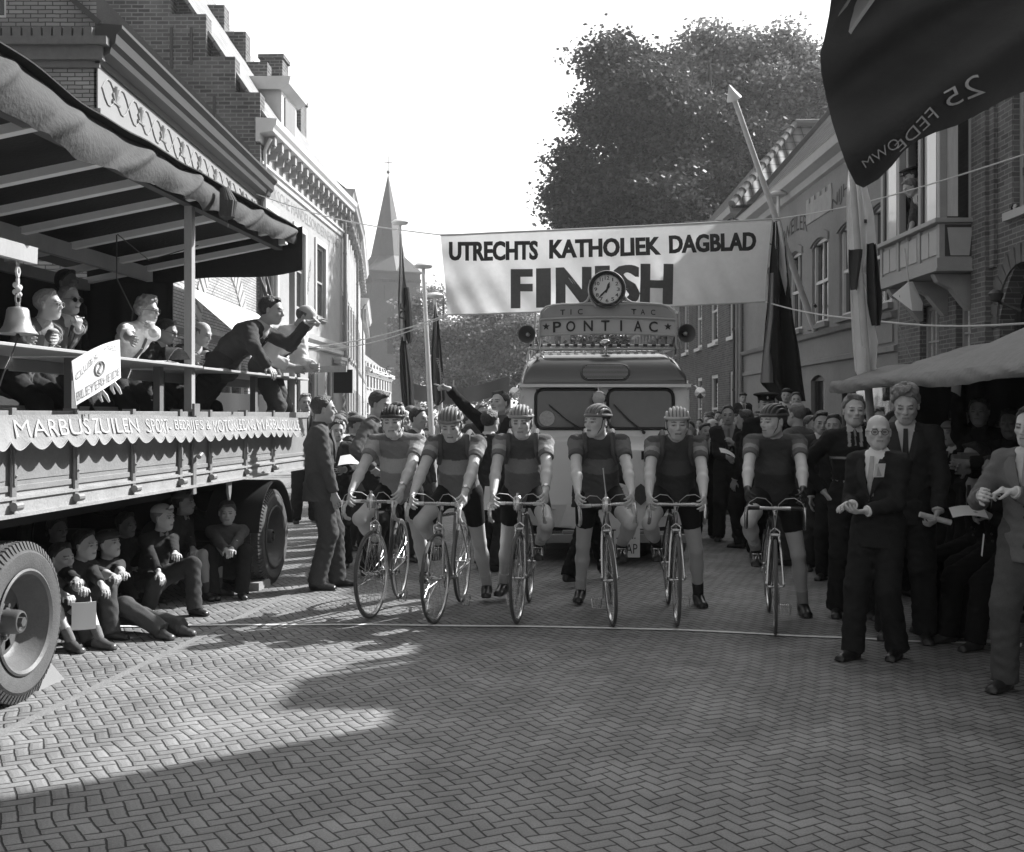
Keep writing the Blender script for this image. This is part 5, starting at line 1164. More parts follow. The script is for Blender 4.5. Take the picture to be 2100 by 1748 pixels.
    sg = empty('roof_sign', (0, 0, 0)); sg.parent = r
    PB = mat('pale sign panel', 0.5, 0.45, 0.4, 0.06, 3); TB = mat('sign tube', 0.42, 0.3, 0.5, 0.1, 10)
    def arc(x0, x1, y_, lift, n=16): return [Q(x0+(x1-x0)*i/n, y_-lift*(1-(2*i/n-1)**2), 0) for i in range(n+1)]
    bot = arc(1107, 1387, 689, 5); mid = arc(1107, 1387, 656, 5)
    tp = [Q(1107, 656), Q(1110, 640), Q(1120, 630), Q(1135, 626), Q(1180, 624), Q(1213, 622)]; tp2 = [Q(1276, 620), Q(1310, 622), Q(1355, 625), Q(1372, 630), Q(1382, 640), Q(1387, 656)]
    q = MB(); q.tube(bot, 0.014, 8); q.tube(mid, 0.014, 8); q.tube([Q(1107, 690)]+tp, 0.014, 8); q.tube(tp2+[Q(1387, 690)], 0.014, 8)
    q.tube([Q(1107, 690), Q(1107, 705), Q(1104, 716)], 0.014, 8); q.tube([Q(1387, 690), Q(1387, 705), Q(1390, 716)], 0.014, 8); q.tube([Q(1098, 640), Q(1096, 690), Q(1092, 715)], 0.012, 8); q.tube([Q(1393, 640), Q(1394, 690), Q(1398, 715)], 0.012, 8)
    q.tube([Q(1196, 623), Q(1204, 617), Q(1209, 607)], 0.012, 8); q.tube([Q(1296, 621), Q(1286, 615), Q(1280, 606)], 0.012, 8); q.tube([Q(1222, 630), Q(1212, 615)], 0.012, 6); q.tube([Q(1262, 630), Q(1272, 615)], 0.012, 6)
    q.tube(arc(1150, 1340, 624, 0), 0.012, 8)
    q.build('sign_frame', TB, sg)
    q = MB(); q.add([p+V((0, 0.02, 0)) for p in bot]+[p+V((0, 0.02, 0)) for p in mid], [(i, i+1, 18+i, 17+i) for i in range(16)]); q.build('name_panel', PB, sg, smooth=False)
    q = MB(); up = [Q(1108, 655), Q(1112, 641), Q(1122, 632), Q(1136, 628), Q(1180, 626), Q(1215, 624), Q(1273, 622), Q(1310, 624), Q(1354, 627), Q(1370, 632), Q(1380, 641), Q(1386, 655)]+list(reversed(arc(1108, 1386, 655, 5)))[1:-1]
    q.add([p+V((0, 0.022, 0)) for p in up], [tuple(range(len(up)))]); q.build('top_panel', mat('lower sign panel', 0.34, 0.5), sg, smooth=False)
    def lt(t, x0, x1, yb, h, mname=ink, lift=5, off=0.0, sp_=1.0):
        def f(x, y, z): px = x0+x; c_ = lift*(1-((px-1247)/140)**2); return Q(px, yb-c_-y)+V((0, 0.010, 0))
        text_on(t, f, 'lettering', ink, sg, width=x1-x0, height=h, offset=off, spacing=sp_)
    for ch, xa, xb in (('P', 1134, 1151), ('O', 1161, 1180), ('N', 1197, 1216), ('T', 1233, 1250), ('I', 1272, 1276), ('A', 1300, 1317), ('C', 1331, 1349)): lt(ch, xa, xb, 684, 22, off=0.02)
    for ch, xa, xb in (('T', 1149, 1159), ('I', 1170, 1172), ('C', 1185, 1195), ('T', 1295, 1305), ('A', 1314, 1323), ('C', 1335, 1344)): lt(ch, xa, xb, 650-1, 11, off=0.01)
    q = MB()
    for px in (1120, 1370):
        c_ = Q(px, 670); vs = [c_+V((0.045*(1 if i % 2 == 0 else 0.42)*math.sin(math.pi*i/5), 0.008, 0.045*(1 if i % 2 == 0 else 0.42)*math.cos(math.pi*i/5))) for i in range(10)]; q.add(vs+[c_+V((0, 0.008, 0))], [(i, (i+1) % 10, 10) for i in range(10)])
    q.build('star', ink, sg, smooth=False)
    # clock
    ck = empty('clock', Q(1244.5, 594)); ck.parent = sg; M = Matrix.Rotation(math.pi/2, 4, 'X'); R0 = 38.5*ss
    q = MB(); q.lathe([(0, -0.09), (R0*0.9, -0.09), (R0, -0.05), (R0, 0.045), (R0*0.965, 0.06), (R0*0.93, 0.045), (R0*0.93, 0.0)], 48, M); q.build('clock_case', mat('dark clock case', 0.10, 0.3, 0.6), ck)
    q = MB(); q.lathe([(R0*0.80, 0.03), (R0*0.775, 0.042), (R0*0.75, 0.03)], 48, M); q.build('bezel', CH, ck); q = MB(); q.lathe([(R0*0.93, 0.01), (R0*0.78, 0.012)], 48, M); q.build('dial_ring', BLACK, ck)
    q = MB(); q.lathe([(0, 0.02), (R0*0.78, 0.02)], 48, M); q.build('dial', mat('white clock dial', 0.75, 0.5, 0.3, 0.02), ck)
    for h in range(1, 13):
        a = math.pi/2-2*math.pi*h/12; x, z = R0*0.60*math.cos(a), R0*0.60*math.sin(a); wd = 0.034 if h < 10 else 0.05
        if h == 1 or h == 11: wd *= 0.7
        if h == 1: wd = 0.012
        text_on(str(h), lambda xx, yy, zz: V((x-wd/2+xx, -0.024, z-0.02+yy)), 'numeral', ink, ck, width=wd, height=0.04, offset=0.01)
    q = MB()
    for i in range(60): a = 2*math.pi*i/60; q.beam((R0*0.72*math.cos(a), -0.022, R0*0.72*math.sin(a)), (R0*(0.745)*math.cos(a), -0.022, R0*0.745*math.sin(a)), 0.003, 0.004)
    q.build('minute_marks', ink, ck, smooth=False)
    for an, l, w2 in ((R_(90-19), 0.42, 0.02), (R_(90-224), 0.72, 0.014)):
        q = MB(); d = V((math.cos(an), 0, math.sin(an))); n_ = V((-d.z, 0, d.x)); q.add([d*(-R0*0.2)+n_*w2*0.4, d*(-R0*0.2)-n_*w2*0.4, d*R0*l*0.6-n_*w2*0.7, d*R0*l, d*R0*l*0.6+n_*w2*0.7], [(0, 1, 2, 3, 4)]); q.v = [(x, -0.030, z) for x, y, z in q.v]; q.build('clock_hand', ink, ck, smooth=False)
    # loudspeaker horns
    for px, py, rad, tw in ((1081, 688, 18, 12), (1403, 686, 18.5, -6)):
        c_ = Q(px, py, -0.15); hn = empty('horn_speaker', c_); hn.parent = r; R1 = rad*ss; M = Matrix.Rotation(R_(-tw), 4, 'Z') @ Matrix.Rotation(math.pi/2, 4, 'X')
        q = MB(); q.lathe([(R1*0.22, -0.2), (R1*0.4, -0.14), (R1*0.75, -0.05), (R1, 0.02), (R1*1.03, 0.03), (R1*0.97, 0.03), (R1*0.7, -0.03), (R1*0.35, -0.10), (R1*0.15, -0.14)], 32, M); q.build('horn', mat('grey horn', 0.13, 0.35, 0.6), hn)
        q = MB(); q.lathe([(R1*0.22, -0.05), (R1*0.22, -0.02), (R1*0.10, 0.0), (0, 0.0)], 20, M); q.cyl(M @ V((0, 0, -0.32)), M @ V((0, 0, -0.18)), R1*0.45); q.build('driver_unit', mat('pale horn core', 0.5, 0.4), hn)
        q = MB(); q.tube([(0, 0.15, 0), (0.1 if px < 1200 else -0.1, 0.2, -0.02), (0.13 if px < 1200 else -0.13, 0.18, -0.12)], 0.012, 6); q.build('arm', IRON, hn)
    q = MB(); q.sph(Q(1242, 703), 0.05, 8, (1.2, 1, 0.8)); q.tube([Q(1242, 705), Q(1242, 718)], 0.015, 6); q.build('roof_lamp', CH, r)
van()
# ---------------------------------------------------------------- banner over the street, flags, ropes, awning
BC = mat('white banner cloth', 0.82, 0.9, 0.1, 0.08, 0.8, 0.5, 9, trans=0.55, fine=0.06)
def finish_banner():
    YB = 21.5
    TL, TR, BR, BL = [W(x, y, YB) for x, y in ((903, 482), (1583, 450), (1569, 619), (918, 646))]
    r = empty('finish_banner', (TL+BL)/2, 0, 'wide white cloth banner lettered in black stretched across the street', 'banner'); o = V(r.location)
    def P(u, v, z=0):
        top = TL.lerp(TR, u); bt = BL.lerp(BR, u); top.z -= 0.05*math.sin(math.pi*u)*0.3; bt.z -= 0.02*math.sin(math.pi*u)
        p = top.lerp(bt, v)-o
        rip = 0.12*math.sin(u*6+v*2)*math.sin(math.pi*v)+0.04*math.sin(u*30+v*5+3*math.sin(v*3))*min(1, v*1.5)+0.022*math.sin(u*70-v*9+2*math.sin(u*9))*v+0.03*math.exp(-u*14)*math.sin(v*14)
        rip += 0.05*math.exp(-((u-0.07-0.1*v)*16)**2)
        return p+V((0, -z+rip, 0))
    sheet(lambda u, v: P(u, v), 'cloth', BC, 160, 30, 0.004, r)
    q = MB(); q.tube([P(i/40, 0) for i in range(41)], 0.018, 6); q.tube([P(i/40, 1) for i in range(41)], 0.014, 6); q.build('hem_rope', mat('rope', 0.5, 0.9), r)
    ink = mat('banner lettering paint', 0.035, 0.9, 0.1, 0.2, 20)
    def m1(x, y, z): u = 0.0265+x*0.932; return P(u, 1-y, 0.012)
    # lines tilt with the cloth
    def line(t, px0, px1, yb0, yb1, h, off, sp_=1.0, mm=None, dp=0.014, bold=0.7):
        if bold: line(t, px0-bold, px1-bold, yb0, yb1, h, off, sp_, mm, dp+0.003, 0); line(t, px0+bold, px1+bold, yb0, yb1, h, off, sp_, mm, dp+0.006, 0)
        def f(x, y, z):
            px = px0+x; py = yb0+(yb1-yb0)*(x/(px1-px0))-y
            a = (px-903)/(1583-903); top = 482+(450-482)*a; bt = 646+(619-646)*a; v = (py-top)/(bt-top); L = 903+15*v; Rr = 1583-14*v; return P((px-L)/(Rr-L), v, dp)
        text_on(t, f, 'lettering', mm or ink, r, width=px1-px0, height=h, offset=off, spacing=sp_, sub=3)
    line('UTRECHTS', 921, 1103, 534, 531, 39, 0.034); line('KATHOLIEK', 1127, 1353, 529, 524, 39, 0.034); line('DAGBLAD', 1371, 1550, 521, 514, 38, 0.034)
    for ch, a, c in (('F', 1050, 1090), ('I', 1102, 1127), ('N', 1142, 1210), ('I', 1222, 1247), ('S', 1257, 1309), ('H', 1314, 1377)): k = (a-1050)/327; line(ch, a, c, 631-10*k, 630.5-10*k, 81, 0.028, bold=2.6, mm=mat('faded banner lettering paint', 0.10, 0.9, 0.1, 0.2, 20))
    return P, o
finish_banner()
ROPE = mat('rope', 0.5, 0.9, 0.1, 0.2, 30)
def rope(pts, label, rr=0.012, sag=0.15, cat='rope'):
    b = MB(); o = V(pts[0])
    for a, c in zip(pts[:-1], pts[1:]): b.tube([V(a).lerp(V(c), i/14)-V((0, 0, sag*math.sin(math.pi*i/14)))-o for i in range(15)], rr, 6)
    ob = b.build('rope', ROPE); ob.location = o; tag(ob, label, cat, None)
rope([W(903, 482, 21.5), W(525, 398, 27.5)], 'thin rope from the banner top corner to the corner house', 0.012)
rope([W(918, 646, 21.5), W(626, 714, 23.5)], 'doubled rope from the banner foot to the merchant house', 0.012, 0.1)
rope([W(918, 648, 21.5), W(626, 720, 23.5)], 'lower strand of the doubled rope at the banner foot', 0.010, 0.16)
rope([W(1583, 450, 21.5), W(2130, 308, 10.8)], 'rope from the banner top past the oriel window', 0.009, 0.1)
rope([W(1569, 619, 21.5), W(1790, 658, 14), W(2130, 662, 11.0)], 'rope from the banner foot past the leaning white pole', 0.012, 0.05)
POLE = mat('white flagpole paint', 0.6, 0.5, 0.4, 0.15, 6)
def hang(name, fn, tones, parent, nu=24, nv=40, th=0.006, m=None):
    return sheet(fn, name, m, nu, nv, th, parent)
def cloth_from_outline(rows, Y, o, amp=0.06, nf=3.0, ph=0.0):
    """rows: (py, px_left, px_right) down the picture, real depth folds"""
    def f(u, v):
        t = v*(len(rows)-1); i = min(int(t), len(rows)-2); k = t-i
        py, a, b = [rows[i][j]*(1-k)+rows[i+1][j]*k for j in range(3)]
        x = a+(b-a)*u; p = W(x, py, Y); wd = abs(b-a)/FPX*Y
        return p-o+V((0, min(amp, wd*0.6)*math.sin(u*nf*math.pi+ph+v*1.3), 0))
    return f
FDK = mat('dark flag cloth', 0.025, 0.9, 0.1, 0.2, 3, 0.2, 30, trans=0.1); FWH = mat('white flag cloth', 0.8, 0.9, 0.1, 0.08, 3, 0.2, 30, trans=0.5); FMD = mat('mid flag cloth', 0.28, 0.9, 0.1, 0.15, 3, 0.2, 30, trans=0.25)
def house_flag():
    Y1 = 22.0; tip, base = W(1508, 210, 20.6), W(1673, 682, 22.6)
    r = empty('slanting_flagpole', base, 0, 'white flagpole with arrow tip slanting out from the stucco house, long dark flag', 'flagpole'); o = V(base)
    q = MB(); q.tube([V((0, 0, 0)), tip-o], [0.065, 0.045], 12); q.tube([V((0, 0, 0.0)), V((0.35, 0.2, 0.1))], 0.05, 8); q.build('pole', POLE, r)
    d = (tip-o).normalized(); q = MB(); q.tube([tip-o, tip-o+d*0.06, tip-o+d*0.06, tip-o+d*0.34], [0.05, 0.06, 0.14, 0.004], 10); q.build('finial', POLE, r)
    q = MB(); q.tube([V((0.0, -0.02, 0.5)), V((-0.05, -0.05, 0.55))], 0.03, 8); q.build('ring', IRON, r)
    rows = [(455, 1586, 1600), (490, 1584, 1608), (530, 1581, 1612), (600, 1578, 1622), (660, 1572, 1630), (720, 1568, 1642), (785, 1562, 1650), (823, 1600, 1656)]
    sheet(cloth_from_outline(rows, 21.0, o, 0.16, 4), 'dark_flag', FDK, 26, 40, 0.006, r)
    rows = [(455, 1590, 1600), (500, 1590, 1612), (540, 1596, 1618), (580, 1606, 1622), (630, 1619, 1624)]
    sheet(cloth_from_outline(rows, 20.9, o, 0.05, 2), 'white_flag_strip', FWH, 10, 24, 0.006, r)
    rows = [(560, 1580, 1586), (650, 1574, 1586), (720, 1567, 1580), (785, 1560, 1590)]
    sheet(cloth_from_outline(rows, 20.85, o, 0.06, 2), 'grey_flag_strip', FMD, 10, 24, 0.006, r)
house_flag()
def near_pole():
    Y = 10.4; base = W(1812, 1207, Y); base.z = 0; top = W(1742, 285, Y-0.3)
    r = empty('leaning_flagpole', base, 0, 'pale wooden pole leaning above the awning with furled white and dark flag', 'flagpole'); o = V(base)
    q = MB(); q.tube([V((0, 0, 0)), (top-o)*0.5, top-o], [0.042, 0.034, 0.026], 12); q.build('pole', mat('pale stripped pole', 0.5, 0.7, 0.2, 0.2, 8, 0.1, 60), r)
    q = MB(); c_ = W(1769, 455, Y-0.06)-o; q.tube([c_-V((0, 0, 0.015)), c_+V((0, 0, 0.015))], 0.04, 12); q.build('band', IRON, r)
    sheet(cloth_from_outline([(300, 1744, 1756), (380, 1738, 1776), (440, 1738, 1790), (520, 1740, 1797), (560, 1743, 1780)], Y-0.12, o, 0.05, 3), 'white_flag', FWH, 16, 24, 0.005, r)
    sheet(cloth_from_outline([(500, 1778, 1796), (560, 1778, 1801), (620, 1781, 1807), (668, 1790, 1803)], Y-0.2, o, 0.05, 3), 'dark_flag_strip', mat('dark grey flag cloth', 0.07, 0.9, 0.1, 0.2, 3, 0.2, 30, trans=0.15), 14, 24, 0.005, r)
    sheet(cloth_from_outline([(550, 1742, 1764), (640, 1746, 1786), (700, 1750, 1798), (760, 1756, 1794), (782, 1768, 1786)], Y-0.14, o, 0.05, 3), 'white_flag', FWH, 14, 24, 0.005, r)
    sheet(cloth_from_outline([(512, 1740, 1768), (550, 1741, 1766), (595, 1746, 1758)], Y-0.24, o, 0.03, 2), 'dark_flag_strip', mat('dark grey flag cloth', 0.07, 0.9), 10, 12, 0.005, r)
near_pole()
def federation_flag():
    Yf = 3.3
    L = [(1712, -60), (1700, 30), (1690, 80), (1682, 110), (1684, 150), (1694, 200), (1706, 250), (1722, 300), (1738, 345), (1755, 378), (1770, 385)]
    B_ = [(1770, 385), (1800, 368), (1828, 340), (1850, 312), (1875, 290), (1915, 272), (1960, 258), (2010, 232), (2060, 205), (2110, 184), (2330, 110)]
    T_ = [(1712, -60), (1800, -90), (1900, -110), (2050, -130), (2330, -150)]
    def ev(P, t): t *= len(P)-1; i = min(int(t), len(P)-2); k = t-i; return P[i][0]*(1-k)+P[i+1][0]*k, P[i][1]*(1-k)+P[i+1][1]*k
    r = empty('waving_flag', W(2330, 0, Yf), 0, 'large dark lettered flag blowing in close overhead, words seen from behind', 'flag'); o = V(r.location)
    def dep(px, py): s = (px-1700)*0.6+(py)*0.9; return Yf+0.10*math.sin(s*0.013)+0.05*math.sin(s*0.034+1)+0.0005*(px-1700)
    def P(u, v, off=0):
        a = ev(L, v)
        # u 0 = left edge, 1 = right; blend top and bottom edges
        tx_, ty = ev(T_, u); bx_, by = ev(B_, u)
        l0, l1 = ev(L, v); r0, r1 = 2330, -150+260*v
        x = (1-v)*tx_+v*bx_+(1-u)*(l0-((1-v)*L[0][0]+v*L[-1][0]))
        y = (1-v)*ty+v*by+(1-u)*(l1-((1-v)*L[0][1]+v*L[-1][1]))
        return x, y
    sheet(lambda u, v: (lambda q: W(q[0], q[1], dep(*q))-o)(P(u, v)), 'flag_cloth', mat('federation flag cloth', 0.14, 0.85, 0.2, 0.3, 3, 0.3, 40, trans=0.65), 60, 40, 0.003, r)
    sheet(lambda u, v: (lambda q: W(q[0], q[1]+(1-v)*-0, dep(*q)+0.03)-o)(P(0.0+1.0*u, min(0.995, 0.45+0.54*v-0.35*u))), 'flag_lining', mat('flag lining', 0.02, 0.9), 40, 20, 0.003, r)
    ink = mat('flag lettering', 0.5, 0.9, 0.1, 0.3, 40)
    def letters(t, x0, y0, x1, y1, h0, h1):
        Lx, Ly = x1-x0, y1-y0; Ln = math.hypot(Lx, Ly); n_ = (-Ly/Ln*-1, Lx/Ln*-1)
        def f(x, y, z):
            s = x/Ln; h = h0+(h1-h0)*s; nx, ny = Ly/Ln, -Lx/Ln
            if ny > 0: nx, ny = -nx, -ny
            px = x0+Lx*s+nx*y*h; py = y0+Ly*s+ny*y*h; return W(px, py, dep(px, py)-0.012)-o
        text_on(t, f, 'lettering', ink, r, width=Ln, height=1.0, offset=-0.008)
    letters('25', 2022, 190, 1945, 222, 44, 34); letters('FEDE', 1926, 240, 1846, 312, 28, 18); letters('OWM', 1848, 300, 1775, 345, 22, 16)
    q = MB(); hl = [(1700, 70), (1715, 40), (1735, 8), (1760, -30), (1790, -60)]; 
    sheet(lambda u, v: (lambda t: W(ev(hl, v)[0]+u*(34+10*v), ev(hl, v)[1]+u*20, Yf+0.09+0.02*math.sin(u*5))-o)(0), 'pale_stripe', mat('pale flag stripe', 0.5, 0.9, 0.1, 0.1, 3, trans=0.4), 6, 14, 0.003, r)
federation_flag()
def flagpole(px_top, py_top, px_base, Y, label, flags=(), rr=0.05, cap=True):
    top = W(px_top, py_top, Y); base = V(((px_base-CX)/FPX*Y, Y, 0)); r = empty('flagpole', base, 0, label, 'flagpole'); o = V(base)
    q = MB(); q.tube([V((0, 0, 0)), top-o], [rr*1.2, rr*0.7], 10); q.build('pole', POLE, r)
    if cap: q = MB(); q.lathe([(0, 0), (0.16, 0.02), (0.19, 0.06), (0.12, 0.11), (0, 0.13)], 16, Matrix.Translation(top-o)); q.build('cap', POLE, r)
    for nm, rows, m, dy, amp, nf in flags: sheet(cloth_from_outline(rows, Y+dy, o, amp, nf), nm, m, 20, 36, 0.006, r)
    return r, o
r1, o1 = flagpole(820, 462, 842, 24.5, 'tall flagpole by the banner ropes with long two-tone lettered flag', [
    ('pale_flag', [(480, 820, 823), (560, 818, 830), (620, 815, 838), (680, 818, 844), (700, 822, 846)], mat('grey flag cloth', 0.28, 0.9, 0.1, 0.15, 3, trans=0.3), -0.1, 0.10, 3),
    ('dark_flag', [(590, 828, 838), (640, 828, 844), (690, 832, 846), (705, 836, 842)], FDK, -0.22, 0.08, 2),
    ('dark_flag', [(690, 824, 830), (720, 819, 838), (780, 820, 846), (830, 824, 849), (838, 832, 846)], FDK, -0.1, 0.12, 4)])
def fl1(x, y, z): a = R_(-70); return W(820+x*math.cos(a)+y*0.9, 655+x*-math.sin(a)*-1-y*0.2, 24.15)-o1
text_on('DE', lambda x, y, z: W(818+y*0.9+x*0.1, 652-x+y*0.35, 24.1)-o1, 'lettering', BLACK, r1, width=30, height=14, offset=0.03)
flagpole(868, 552, 892, 22.0, 'bare thin white flagpole between two flags')
r2, o2 = flagpole(892, 612, 912, 24.0, 'shorter flagpole with narrow dark lettered flag', [('dark_flag', [(625, 891, 893), (660, 888, 900), (720, 884, 906), (780, 884, 911), (820, 888, 914), (832, 893, 900)], mat('dark grey flag cloth', 0.07, 0.9), -0.1, 0.12, 3)])
text_on('PEDAALRIDDERS', lambda x, y, z: W(894+x*0.24-y*-1.0, 735+x-0.0*y, 23.75)-o2, 'lettering', mat('flag lettering pale', 0.5, 0.9), r2, width=58, height=6)
flagpole(1596, 403, 1606, 24.5, 'thin grey flagpole with a round cap behind the banner end')
flagpole(885, 735, 886, 40, 'small distant flagpole at the foot of the trees')
flagpole(930, 780, 931, 42, 'short white pole beyond the pointing man', cap=False, rr=0.04)
def far_banner():
    Y = 33.0; r = empty('far_banner', W(815, 790, Y), 0, 'drab plain cloth banner sagging across the far street', 'banner'); o = V(r.location)
    def f(u, v): x = 840+u*205; yt = 786+28*math.sin(math.pi*min(1, u*1.0))*0.5+(-0)*u; yb = 810+14*math.sin(math.pi*u); p = W(x, (yt)*(1-v)+(yb+8)*v-16*u*u, Y)-o; p.y += 0.1*math.sin(u*15); return p
    sheet(f, 'cloth', mat('drab cloth', 0.16, 0.9, 0.1, 0.15, 2, trans=0.3), 40, 6, 0.006, r)
far_banner()
# awning over the press benches, right
def press_awning():
    r = empty('press_awning', (2.95, 7.0, 0), 0, 'low light canvas awning on posts over the crowded press benches', 'awning'); o = V(r.location)
    zf = 1.86
    def X(Y): return 2.93-(Y-8)*0.0
    AC = mat('light tent canvas', 0.22, 0.85, 0.2, 0.12, 3, 0.5, 14, trans=0.04, fine=0.12)
    def top(u, v):
        Y = 10.3-u*6.0; x = 2.93+v*2.2; z = zf+(0.14+0.22*min(1, u*2))*(1-math.exp(-v*2.2/0.33))+0.15*v+0.03*math.sin(u*23+v*9)*min(1, v*5)-0.035*abs(math.sin(u*13+v*2.5))*min(1, v*8)+0.07*fbm(Y*2.5, x*2.5)*min(1, v*6)
        return V((x, Y, z))-o
    sheet(top, 'canvas_roof', AC, 60, 20, 0.008, r)
    def edge(u, v):
        Y = 10.32-u*6.0; s = 0.012*math.sin(Y*9+v*4)+0.015*fbm(Y*3, v)
        return V((2.90-0.03*math.sin(v*2.5)-abs(s), Y, zf+0.01-v*(0.085+0.02*math.sin(Y*2.7))))-o
    sheet(edge, 'canvas_edge', AC, 100, 6, 0.01, r)
    sheet(lambda u, v: V((2.93+u*2.2, 10.32+0.02*math.sin(u*20), zf+0.14*(1-math.exp(-u*2.2/0.33))+0.15*u-v*0.1))-o, 'canvas_end', AC, 24, 3, 0.01, r)
    q = MB(); q.beam(V((2.94, 10.3, zf-0.035))-o, V((2.94, 4.3, zf-0.035))-o, 0.05, 0.06); q.build('front_bar', WOOD, r, smooth=False)
    sheet(lambda u, v: V((5.05+0.03*math.sin(u*50), 10.2-u*5.9, 0.3+v*1.75))-o, 'awning_back_shade_sheet', mat('dark drape and shade sheet', 0.035, 0.95), 60, 2, 0.01, r)  # added dark sheet, blackens the space below the awning as shade would
    sheet(lambda u, v: V((3.5+u*1.55, 10.25+0.02*math.sin(u*40), 0.2+v*1.72))-o, 'awning_end_shade_sheet', mat('dark drape and shade sheet', 0.035, 0.95), 40, 2, 0.01, r)  # added sheet standing for the dark crowd and shade at the far end
    for Y in (10.2, 4.5):
        for x in (2.96, 5.0): q = MB(); z = zf if x < 4 else zf+0.15; q.tube([V((x, Y, 0))-o, V((x, Y, z-0.03))-o], 0.025, 8); q.build('post', mat('dark stick', 0.1, 0.7), r)
    for Y in (10.2, 8.7, 7.1, 5.7, 4.5): q = MB(); q.beam(V((2.95, Y, zf-0.03))-o, V((5.1, Y, zf+0.16))-o, 0.04, 0.05); q.build('rafter', WOOD, r, smooth=False)
press_awning()
def box_speaker():
    c = [W(*p) for p in ((1862, 577, 15.0), (1806, 635, 14.9), (1866, 662, 14.7), (1907, 640, 14.9), (1886, 585, 15.2))]
    r = empty('hanging_loudspeaker', W(1858, 560, 15.1), 0, 'pale wedge-shaped loudspeaker box hanging below the oriel', 'loudspeaker'); o = V(r.location)
    a, b_, c1, d, e = [p-o for p in (W(1863, 578, 15.25), W(1829, 606, 14.9), W(1871, 638, 14.75), W(1893, 622, 15.15), W(1872, 577, 15.5))]
    bk = [p+V((0.22, 0.25, 0.02)) for p in (b_, c1)]
    q = MB(); q.add([a, b_, c1, d, e, bk[0], bk[1]], [(0, 1, 2), (0, 2, 3, 4), (0, 4, 5, 1), (1, 5, 6, 2), (2, 6, 3), (3, 6, 5, 4)])
    o1_ = q.build('box', mat('pale plywood box', 0.8, 0.6, 0.3, 0.06, 3), r, smooth=False, fix=True); bevel(o1_, 0.006)
    q = MB(); q.tube([a, V((0.05, 0.2, 0.35))], 0.012, 6); q.tube([b_+V((0.1, 0, 0)), W(1843, 668, 15.1)-o, W(1868, 735, 15.3)-o, W(1886, 770, 15.6)-o], 0.006, 5); q.build('cord', ROPE, r)
box_speaker()
# ---------------------------------------------------------------- people: one continuous skin surface each, clothes as children
# surfaces are grown from smooth-blended limbs (distance field) and extracted with surface nets
def _net(f, o, h):
    s = f < 0; nx, ny, nz = f.shape
    c = s[:-1, :-1, :-1].astype(np.int8)
    tot = np.zeros((nx-1, ny-1, nz-1), np.int8)
    for dx in (0, 1):
        for dy in (0, 1):
            for dz in (0, 1): tot += s[dx:nx-1+dx, dy:ny-1+dy, dz:nz-1+dz]
    act = (tot > 0) & (tot < 8); I = np.argwhere(act)
    if len(I) == 0: return np.zeros((0, 3)), np.zeros((0, 4), int)
    idx = -np.ones(act.shape, np.int64); idx[act] = np.arange(len(I))
    P = np.zeros((len(I), 3)); cnt = np.zeros(len(I))
    cor = np.array([(a, b, c_) for a in (0, 1) for b in (0, 1) for c_ in (0, 1)])
    val = np.stack([f[I[:, 0]+a, I[:, 1]+b, I[:, 2]+c_] for a, b, c_ in cor], 1)
    for i in range(8):
        for j in range(i+1, 8):
            if abs(cor[i]-cor[j]).sum() != 1: continue
            a, b = val[:, i], val[:, j]; m = (a < 0) != (b < 0); t = np.where(m, a/np.where(m, a-b, 1), 0)
            P += np.where(m[:, None], cor[i]+(cor[j]-cor[i])*t[:, None], 0); cnt += m
    P = P/cnt[:, None]; vs = (I+P)*h+o
    F = []
    for ax in range(3):
        u, v = (ax+1) % 3, (ax+2) % 3
        sl0 = [slice(None)]*3; sl1 = [slice(None)]*3; sl0[ax] = slice(0, -1); sl1[ax] = slice(1, None)
        a, b = s[tuple(sl0)], s[tuple(sl1)]; E = np.argwhere(a != b)
        ok = (E[:, u] > 0) & (E[:, v] > 0) & (E[:, u] < f.shape[u]-1) & (E[:, v] < f.shape[v]-1); E = E[ok]
        fl = a[E[:, 0], E[:, 1], E[:, 2]]
        q = []
        for du, dv in ((0, 0), (-1, 0), (-1, -1), (0, -1)):
            K = E.copy(); K[:, u] += du; K[:, v] += dv; q.append(idx[K[:, 0], K[:, 1], K[:, 2]])
        q = np.stack(q, 1); q[~fl] = q[~fl][:, ::-1]; F.append(q)
    F = np.concatenate(F); F = F[(F >= 0).all(1)]
    return vs, F
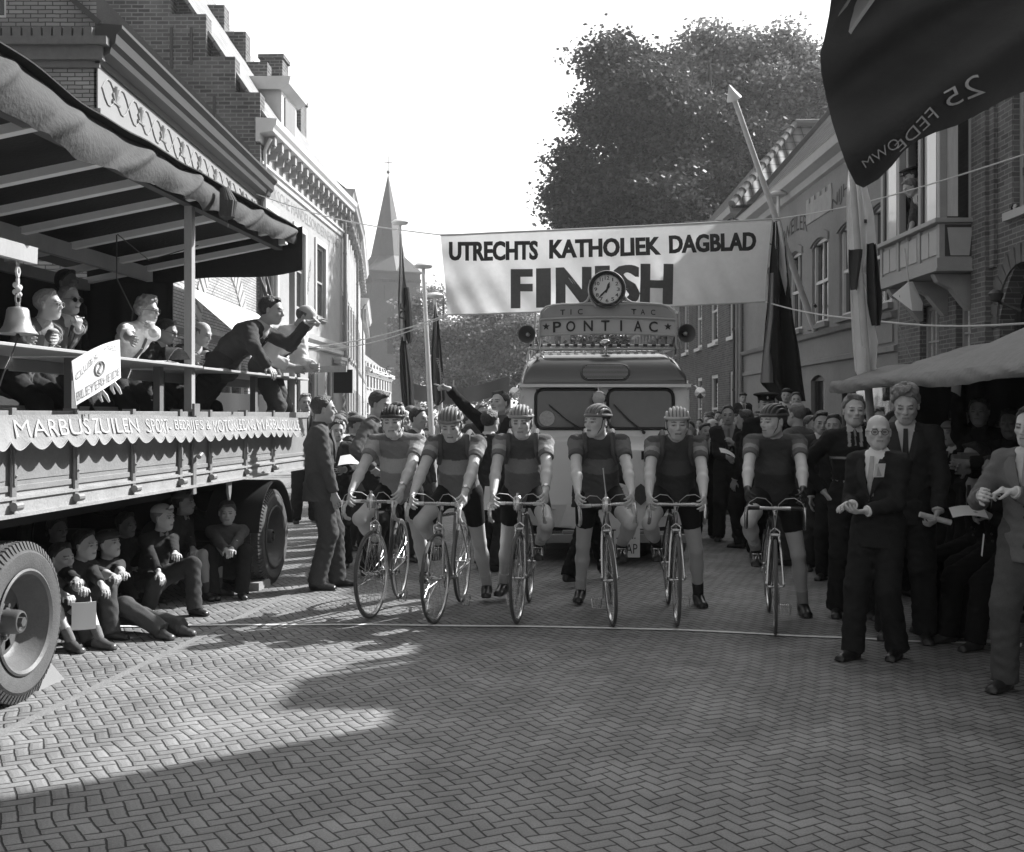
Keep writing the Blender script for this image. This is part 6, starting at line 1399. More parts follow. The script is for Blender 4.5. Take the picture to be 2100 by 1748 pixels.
class SDF:
    def __init__(s, h=0.007): s.h = h; s.ops = []; s.lo = np.array([9e9]*3); s.hi = -s.lo
    def _bb(s, pts, r, neg=False):
        p = np.array([list(q) for q in pts]); lo, hi = p.min(0)-r, p.max(0)+r
        if not neg: s.lo = np.minimum(s.lo, lo); s.hi = np.maximum(s.hi, hi)
        return lo, hi
    def cap(s, a, b, ra, rb=None, k=0.02, neg=False, flat=False, flat0=False):
        rb = ra if rb is None else rb; a, b = np.array(a, float), np.array(b, float); bb = s._bb((a, b), max(ra, rb)+k, neg); L = np.linalg.norm(b-a)+1e-9; ax = (b-a)/L
        def f(P):
            q = P-a; t = q @ ax; tc = np.clip(t, 0, L); d = np.sqrt(((q-tc[..., None]*ax)**2).sum(-1))-(ra+(rb-ra)*tc/L)
            if flat:
                rad = np.sqrt(np.maximum((q*q).sum(-1)-t*t, 0)); d2 = rad-(ra+(rb-ra)*np.clip(t/L, 0, 1.3)); d = np.where(t > L*0.6, np.maximum(d2, t-L), d)
            if flat0:
                rad = np.sqrt(np.maximum((q*q).sum(-1)-t*t, 0)); d2 = rad-(ra+(rb-ra)*np.clip(t/L, -0.3, 1)); d = np.where(t < L*0.4, np.maximum(d2, -t), d)
            return d
        s.ops.append((bb, f, k, neg)); return s
    def chain(s, pts, rs, k=0.02, **kw):
        for i in range(len(pts)-1): s.cap(pts[i], pts[i+1], rs[i], rs[i+1], k, **kw)
        return s
    def ell(s, c, r, R=None, k=0.02, neg=False):
        c = np.array(c, float); r = np.array(r, float); R = np.eye(3) if R is None else np.array(R); bb = s._bb((c,), r.max()+k, neg)
        def f(P):
            q = (P-c) @ R; k0 = np.sqrt(((q/r)**2).sum(-1))+1e-9; k1 = np.sqrt(((q/(r*r))**2).sum(-1))+1e-9; return k0*(k0-1)/k1
        s.ops.append((bb, f, k, neg)); return s
    def slab(s, a, b, ra, rb, side, k=0.03, flat=False, neg=False):
        """elliptic tapered trunk from a to b; ra,rb=(half width, half depth); side = width axis"""
        a, b, side = np.array(a, float), np.array(b, float), np.array(side, float); L = np.linalg.norm(b-a)+1e-9; ax = (b-a)/L
        side = side-ax*(side @ ax); side /= np.linalg.norm(side); fr = np.cross(ax, side); m = max(*ra, *rb); bb = s._bb((a, b), m+k, neg)
        def f(P):
            q = P-a; t = q @ ax; tc = np.clip(t/L, 0, 1); ru = ra[0]+(rb[0]-ra[0])*tc; rv = ra[1]+(rb[1]-ra[1])*tc; mn = np.minimum(ru, rv)
            u, v = q @ side, q @ fr
            if flat:
                e = np.sqrt((u/ru)**2+(v/rv)**2); g = np.sqrt((u/ru**2)**2+(v/rv**2)**2)+1e-6; d = e*(e-1)/g; return np.maximum(d, np.maximum(-t, t-L))
            w_ = np.where(t < 0, -t, np.maximum(t-L, 0)); e = np.sqrt((u/ru)**2+(v/rv)**2+(w_/(mn*0.9))**2)+1e-9; g = np.sqrt((u/ru**2)**2+(v/rv**2)**2+(w_/(mn*0.9)**2)**2)+1e-6
            return e*(e-1)/g
        s.ops.append((bb, f, k, neg)); return s
    def cut(s, fn): s.ops.append((None, fn, 0.0, True)); return s
    def build(s, name, m, parent, tone=0.4, tonefn=None, wrinkle=0.0, wfreq=14.0, seed=0.0, inv=None, smooth=1):
        h = s.h; lo = s.lo-3*h; hi = s.hi+3*h; n = np.ceil((hi-lo)/h).astype(int)+1
        xs = [lo[i]+np.arange(n[i])*h for i in range(3)]; F = np.full(n, 0.2, np.float32)
        for bb, f, k, neg in s.ops:
            if bb is None: i0 = np.zeros(3, int); i1 = n
            else:
                i0 = np.clip(np.floor((bb[0]-2*h-lo)/h).astype(int), 0, n); i1 = np.clip(np.ceil((bb[1]+2*h-lo)/h).astype(int)+1, 0, n)
                if (i1 <= i0).any(): continue
            sl = tuple(slice(a, b) for a, b in zip(i0, i1)); 
            if bb is None:
                P = np.stack(np.meshgrid(*xs, indexing='ij'), -1)
            else: P = np.stack(np.meshgrid(*[xs[i][sl[i]] for i in range(3)], indexing='ij'), -1)
            d = f(P); A = F[sl]
            if neg:
                if bb is None: F[sl] = np.maximum(A, d)
                else:
                    d = -d; hh = np.maximum(k-np.abs(A-d), 0)/max(k, 1e-6); F[sl] = np.maximum(A, d)+hh*hh*k*0.25
            else:
                hh = np.maximum(k-np.abs(A-d), 0)/max(k, 1e-6); F[sl] = np.minimum(A, d)-hh*hh*k*0.25
        if wrinkle:
            X, Y, Z = np.meshgrid(*xs, indexing='ij'); w_ = wfreq
            wr = np.sin(X*w_*1.3+np.sin(Z*w_*0.8+seed)*1.7+seed)*np.sin(Z*w_*1.9+np.sin(Y*w_+X*w_*0.7)*1.9+seed*2)+0.5*np.sin(Z*w_*3.1+X*w_*2.0+seed)*np.sin(Y*w_*2.3+seed)
            F += (wr*wrinkle).astype(np.float32)
        v, q = _net(F, lo, h)
        if smooth and len(v):
            acc = np.zeros_like(v); cn = np.zeros(len(v))
            for i in range(4):
                a, b = q[:, i], q[:, (i+1) % 4]; np.add.at(acc, a, v[b]); np.add.at(cn, a, 1)
            v = v*0.5+acc/np.maximum(cn, 1)[:, None]*0.5
        t = np.full(len(v), tone) if tonefn is None else tonefn(v)
        if inv is not None: v = v-inv
        me = bpy.data.meshes.new(name); nf = len(q); me.vertices.add(len(v)); me.vertices.foreach_set('co', v.astype(np.float32).ravel()); me.loops.add(nf*4); me.loops.foreach_set('vertex_index', q.astype(np.int32).ravel())
        me.polygons.add(nf); me.polygons.foreach_set('loop_start', (np.arange(nf)*4).astype(np.int32)); me.polygons.foreach_set('loop_total', np.full(nf, 4, np.int32)); me.polygons.foreach_set('use_smooth', np.ones(nf, bool))
        at = me.attributes.new('tone', 'FLOAT', 'POINT'); at.data.foreach_set('value', t.astype(np.float32)); me.update()
        return link(name, me, m, parent)
SKIN = mat('skin', 1.0, 0.5, 0.35, 0.06, 25, 0.12, 180, attr=True); CLOTH = mat('woollen cloth', 1.0, 0.92, 0.12, 0.10, 8, 0.35, 260, attr=True, fine=0.18); KNIT = mat('knitted jersey', 1.0, 0.9, 0.12, 0.08, 8, 0.35, 200, attr=True, fine=0.15)
COTTON = mat('cotton', 1.0, 0.85, 0.15, 0.05, 8, 0.25, 120, attr=True); HAIRM = mat('hair', 1.0, 0.5, 0.45, 0.35, 30, 0.9, 90, attr=True, stretch=(1, 1, 0.35)); LEATH = mat('shoe leather', 1.0, 0.3, 0.5, 0.2, 12, 0.1, 80, attr=True)
EYEW = mat('eye white', 0.36, 0.2, 0.5, 0.02); EYEB = mat('eye iris', 0.02, 0.15, 0.5, 0.02); LENSM = clear_glass()
def nrm(v): v = V(v); return v.normalized()
def ik(a, c, l1, l2, pole):
    a, c, pole = V(a), V(c), V(pole); d = c-a; L = d.length
    if L > (l1+l2)*0.999: c = a+d*((l1+l2)*0.999/L); d = c-a; L = d.length
    L = max(L, abs(l1-l2)*1.05+1e-3); x = (l1*l1-l2*l2+L*L)/(2*L); h = math.sqrt(max(l1*l1-x*x, 0)); dn = d.normalized(); p = pole-dn*pole.dot(dn)
    if p.length < 1e-4: p = dn.orthogonal()
    return a+dn*x+p.normalized()*h, c
class Rig: pass
def rig(pel, yaw, s=1.0, lean=0.0, side_lean=0.0, twist=0.0, neck=(0.0, 0.0), head=(0.0, 0.0, 0.0), hands=None, feet=None, elbows=None, knees=None, shrug=0.0, hs=None, curve=0.0, torso=0.50, broad=1.0, hip_roll=0.0, hoff=(0.012, 0.014)):
    """pel: hip centre; yaw 0 faces the camera, + turns towards the person's left (photo right).
    hands/feet: {side: world target}; side +1 = photo right when facing the camera."""
    r = Rig(); r.s = s; hs = hs or s*1.02; r.hs = hs
    F = V((math.sin(yaw), -math.cos(yaw), 0)); S = V((math.cos(yaw), math.sin(yaw), 0)); U = V((0, 0, 1)); r.F, r.S = F, S; r.pel = V(pel)
    up = (U*math.cos(lean)+F*math.sin(lean)); up = (up*math.cos(side_lean)+S*math.sin(side_lean)).normalized()
    r.waist = r.pel+ (U*math.cos(lean*0.6)+F*math.sin(lean*0.6)+S*math.sin(side_lean*0.6)).normalized()*torso*0.36*s
    r.chest = r.waist+up*torso*0.34*s - F*curve*0.5
    up2 = (U*math.cos(lean+curve*2)+F*math.sin(lean+curve*2)+S*math.sin(side_lean)).normalized()
    r.base = r.chest+up2*torso*0.30*s; r.up = up2
    Sc = Matrix.Rotation(twist, 3, up2) @ S; Sc = (Sc-up2*Sc.dot(up2)).normalized(); r.Sc = Sc; r.Fc = up2.cross(Sc)*-1.0
    if r.Fc.dot(F) < 0: r.Fc = -r.Fc
    r.sh = {k: r.base-up2*0.058*s+Sc*k*0.168*s*broad+U*shrug*0.03 for k in (-1, 1)}
    r.hip = {k: r.pel+(S*math.cos(hip_roll)+U*math.sin(hip_roll))*k*0.09*s for k in (-1, 1)}
    hy, hp, hr = head
    nu = (U+F*math.sin(lean)*0.45+F*neck[0]+S*neck[1]).normalized()
    r.neck = r.base+nu*0.062*s
    hf = V((math.sin(yaw+hy), -math.cos(yaw+hy), 0)); hf = (hf*math.cos(hp)-U*math.sin(hp)).normalized(); hsd = V((math.cos(yaw+hy), math.sin(yaw+hy), 0)); hsd = (hsd*math.cos(hr)+U*math.sin(hr)).normalized(); hu = hsd.cross(hf)*-1
    if hu.z < 0: hu = -hu
    hf = hu.cross(hsd); hf = hf if hf.dot(V((math.sin(yaw+hy), -math.cos(yaw+hy), 0))) > 0 else -hf
    r.hM = np.array([list(hsd), list(hf), list(hu)]); r.hc = r.neck+hu*0.105*hs+hf*0.02*hs+(F*hoff[0]-U*hoff[1])*s; r.hf, r.hu, r.hsd = hf, hu, hsd
    r.el, r.wr, r.kn, r.an, r.hand_d, r.hand_n = {}, {}, {}, {}, {}, {}
    for k in (-1, 1):
        t = (hands or {}).get(k); pole = (elbows or {}).get(k)
        if t is None: t = r.sh[k]+V((0, 0, -0.52*s))+r.S*k*0.06*s+r.F*0.06*s
        if pole is None: pole = -r.F*0.8+r.S*k*0.5+U*-0.3
        r.el[k], r.wr[k] = ik(r.sh[k], t, 0.285*s, 0.25*s, pole)
        t = (feet or {}).get(k); pole = (knees or {}).get(k)
        if t is None: t = V((r.hip[k].x, r.hip[k].y, 0.085*s))+r.S*k*0.03
        if pole is None: pole = r.F
        r.kn[k], r.an[k] = ik(r.hip[k], t, 0.44*s, 0.42*s, pole)
    return r
def hl(r, x, y, z): """head-local (side, forward, up) -> world"""; return np.array(r.hc)+(x*r.hM[0]+y*r.hM[1]+z*r.hM[2])*r.hs
def hand_ops(d, w, el, k, s, dirn=None, nrmv=None, curl=0.35, spread=0.0, point=False, thumb=1.0):
    """five fingers rooted in a palm; dirn = pointing direction, nrmv = palm normal (fingers curl towards it)"""
    w = V(w); dirn = nrm(dirn) if dirn is not None else (w-V(el)).normalized(); n = V(nrmv) if nrmv is not None else V((0, 0, -1)); n = (n-dirn*n.dot(dirn))
    n = n.normalized() if n.length > 1e-3 else dirn.orthogonal(); sd = dirn.cross(n)*k   # towards the thumb
    p1 = w+dirn*0.085*s
    d.slab(w+dirn*0.012*s, w+dirn*0.075*s, (0.028*s, 0.016*s), (0.040*s, 0.014*s), sd, k=0.012)
    for i, (off, L, rr) in enumerate(((0.030, 0.072, 0.0088), (0.010, 0.080, 0.0092), (-0.011, 0.074, 0.0088), (-0.031, 0.058, 0.0078))):
        c = curl*(1.0+0.12*i); 
        if point: c = 0.05 if i == 0 else 1.45
        a = w+dirn*(0.083-0.004*abs(i-1))*s+sd*off*s; fd = dirn+sd*(off*4*(0.6+spread)); 
        d1 = (fd*math.cos(c*0.7)+n*math.sin(c*0.7)).normalized(); d2 = (fd*math.cos(c*1.6)+n*math.sin(c*1.6)).normalized(); d3 = (fd*math.cos(c*2.3)+n*math.sin(c*2.3)).normalized()
        q1 = a+d1*L*0.46*s; q2 = q1+d2*L*0.32*s; q3 = q2+d3*L*0.24*s
        d.cap(a-d1*0.012*s, q1, rr*1.05*s, rr*s, k=0.004); d.cap(q1, q2, rr*s, rr*0.92*s, k=0.004); d.cap(q2, q3, rr*0.92*s, rr*0.8*s, k=0.004)
    t0 = w+dirn*0.03*s+sd*0.026*s; t1 = t0+(dirn*0.6+sd*0.75*thumb+n*0.35).normalized()*0.036*s; t2 = t1+(dirn*0.85+sd*0.25*thumb+n*(0.3+curl*0.5)).normalized()*0.034*s
    d.cap(t0, t1, 0.0125*s, 0.0105*s, k=0.008); d.cap(t1, t2, 0.0105*s, 0.0085*s, k=0.004)
def face_ops(d, r, fat=0.0, nose=1.0, jaw=1.0, mouth=0.0):
    H = lambda *a: hl(r, *a); s = r.hs; R = r.hM.T
    d.ell(H(0, -0.012, 0.030), np.array([0.075, 0.094, 0.084])*s, R, k=0.02)
    d.ell(H(0, 0.022, -0.035), np.array([0.059+fat*0.6, 0.068, 0.082])*s, R, k=0.03)
    d.ell(H(0, 0.060, -0.090), np.array([0.027*jaw+fat*0.3, 0.022, 0.020])*s, R, k=0.03)
    for x in (-1, 1):
        d.cap(H(x*(0.051*jaw+fat*0.5), 0.0, -0.055), H(x*0.022*jaw, 0.056, -0.092), 0.017*s, 0.013*s, k=0.03)
        d.ell(H(x*0.038, 0.066, -0.022), np.array([0.020+fat*0.4, 0.018, 0.017])*s, R, k=0.022)
    d.cap(H(-0.034, 0.081, 0.020), H(0.034, 0.081, 0.020), 0.0115*s, k=0.018)
    for x in (-1, 1):
        d.cap(H(x*0.022, 0.105, -0.003), H(x*0.042, 0.098, -0.003), 0.013*s, 0.011*s, k=0.010, neg=True)
        d.ell(H(x*0.0315, 0.0765, -0.001), np.array([0.0165, 0.0125, 0.0105])*s, R, k=0.004)
        d.cap(H(x*0.019, 0.087, 0.0065), H(x*0.044, 0.082, 0.005), 0.0050*s, k=0.004)
    d.cap(H(0, 0.088, 0.010), H(0, 0.107*nose, -0.026), 0.0075*s, 0.0115*s, k=0.012); d.cap(H(-0.011, 0.095, -0.033), H(0.011, 0.095, -0.033), 0.0085*s, k=0.008)
    d.ell(H(0, 0.080, -0.062), np.array([0.026, 0.016, 0.022])*s, R, k=0.015)
    d.cap(H(-0.017, 0.0915, -0.0555), H(0.017, 0.0915, -0.0555), 0.0048*s, k=0.005); d.cap(H(-0.015, 0.0905, -0.0685-mouth), H(0.015, 0.0905, -0.0685-mouth), 0.0055*s, k=0.005)
    d.cap(H(-0.023, 0.100, -0.0620-mouth*0.5), H(0.023, 0.100, -0.0620-mouth*0.5), (0.0028+mouth*0.5)*s, k=0.003, neg=True)
    for x in (-1, 1):
        E = np.array([[math.cos(0.5*x), -math.sin(0.5*x)*1, 0], [math.sin(0.5*x), math.cos(0.5*x), 0], [0, 0, 1]]) @ r.hM
        d.ell(H(x*0.078, -0.006, -0.008), np.array([0.008, 0.019, 0.031])*s, E.T, k=0.008)
        d.ell(H(x*0.088, 0.000, -0.006), np.array([0.006, 0.009, 0.017])*s, E.T, k=0.004, neg=True)
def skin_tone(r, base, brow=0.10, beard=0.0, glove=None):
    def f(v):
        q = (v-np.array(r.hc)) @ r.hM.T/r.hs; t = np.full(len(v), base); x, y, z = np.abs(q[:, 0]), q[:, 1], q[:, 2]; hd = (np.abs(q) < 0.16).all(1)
        t = np.where(hd & (y > 0.05) & (np.abs(z-(0.0205-(x-0.03)**2*6)) < 0.0046) & (x > 0.012) & (x < 0.048), brow, t)
        t = np.where(hd & (y > 0.082) & (x < 0.023) & (np.abs(z+0.062) < 0.0115), base*0.8, t)
        t = np.where(hd & (y > 0.082) & (x < 0.023) & (np.abs(z+0.062) < 0.004), base*0.25, t)
        ex = ((x-0.0318)/0.0135)**2+((z+0.0005)/0.0062)**2; t = np.where(hd & (y > 0.066) & (ex < 1), base*0.22, t); t = np.where(hd & (y > 0.066) & (ex >= 1) & (ex < 3.2) & (z < 0.006), t*0.80, t)  # dark eyes and lashes; socket shade round them is painted into the tone
        if beard: t = np.where(hd & (y > 0.0) & (z < -0.045) & (z > -0.12) & (t > base*0.7), base*(1-beard), t)
        if glove is not None:
            for k in (-1, 1):
                w_ = np.array(r.wr[k]); a_ = np.array(r.wr[k]-r.el[k]); a_ = a_/np.linalg.norm(a_); t = np.where((np.linalg.norm(v-w_, axis=1) < 0.22) & ((v-w_) @ a_ > 0.0), glove, t)
        return t
    return f
def hair_obj(r, root, tone, style='short', h=0.007, seed=0.0):
    d = SDF(h); s = r.hs; R = r.hM.T; H = lambda *a: hl(r, *a); hc = np.array(r.hc); M = r.hM
    g = {'short': 0.011, 'side': 0.013, 'curly': 0.018, 'slick': 0.009, 'fringe': 0.006, 'crop': 0.005, 'woman': 0.024, 'boy': 0.014}[style]
    d.ell(H(0, -0.016, 0.030), np.array([0.0745+g, 0.094+g, 0.085+g])*s, R, k=0.01)
    if style == 'short': d.cap(H(-0.045, 0.060, 0.092), H(0.045, 0.035, 0.105), 0.014*s, 0.016*s, k=0.02)
    if style == 'side': d.cap(H(-0.045, 0.05, 0.108), H(0.045, 0.045, 0.100), 0.018*s, 0.014*s, k=0.02)
    if style == 'slick': d.cap(H(-0.03, 0.06, 0.095), H(0.03, 0.02, 0.112), 0.014*s, 0.012*s, k=0.02)
    if style == 'boy': d.cap(H(-0.04, 0.075, 0.075), H(0.05, 0.068, 0.085), 0.016*s, 0.014*s, k=0.02)
    if style == 'curly':
        rg = np.random.default_rng(3)
        for i in range(34): a, b = rg.uniform(0, 6.28), rg.uniform(0.35, 1.5); d.ell(H(0.078*math.cos(a)*math.cos(b*0.8), 0.085*math.sin(a)*math.cos(b*0.8), 0.055+0.075*math.sin(b)), np.array([0.024, 0.024, 0.02])*s, R, k=0.008)
    if style == 'woman': d.ell(H(0, -0.05, -0.03), np.array([0.075, 0.06, 0.07])*s, R, k=0.03)
    def cut(P):
        q = (P-hc) @ M.T/s; x, y, z = q[..., 0], q[..., 1], q[..., 2]
        if style == 'fringe': lim = np.where(y > 0.02, 0.3, -0.055+0.0*y); d1 = lim-z; return np.maximum(d1*s, (z-0.045)*s)
        top = {'slick': 0.094, 'curly': 0.078, 'boy': 0.066, 'woman': 0.07}.get(style, 0.082)+0.010*np.sin(x*60+seed*3)*0.5+np.where(style in ('short', 'side', 'slick'), np.clip((np.abs(x)-0.025)*0.35, 0, 0.014), 0)
        lim = np.where(y > 0.058, top, np.where(y > 0.012, 0.012+(y-0.012)/0.046*(top-0.012)*0.8+0.0, np.where(y > -0.02, 0.010, -0.06)))
        return (lim-z)*s*0.9
    d.cut(cut)
    return d.build('hair', HAIRM, root, tone, wrinkle=0.0022 if style != 'curly' else 0.004, wfreq=55, seed=seed, inv=np.array(root.location))
def eyes_obj(r, root, look=0.0):
    o = V(root.location)
    for x in (-1, 1):
        q = MB(); c = V(hl(r, x*0.0315, 0.0745, -0.0015)); q.sph(c-o, 0.0125*r.hs, 8); e = q.build('eye', EYEW, root)
        q = MB(); q.sph(V(hl(r, x*0.0315+look, 0.0815, -0.0015))-o, 0.0068*r.hs, 6); q.build('iris', EYEB, e)
def glasses_obj(r, root, tone=0.04, dark=False):
    o = V(root.location); q = MB()
    for x in (-1, 1):
        q.tube([V(hl(r, x*0.033+0.022*math.cos(a), 0.104, -0.002+0.019*math.sin(a)))-o for a in [2*math.pi*i/16 for i in range(16)]], 0.0022, 6, closed=True)
        q.tube([V(hl(r, x*0.055, 0.102, 0.004))-o, V(hl(r, x*0.079, 0.03, 0.004))-o, V(hl(r, x*0.082, -0.01, 0.0))-o], 0.0018, 5)
    q.tube([V(hl(r, -0.011, 0.105, 0.002))-o, V(hl(r, 0, 0.108, 0.006))-o, V(hl(r, 0.011, 0.105, 0.002))-o], 0.0018, 5)
    g_ = q.build('glasses', mat('spectacle frame', tone, 0.3), root)
    for x in (-1, 1):
        q = MB(); q.add([V(hl(r, x*0.033+0.021*math.cos(a), 0.103, -0.002+0.018*math.sin(a)))-o for a in [2*math.pi*i/16 for i in range(16)]], [tuple(range(16))]); q.build('lens', EYEB if dark else LENSM, g_, smooth=False)
def watch_obj(r, root, k):
    d = (r.wr[k]-r.el[k]).normalized(); c = r.wr[k]-d*0.03*r.s-V(root.location); q = MB(); q.cyl(c-d*0.007, c+d*0.007, 0.0315*r.s, n=16); o = q.build('wristwatch', mat('watch strap', 0.25, 0.5), root)
    u = (V((0, -0.4, 1))-d*V((0, -0.4, 1)).dot(d)).normalized(); q = MB(); q.cyl(c+u*0.028, c+u*0.038, 0.014, n=16); q.build('watch_case', mat('watch case', 0.6, 0.25, 0.5, metal=0.8), o)
def shoe_obj(root, r, k, tone, yaw, pitch=0.0, h=0.008, s=None, name='shoe'):
    s = s or r.s; F = V((math.sin(yaw), -math.cos(yaw), 0)); F = (F*math.cos(pitch)-V((0, 0, 1))*math.sin(pitch)).normalized(); S = V((math.cos(yaw), math.sin(yaw), 0)); U = S.cross(F)*-1
    U = U if U.z > 0 else -U; a = r.an[k]; L = lambda x, y, z: a+(S*x+F*y+U*z)*s
    d = SDF(h); d.slab(L(0, -0.045, -0.055), L(0, 0.15, -0.066), (0.034*s, 0.030*s), (0.042*s, 0.020*s), S, k=0.02); d.cap(L(0, -0.03, -0.02), L(0, 0.02, -0.035), 0.040*s, 0.038*s, k=0.03); d.cap(L(0, 0.02, -0.035), L(0, 0.13, -0.062), 0.036*s, 0.024*s, k=0.03)
    d.slab(L(0, -0.05, -0.079), L(0, 0.17, -0.079), (0.036*s, 0.007*s), (0.040*s, 0.007*s), S, k=0.004)
    ap, Un = np.array(L(0, 0, -0.088)), np.array(U); d.cut(lambda P: -((P-ap) @ Un))
    o = d.build(name, LEATH, root, tone, inv=np.array(root.location)); return o
def torso_surf(r, wid, dep, o):
    """point on the garment's chest: u across (m), t 0 waist..1 neck base"""
    def f(u, t, off=0.004):
        a = r.waist.lerp(r.chest, min(1, t/0.53)) if t < 0.53 else r.chest.lerp(r.base, (t-0.53)/0.47)
        w_, d_ = wid(t), dep(t); uu = max(-0.97, min(0.97, u/w_)); v = d_*math.sqrt(1-uu*uu); return a+r.Sc*u+r.Fc*(v+off)-o
    return f
def helmet_obj(r, root, tone, tone2=None, h=0.006):
    d = SDF(h); s = r.hs; R = r.hM.T; H = lambda *a: hl(r, *a)
    d.ell(H(0, -0.012, 0.036), np.array([0.080, 0.099, 0.088])*s, R, k=0.006)
    hc, M = np.array(r.hc), r.hM
    d.cut(lambda P: (0.045-((P-hc) @ M.T/s)[..., 2])*s)
    o = d.build('leather_helmet', mat('helmet leather', 1.0, 0.38, 0.5, 0.15, 12, attr=True), root, tone*0.55, inv=np.array(root.location))
    b = MB(); o_ = V(root.location)
    ring = [V(H(0.084*math.cos(a), -0.012+0.104*math.sin(a), 0.046)) for a in [2*math.pi*i/32 for i in range(32)]]
    b.tube([p-o_ for p in ring], 0.0125*s, 8, closed=True)
    for i in range(-3, 4):
        x = i*0.0245
        pts = []
        k_ = math.sqrt(max(0.1, 1-(x/0.088)**2))
        for j in range(15):
            a = math.pi*(0.02+0.96*j/14); pts.append(V(H(x, -0.012+0.098*math.cos(a)*k_, 0.042+0.082*math.sin(a)*k_))-o_)
        b.tube(pts, 0.0105*s, 8)
    b.build('padded_strips', mat('helmet strip %.2f' % tone, tone if tone2 is None else tone2, 0.35, 0.5, 0.15, 20), o)
    b = MB()
    for x in (-1, 1): b.tube([V(H(x*0.080, 0.02, 0.04))-o_, V(H(x*0.074, 0.035, -0.04))-o_, V(H(x*0.035, 0.055, -0.105))-o_, V(H(0, 0.062, -0.115))-o_], 0.0032, 5)
    b.build('chin_strap', BLACK, o)
def cap_obj(r, root, tone, kind='flat', h=0.007, tone2=None):
    d = SDF(h); s = r.hs; R = r.hM.T; H = lambda *a: hl(r, *a); hc, M = np.array(r.hc), r.hM
    if kind == 'flat':
        d.ell(H(0, -0.01, 0.062), np.array([0.104, 0.126, 0.055])*s, R, k=0.02); d.ell(H(0, 0.088, 0.052), np.array([0.06, 0.05, 0.010])*s, R, k=0.01); d.cut(lambda P: (0.035-((P-hc) @ M.T/s)[..., 2])*s)
    elif kind == 'officer':
        d.slab(H(0, -0.012, 0.040), H(0, -0.012, 0.085), (0.084*s, 0.104*s), (0.088*s, 0.106*s), M[0], k=0.006, flat=True); d.ell(H(0, -0.01, 0.100), np.array([0.132, 0.142, 0.026])*s, R, k=0.015); d.ell(H(0, 0.10, 0.040), np.array([0.062, 0.045, 0.008])*s, R, k=0.006)
    elif kind == 'cycling':
        d.ell(H(0, -0.015, 0.045), np.array([0.090, 0.110, 0.084])*s, R, k=0.01); d.cut(lambda P: (0.045-((P-hc) @ M.T/s)[..., 2])*s)
    elif kind == 'beret':
        d.ell(H(0.01, -0.02, 0.070), np.array([0.100, 0.110, 0.042])*s, R, k=0.02); d.cut(lambda P: (0.042-((P-hc) @ M.T/s)[..., 2])*s)
    o = d.build({'officer': 'peaked_cap', 'flat': 'flat_cap', 'cycling': 'cloth_cap', 'beret': 'beret'}[kind], CLOTH, root, tone, inv=np.array(root.location))
    o_ = V(root.location)
    if kind == 'cycling':   # small peak turned up
        q = MB(); q.grid(lambda u, v: V(H(0.055*(2*u-1)*(1-0.25*v), 0.082-0.012*(2*u-1)**2+0.012*v, 0.055+v*0.062-0.012*v*(2*u-1)**2*3))-o_, 12, 5, 0.003); q.build('turned_up_peak', mat('cap peak %.2f' % (tone2 or tone), tone2 or tone, 0.7), o)
    if kind == 'officer':
        q = MB(); q.sph(V(H(0, 0.100, 0.066))-o_, 0.012, 6, (0.8, 0.4, 1.4)); q.build('cap_badge', mat('cap badge', 0.6, 0.3), o)
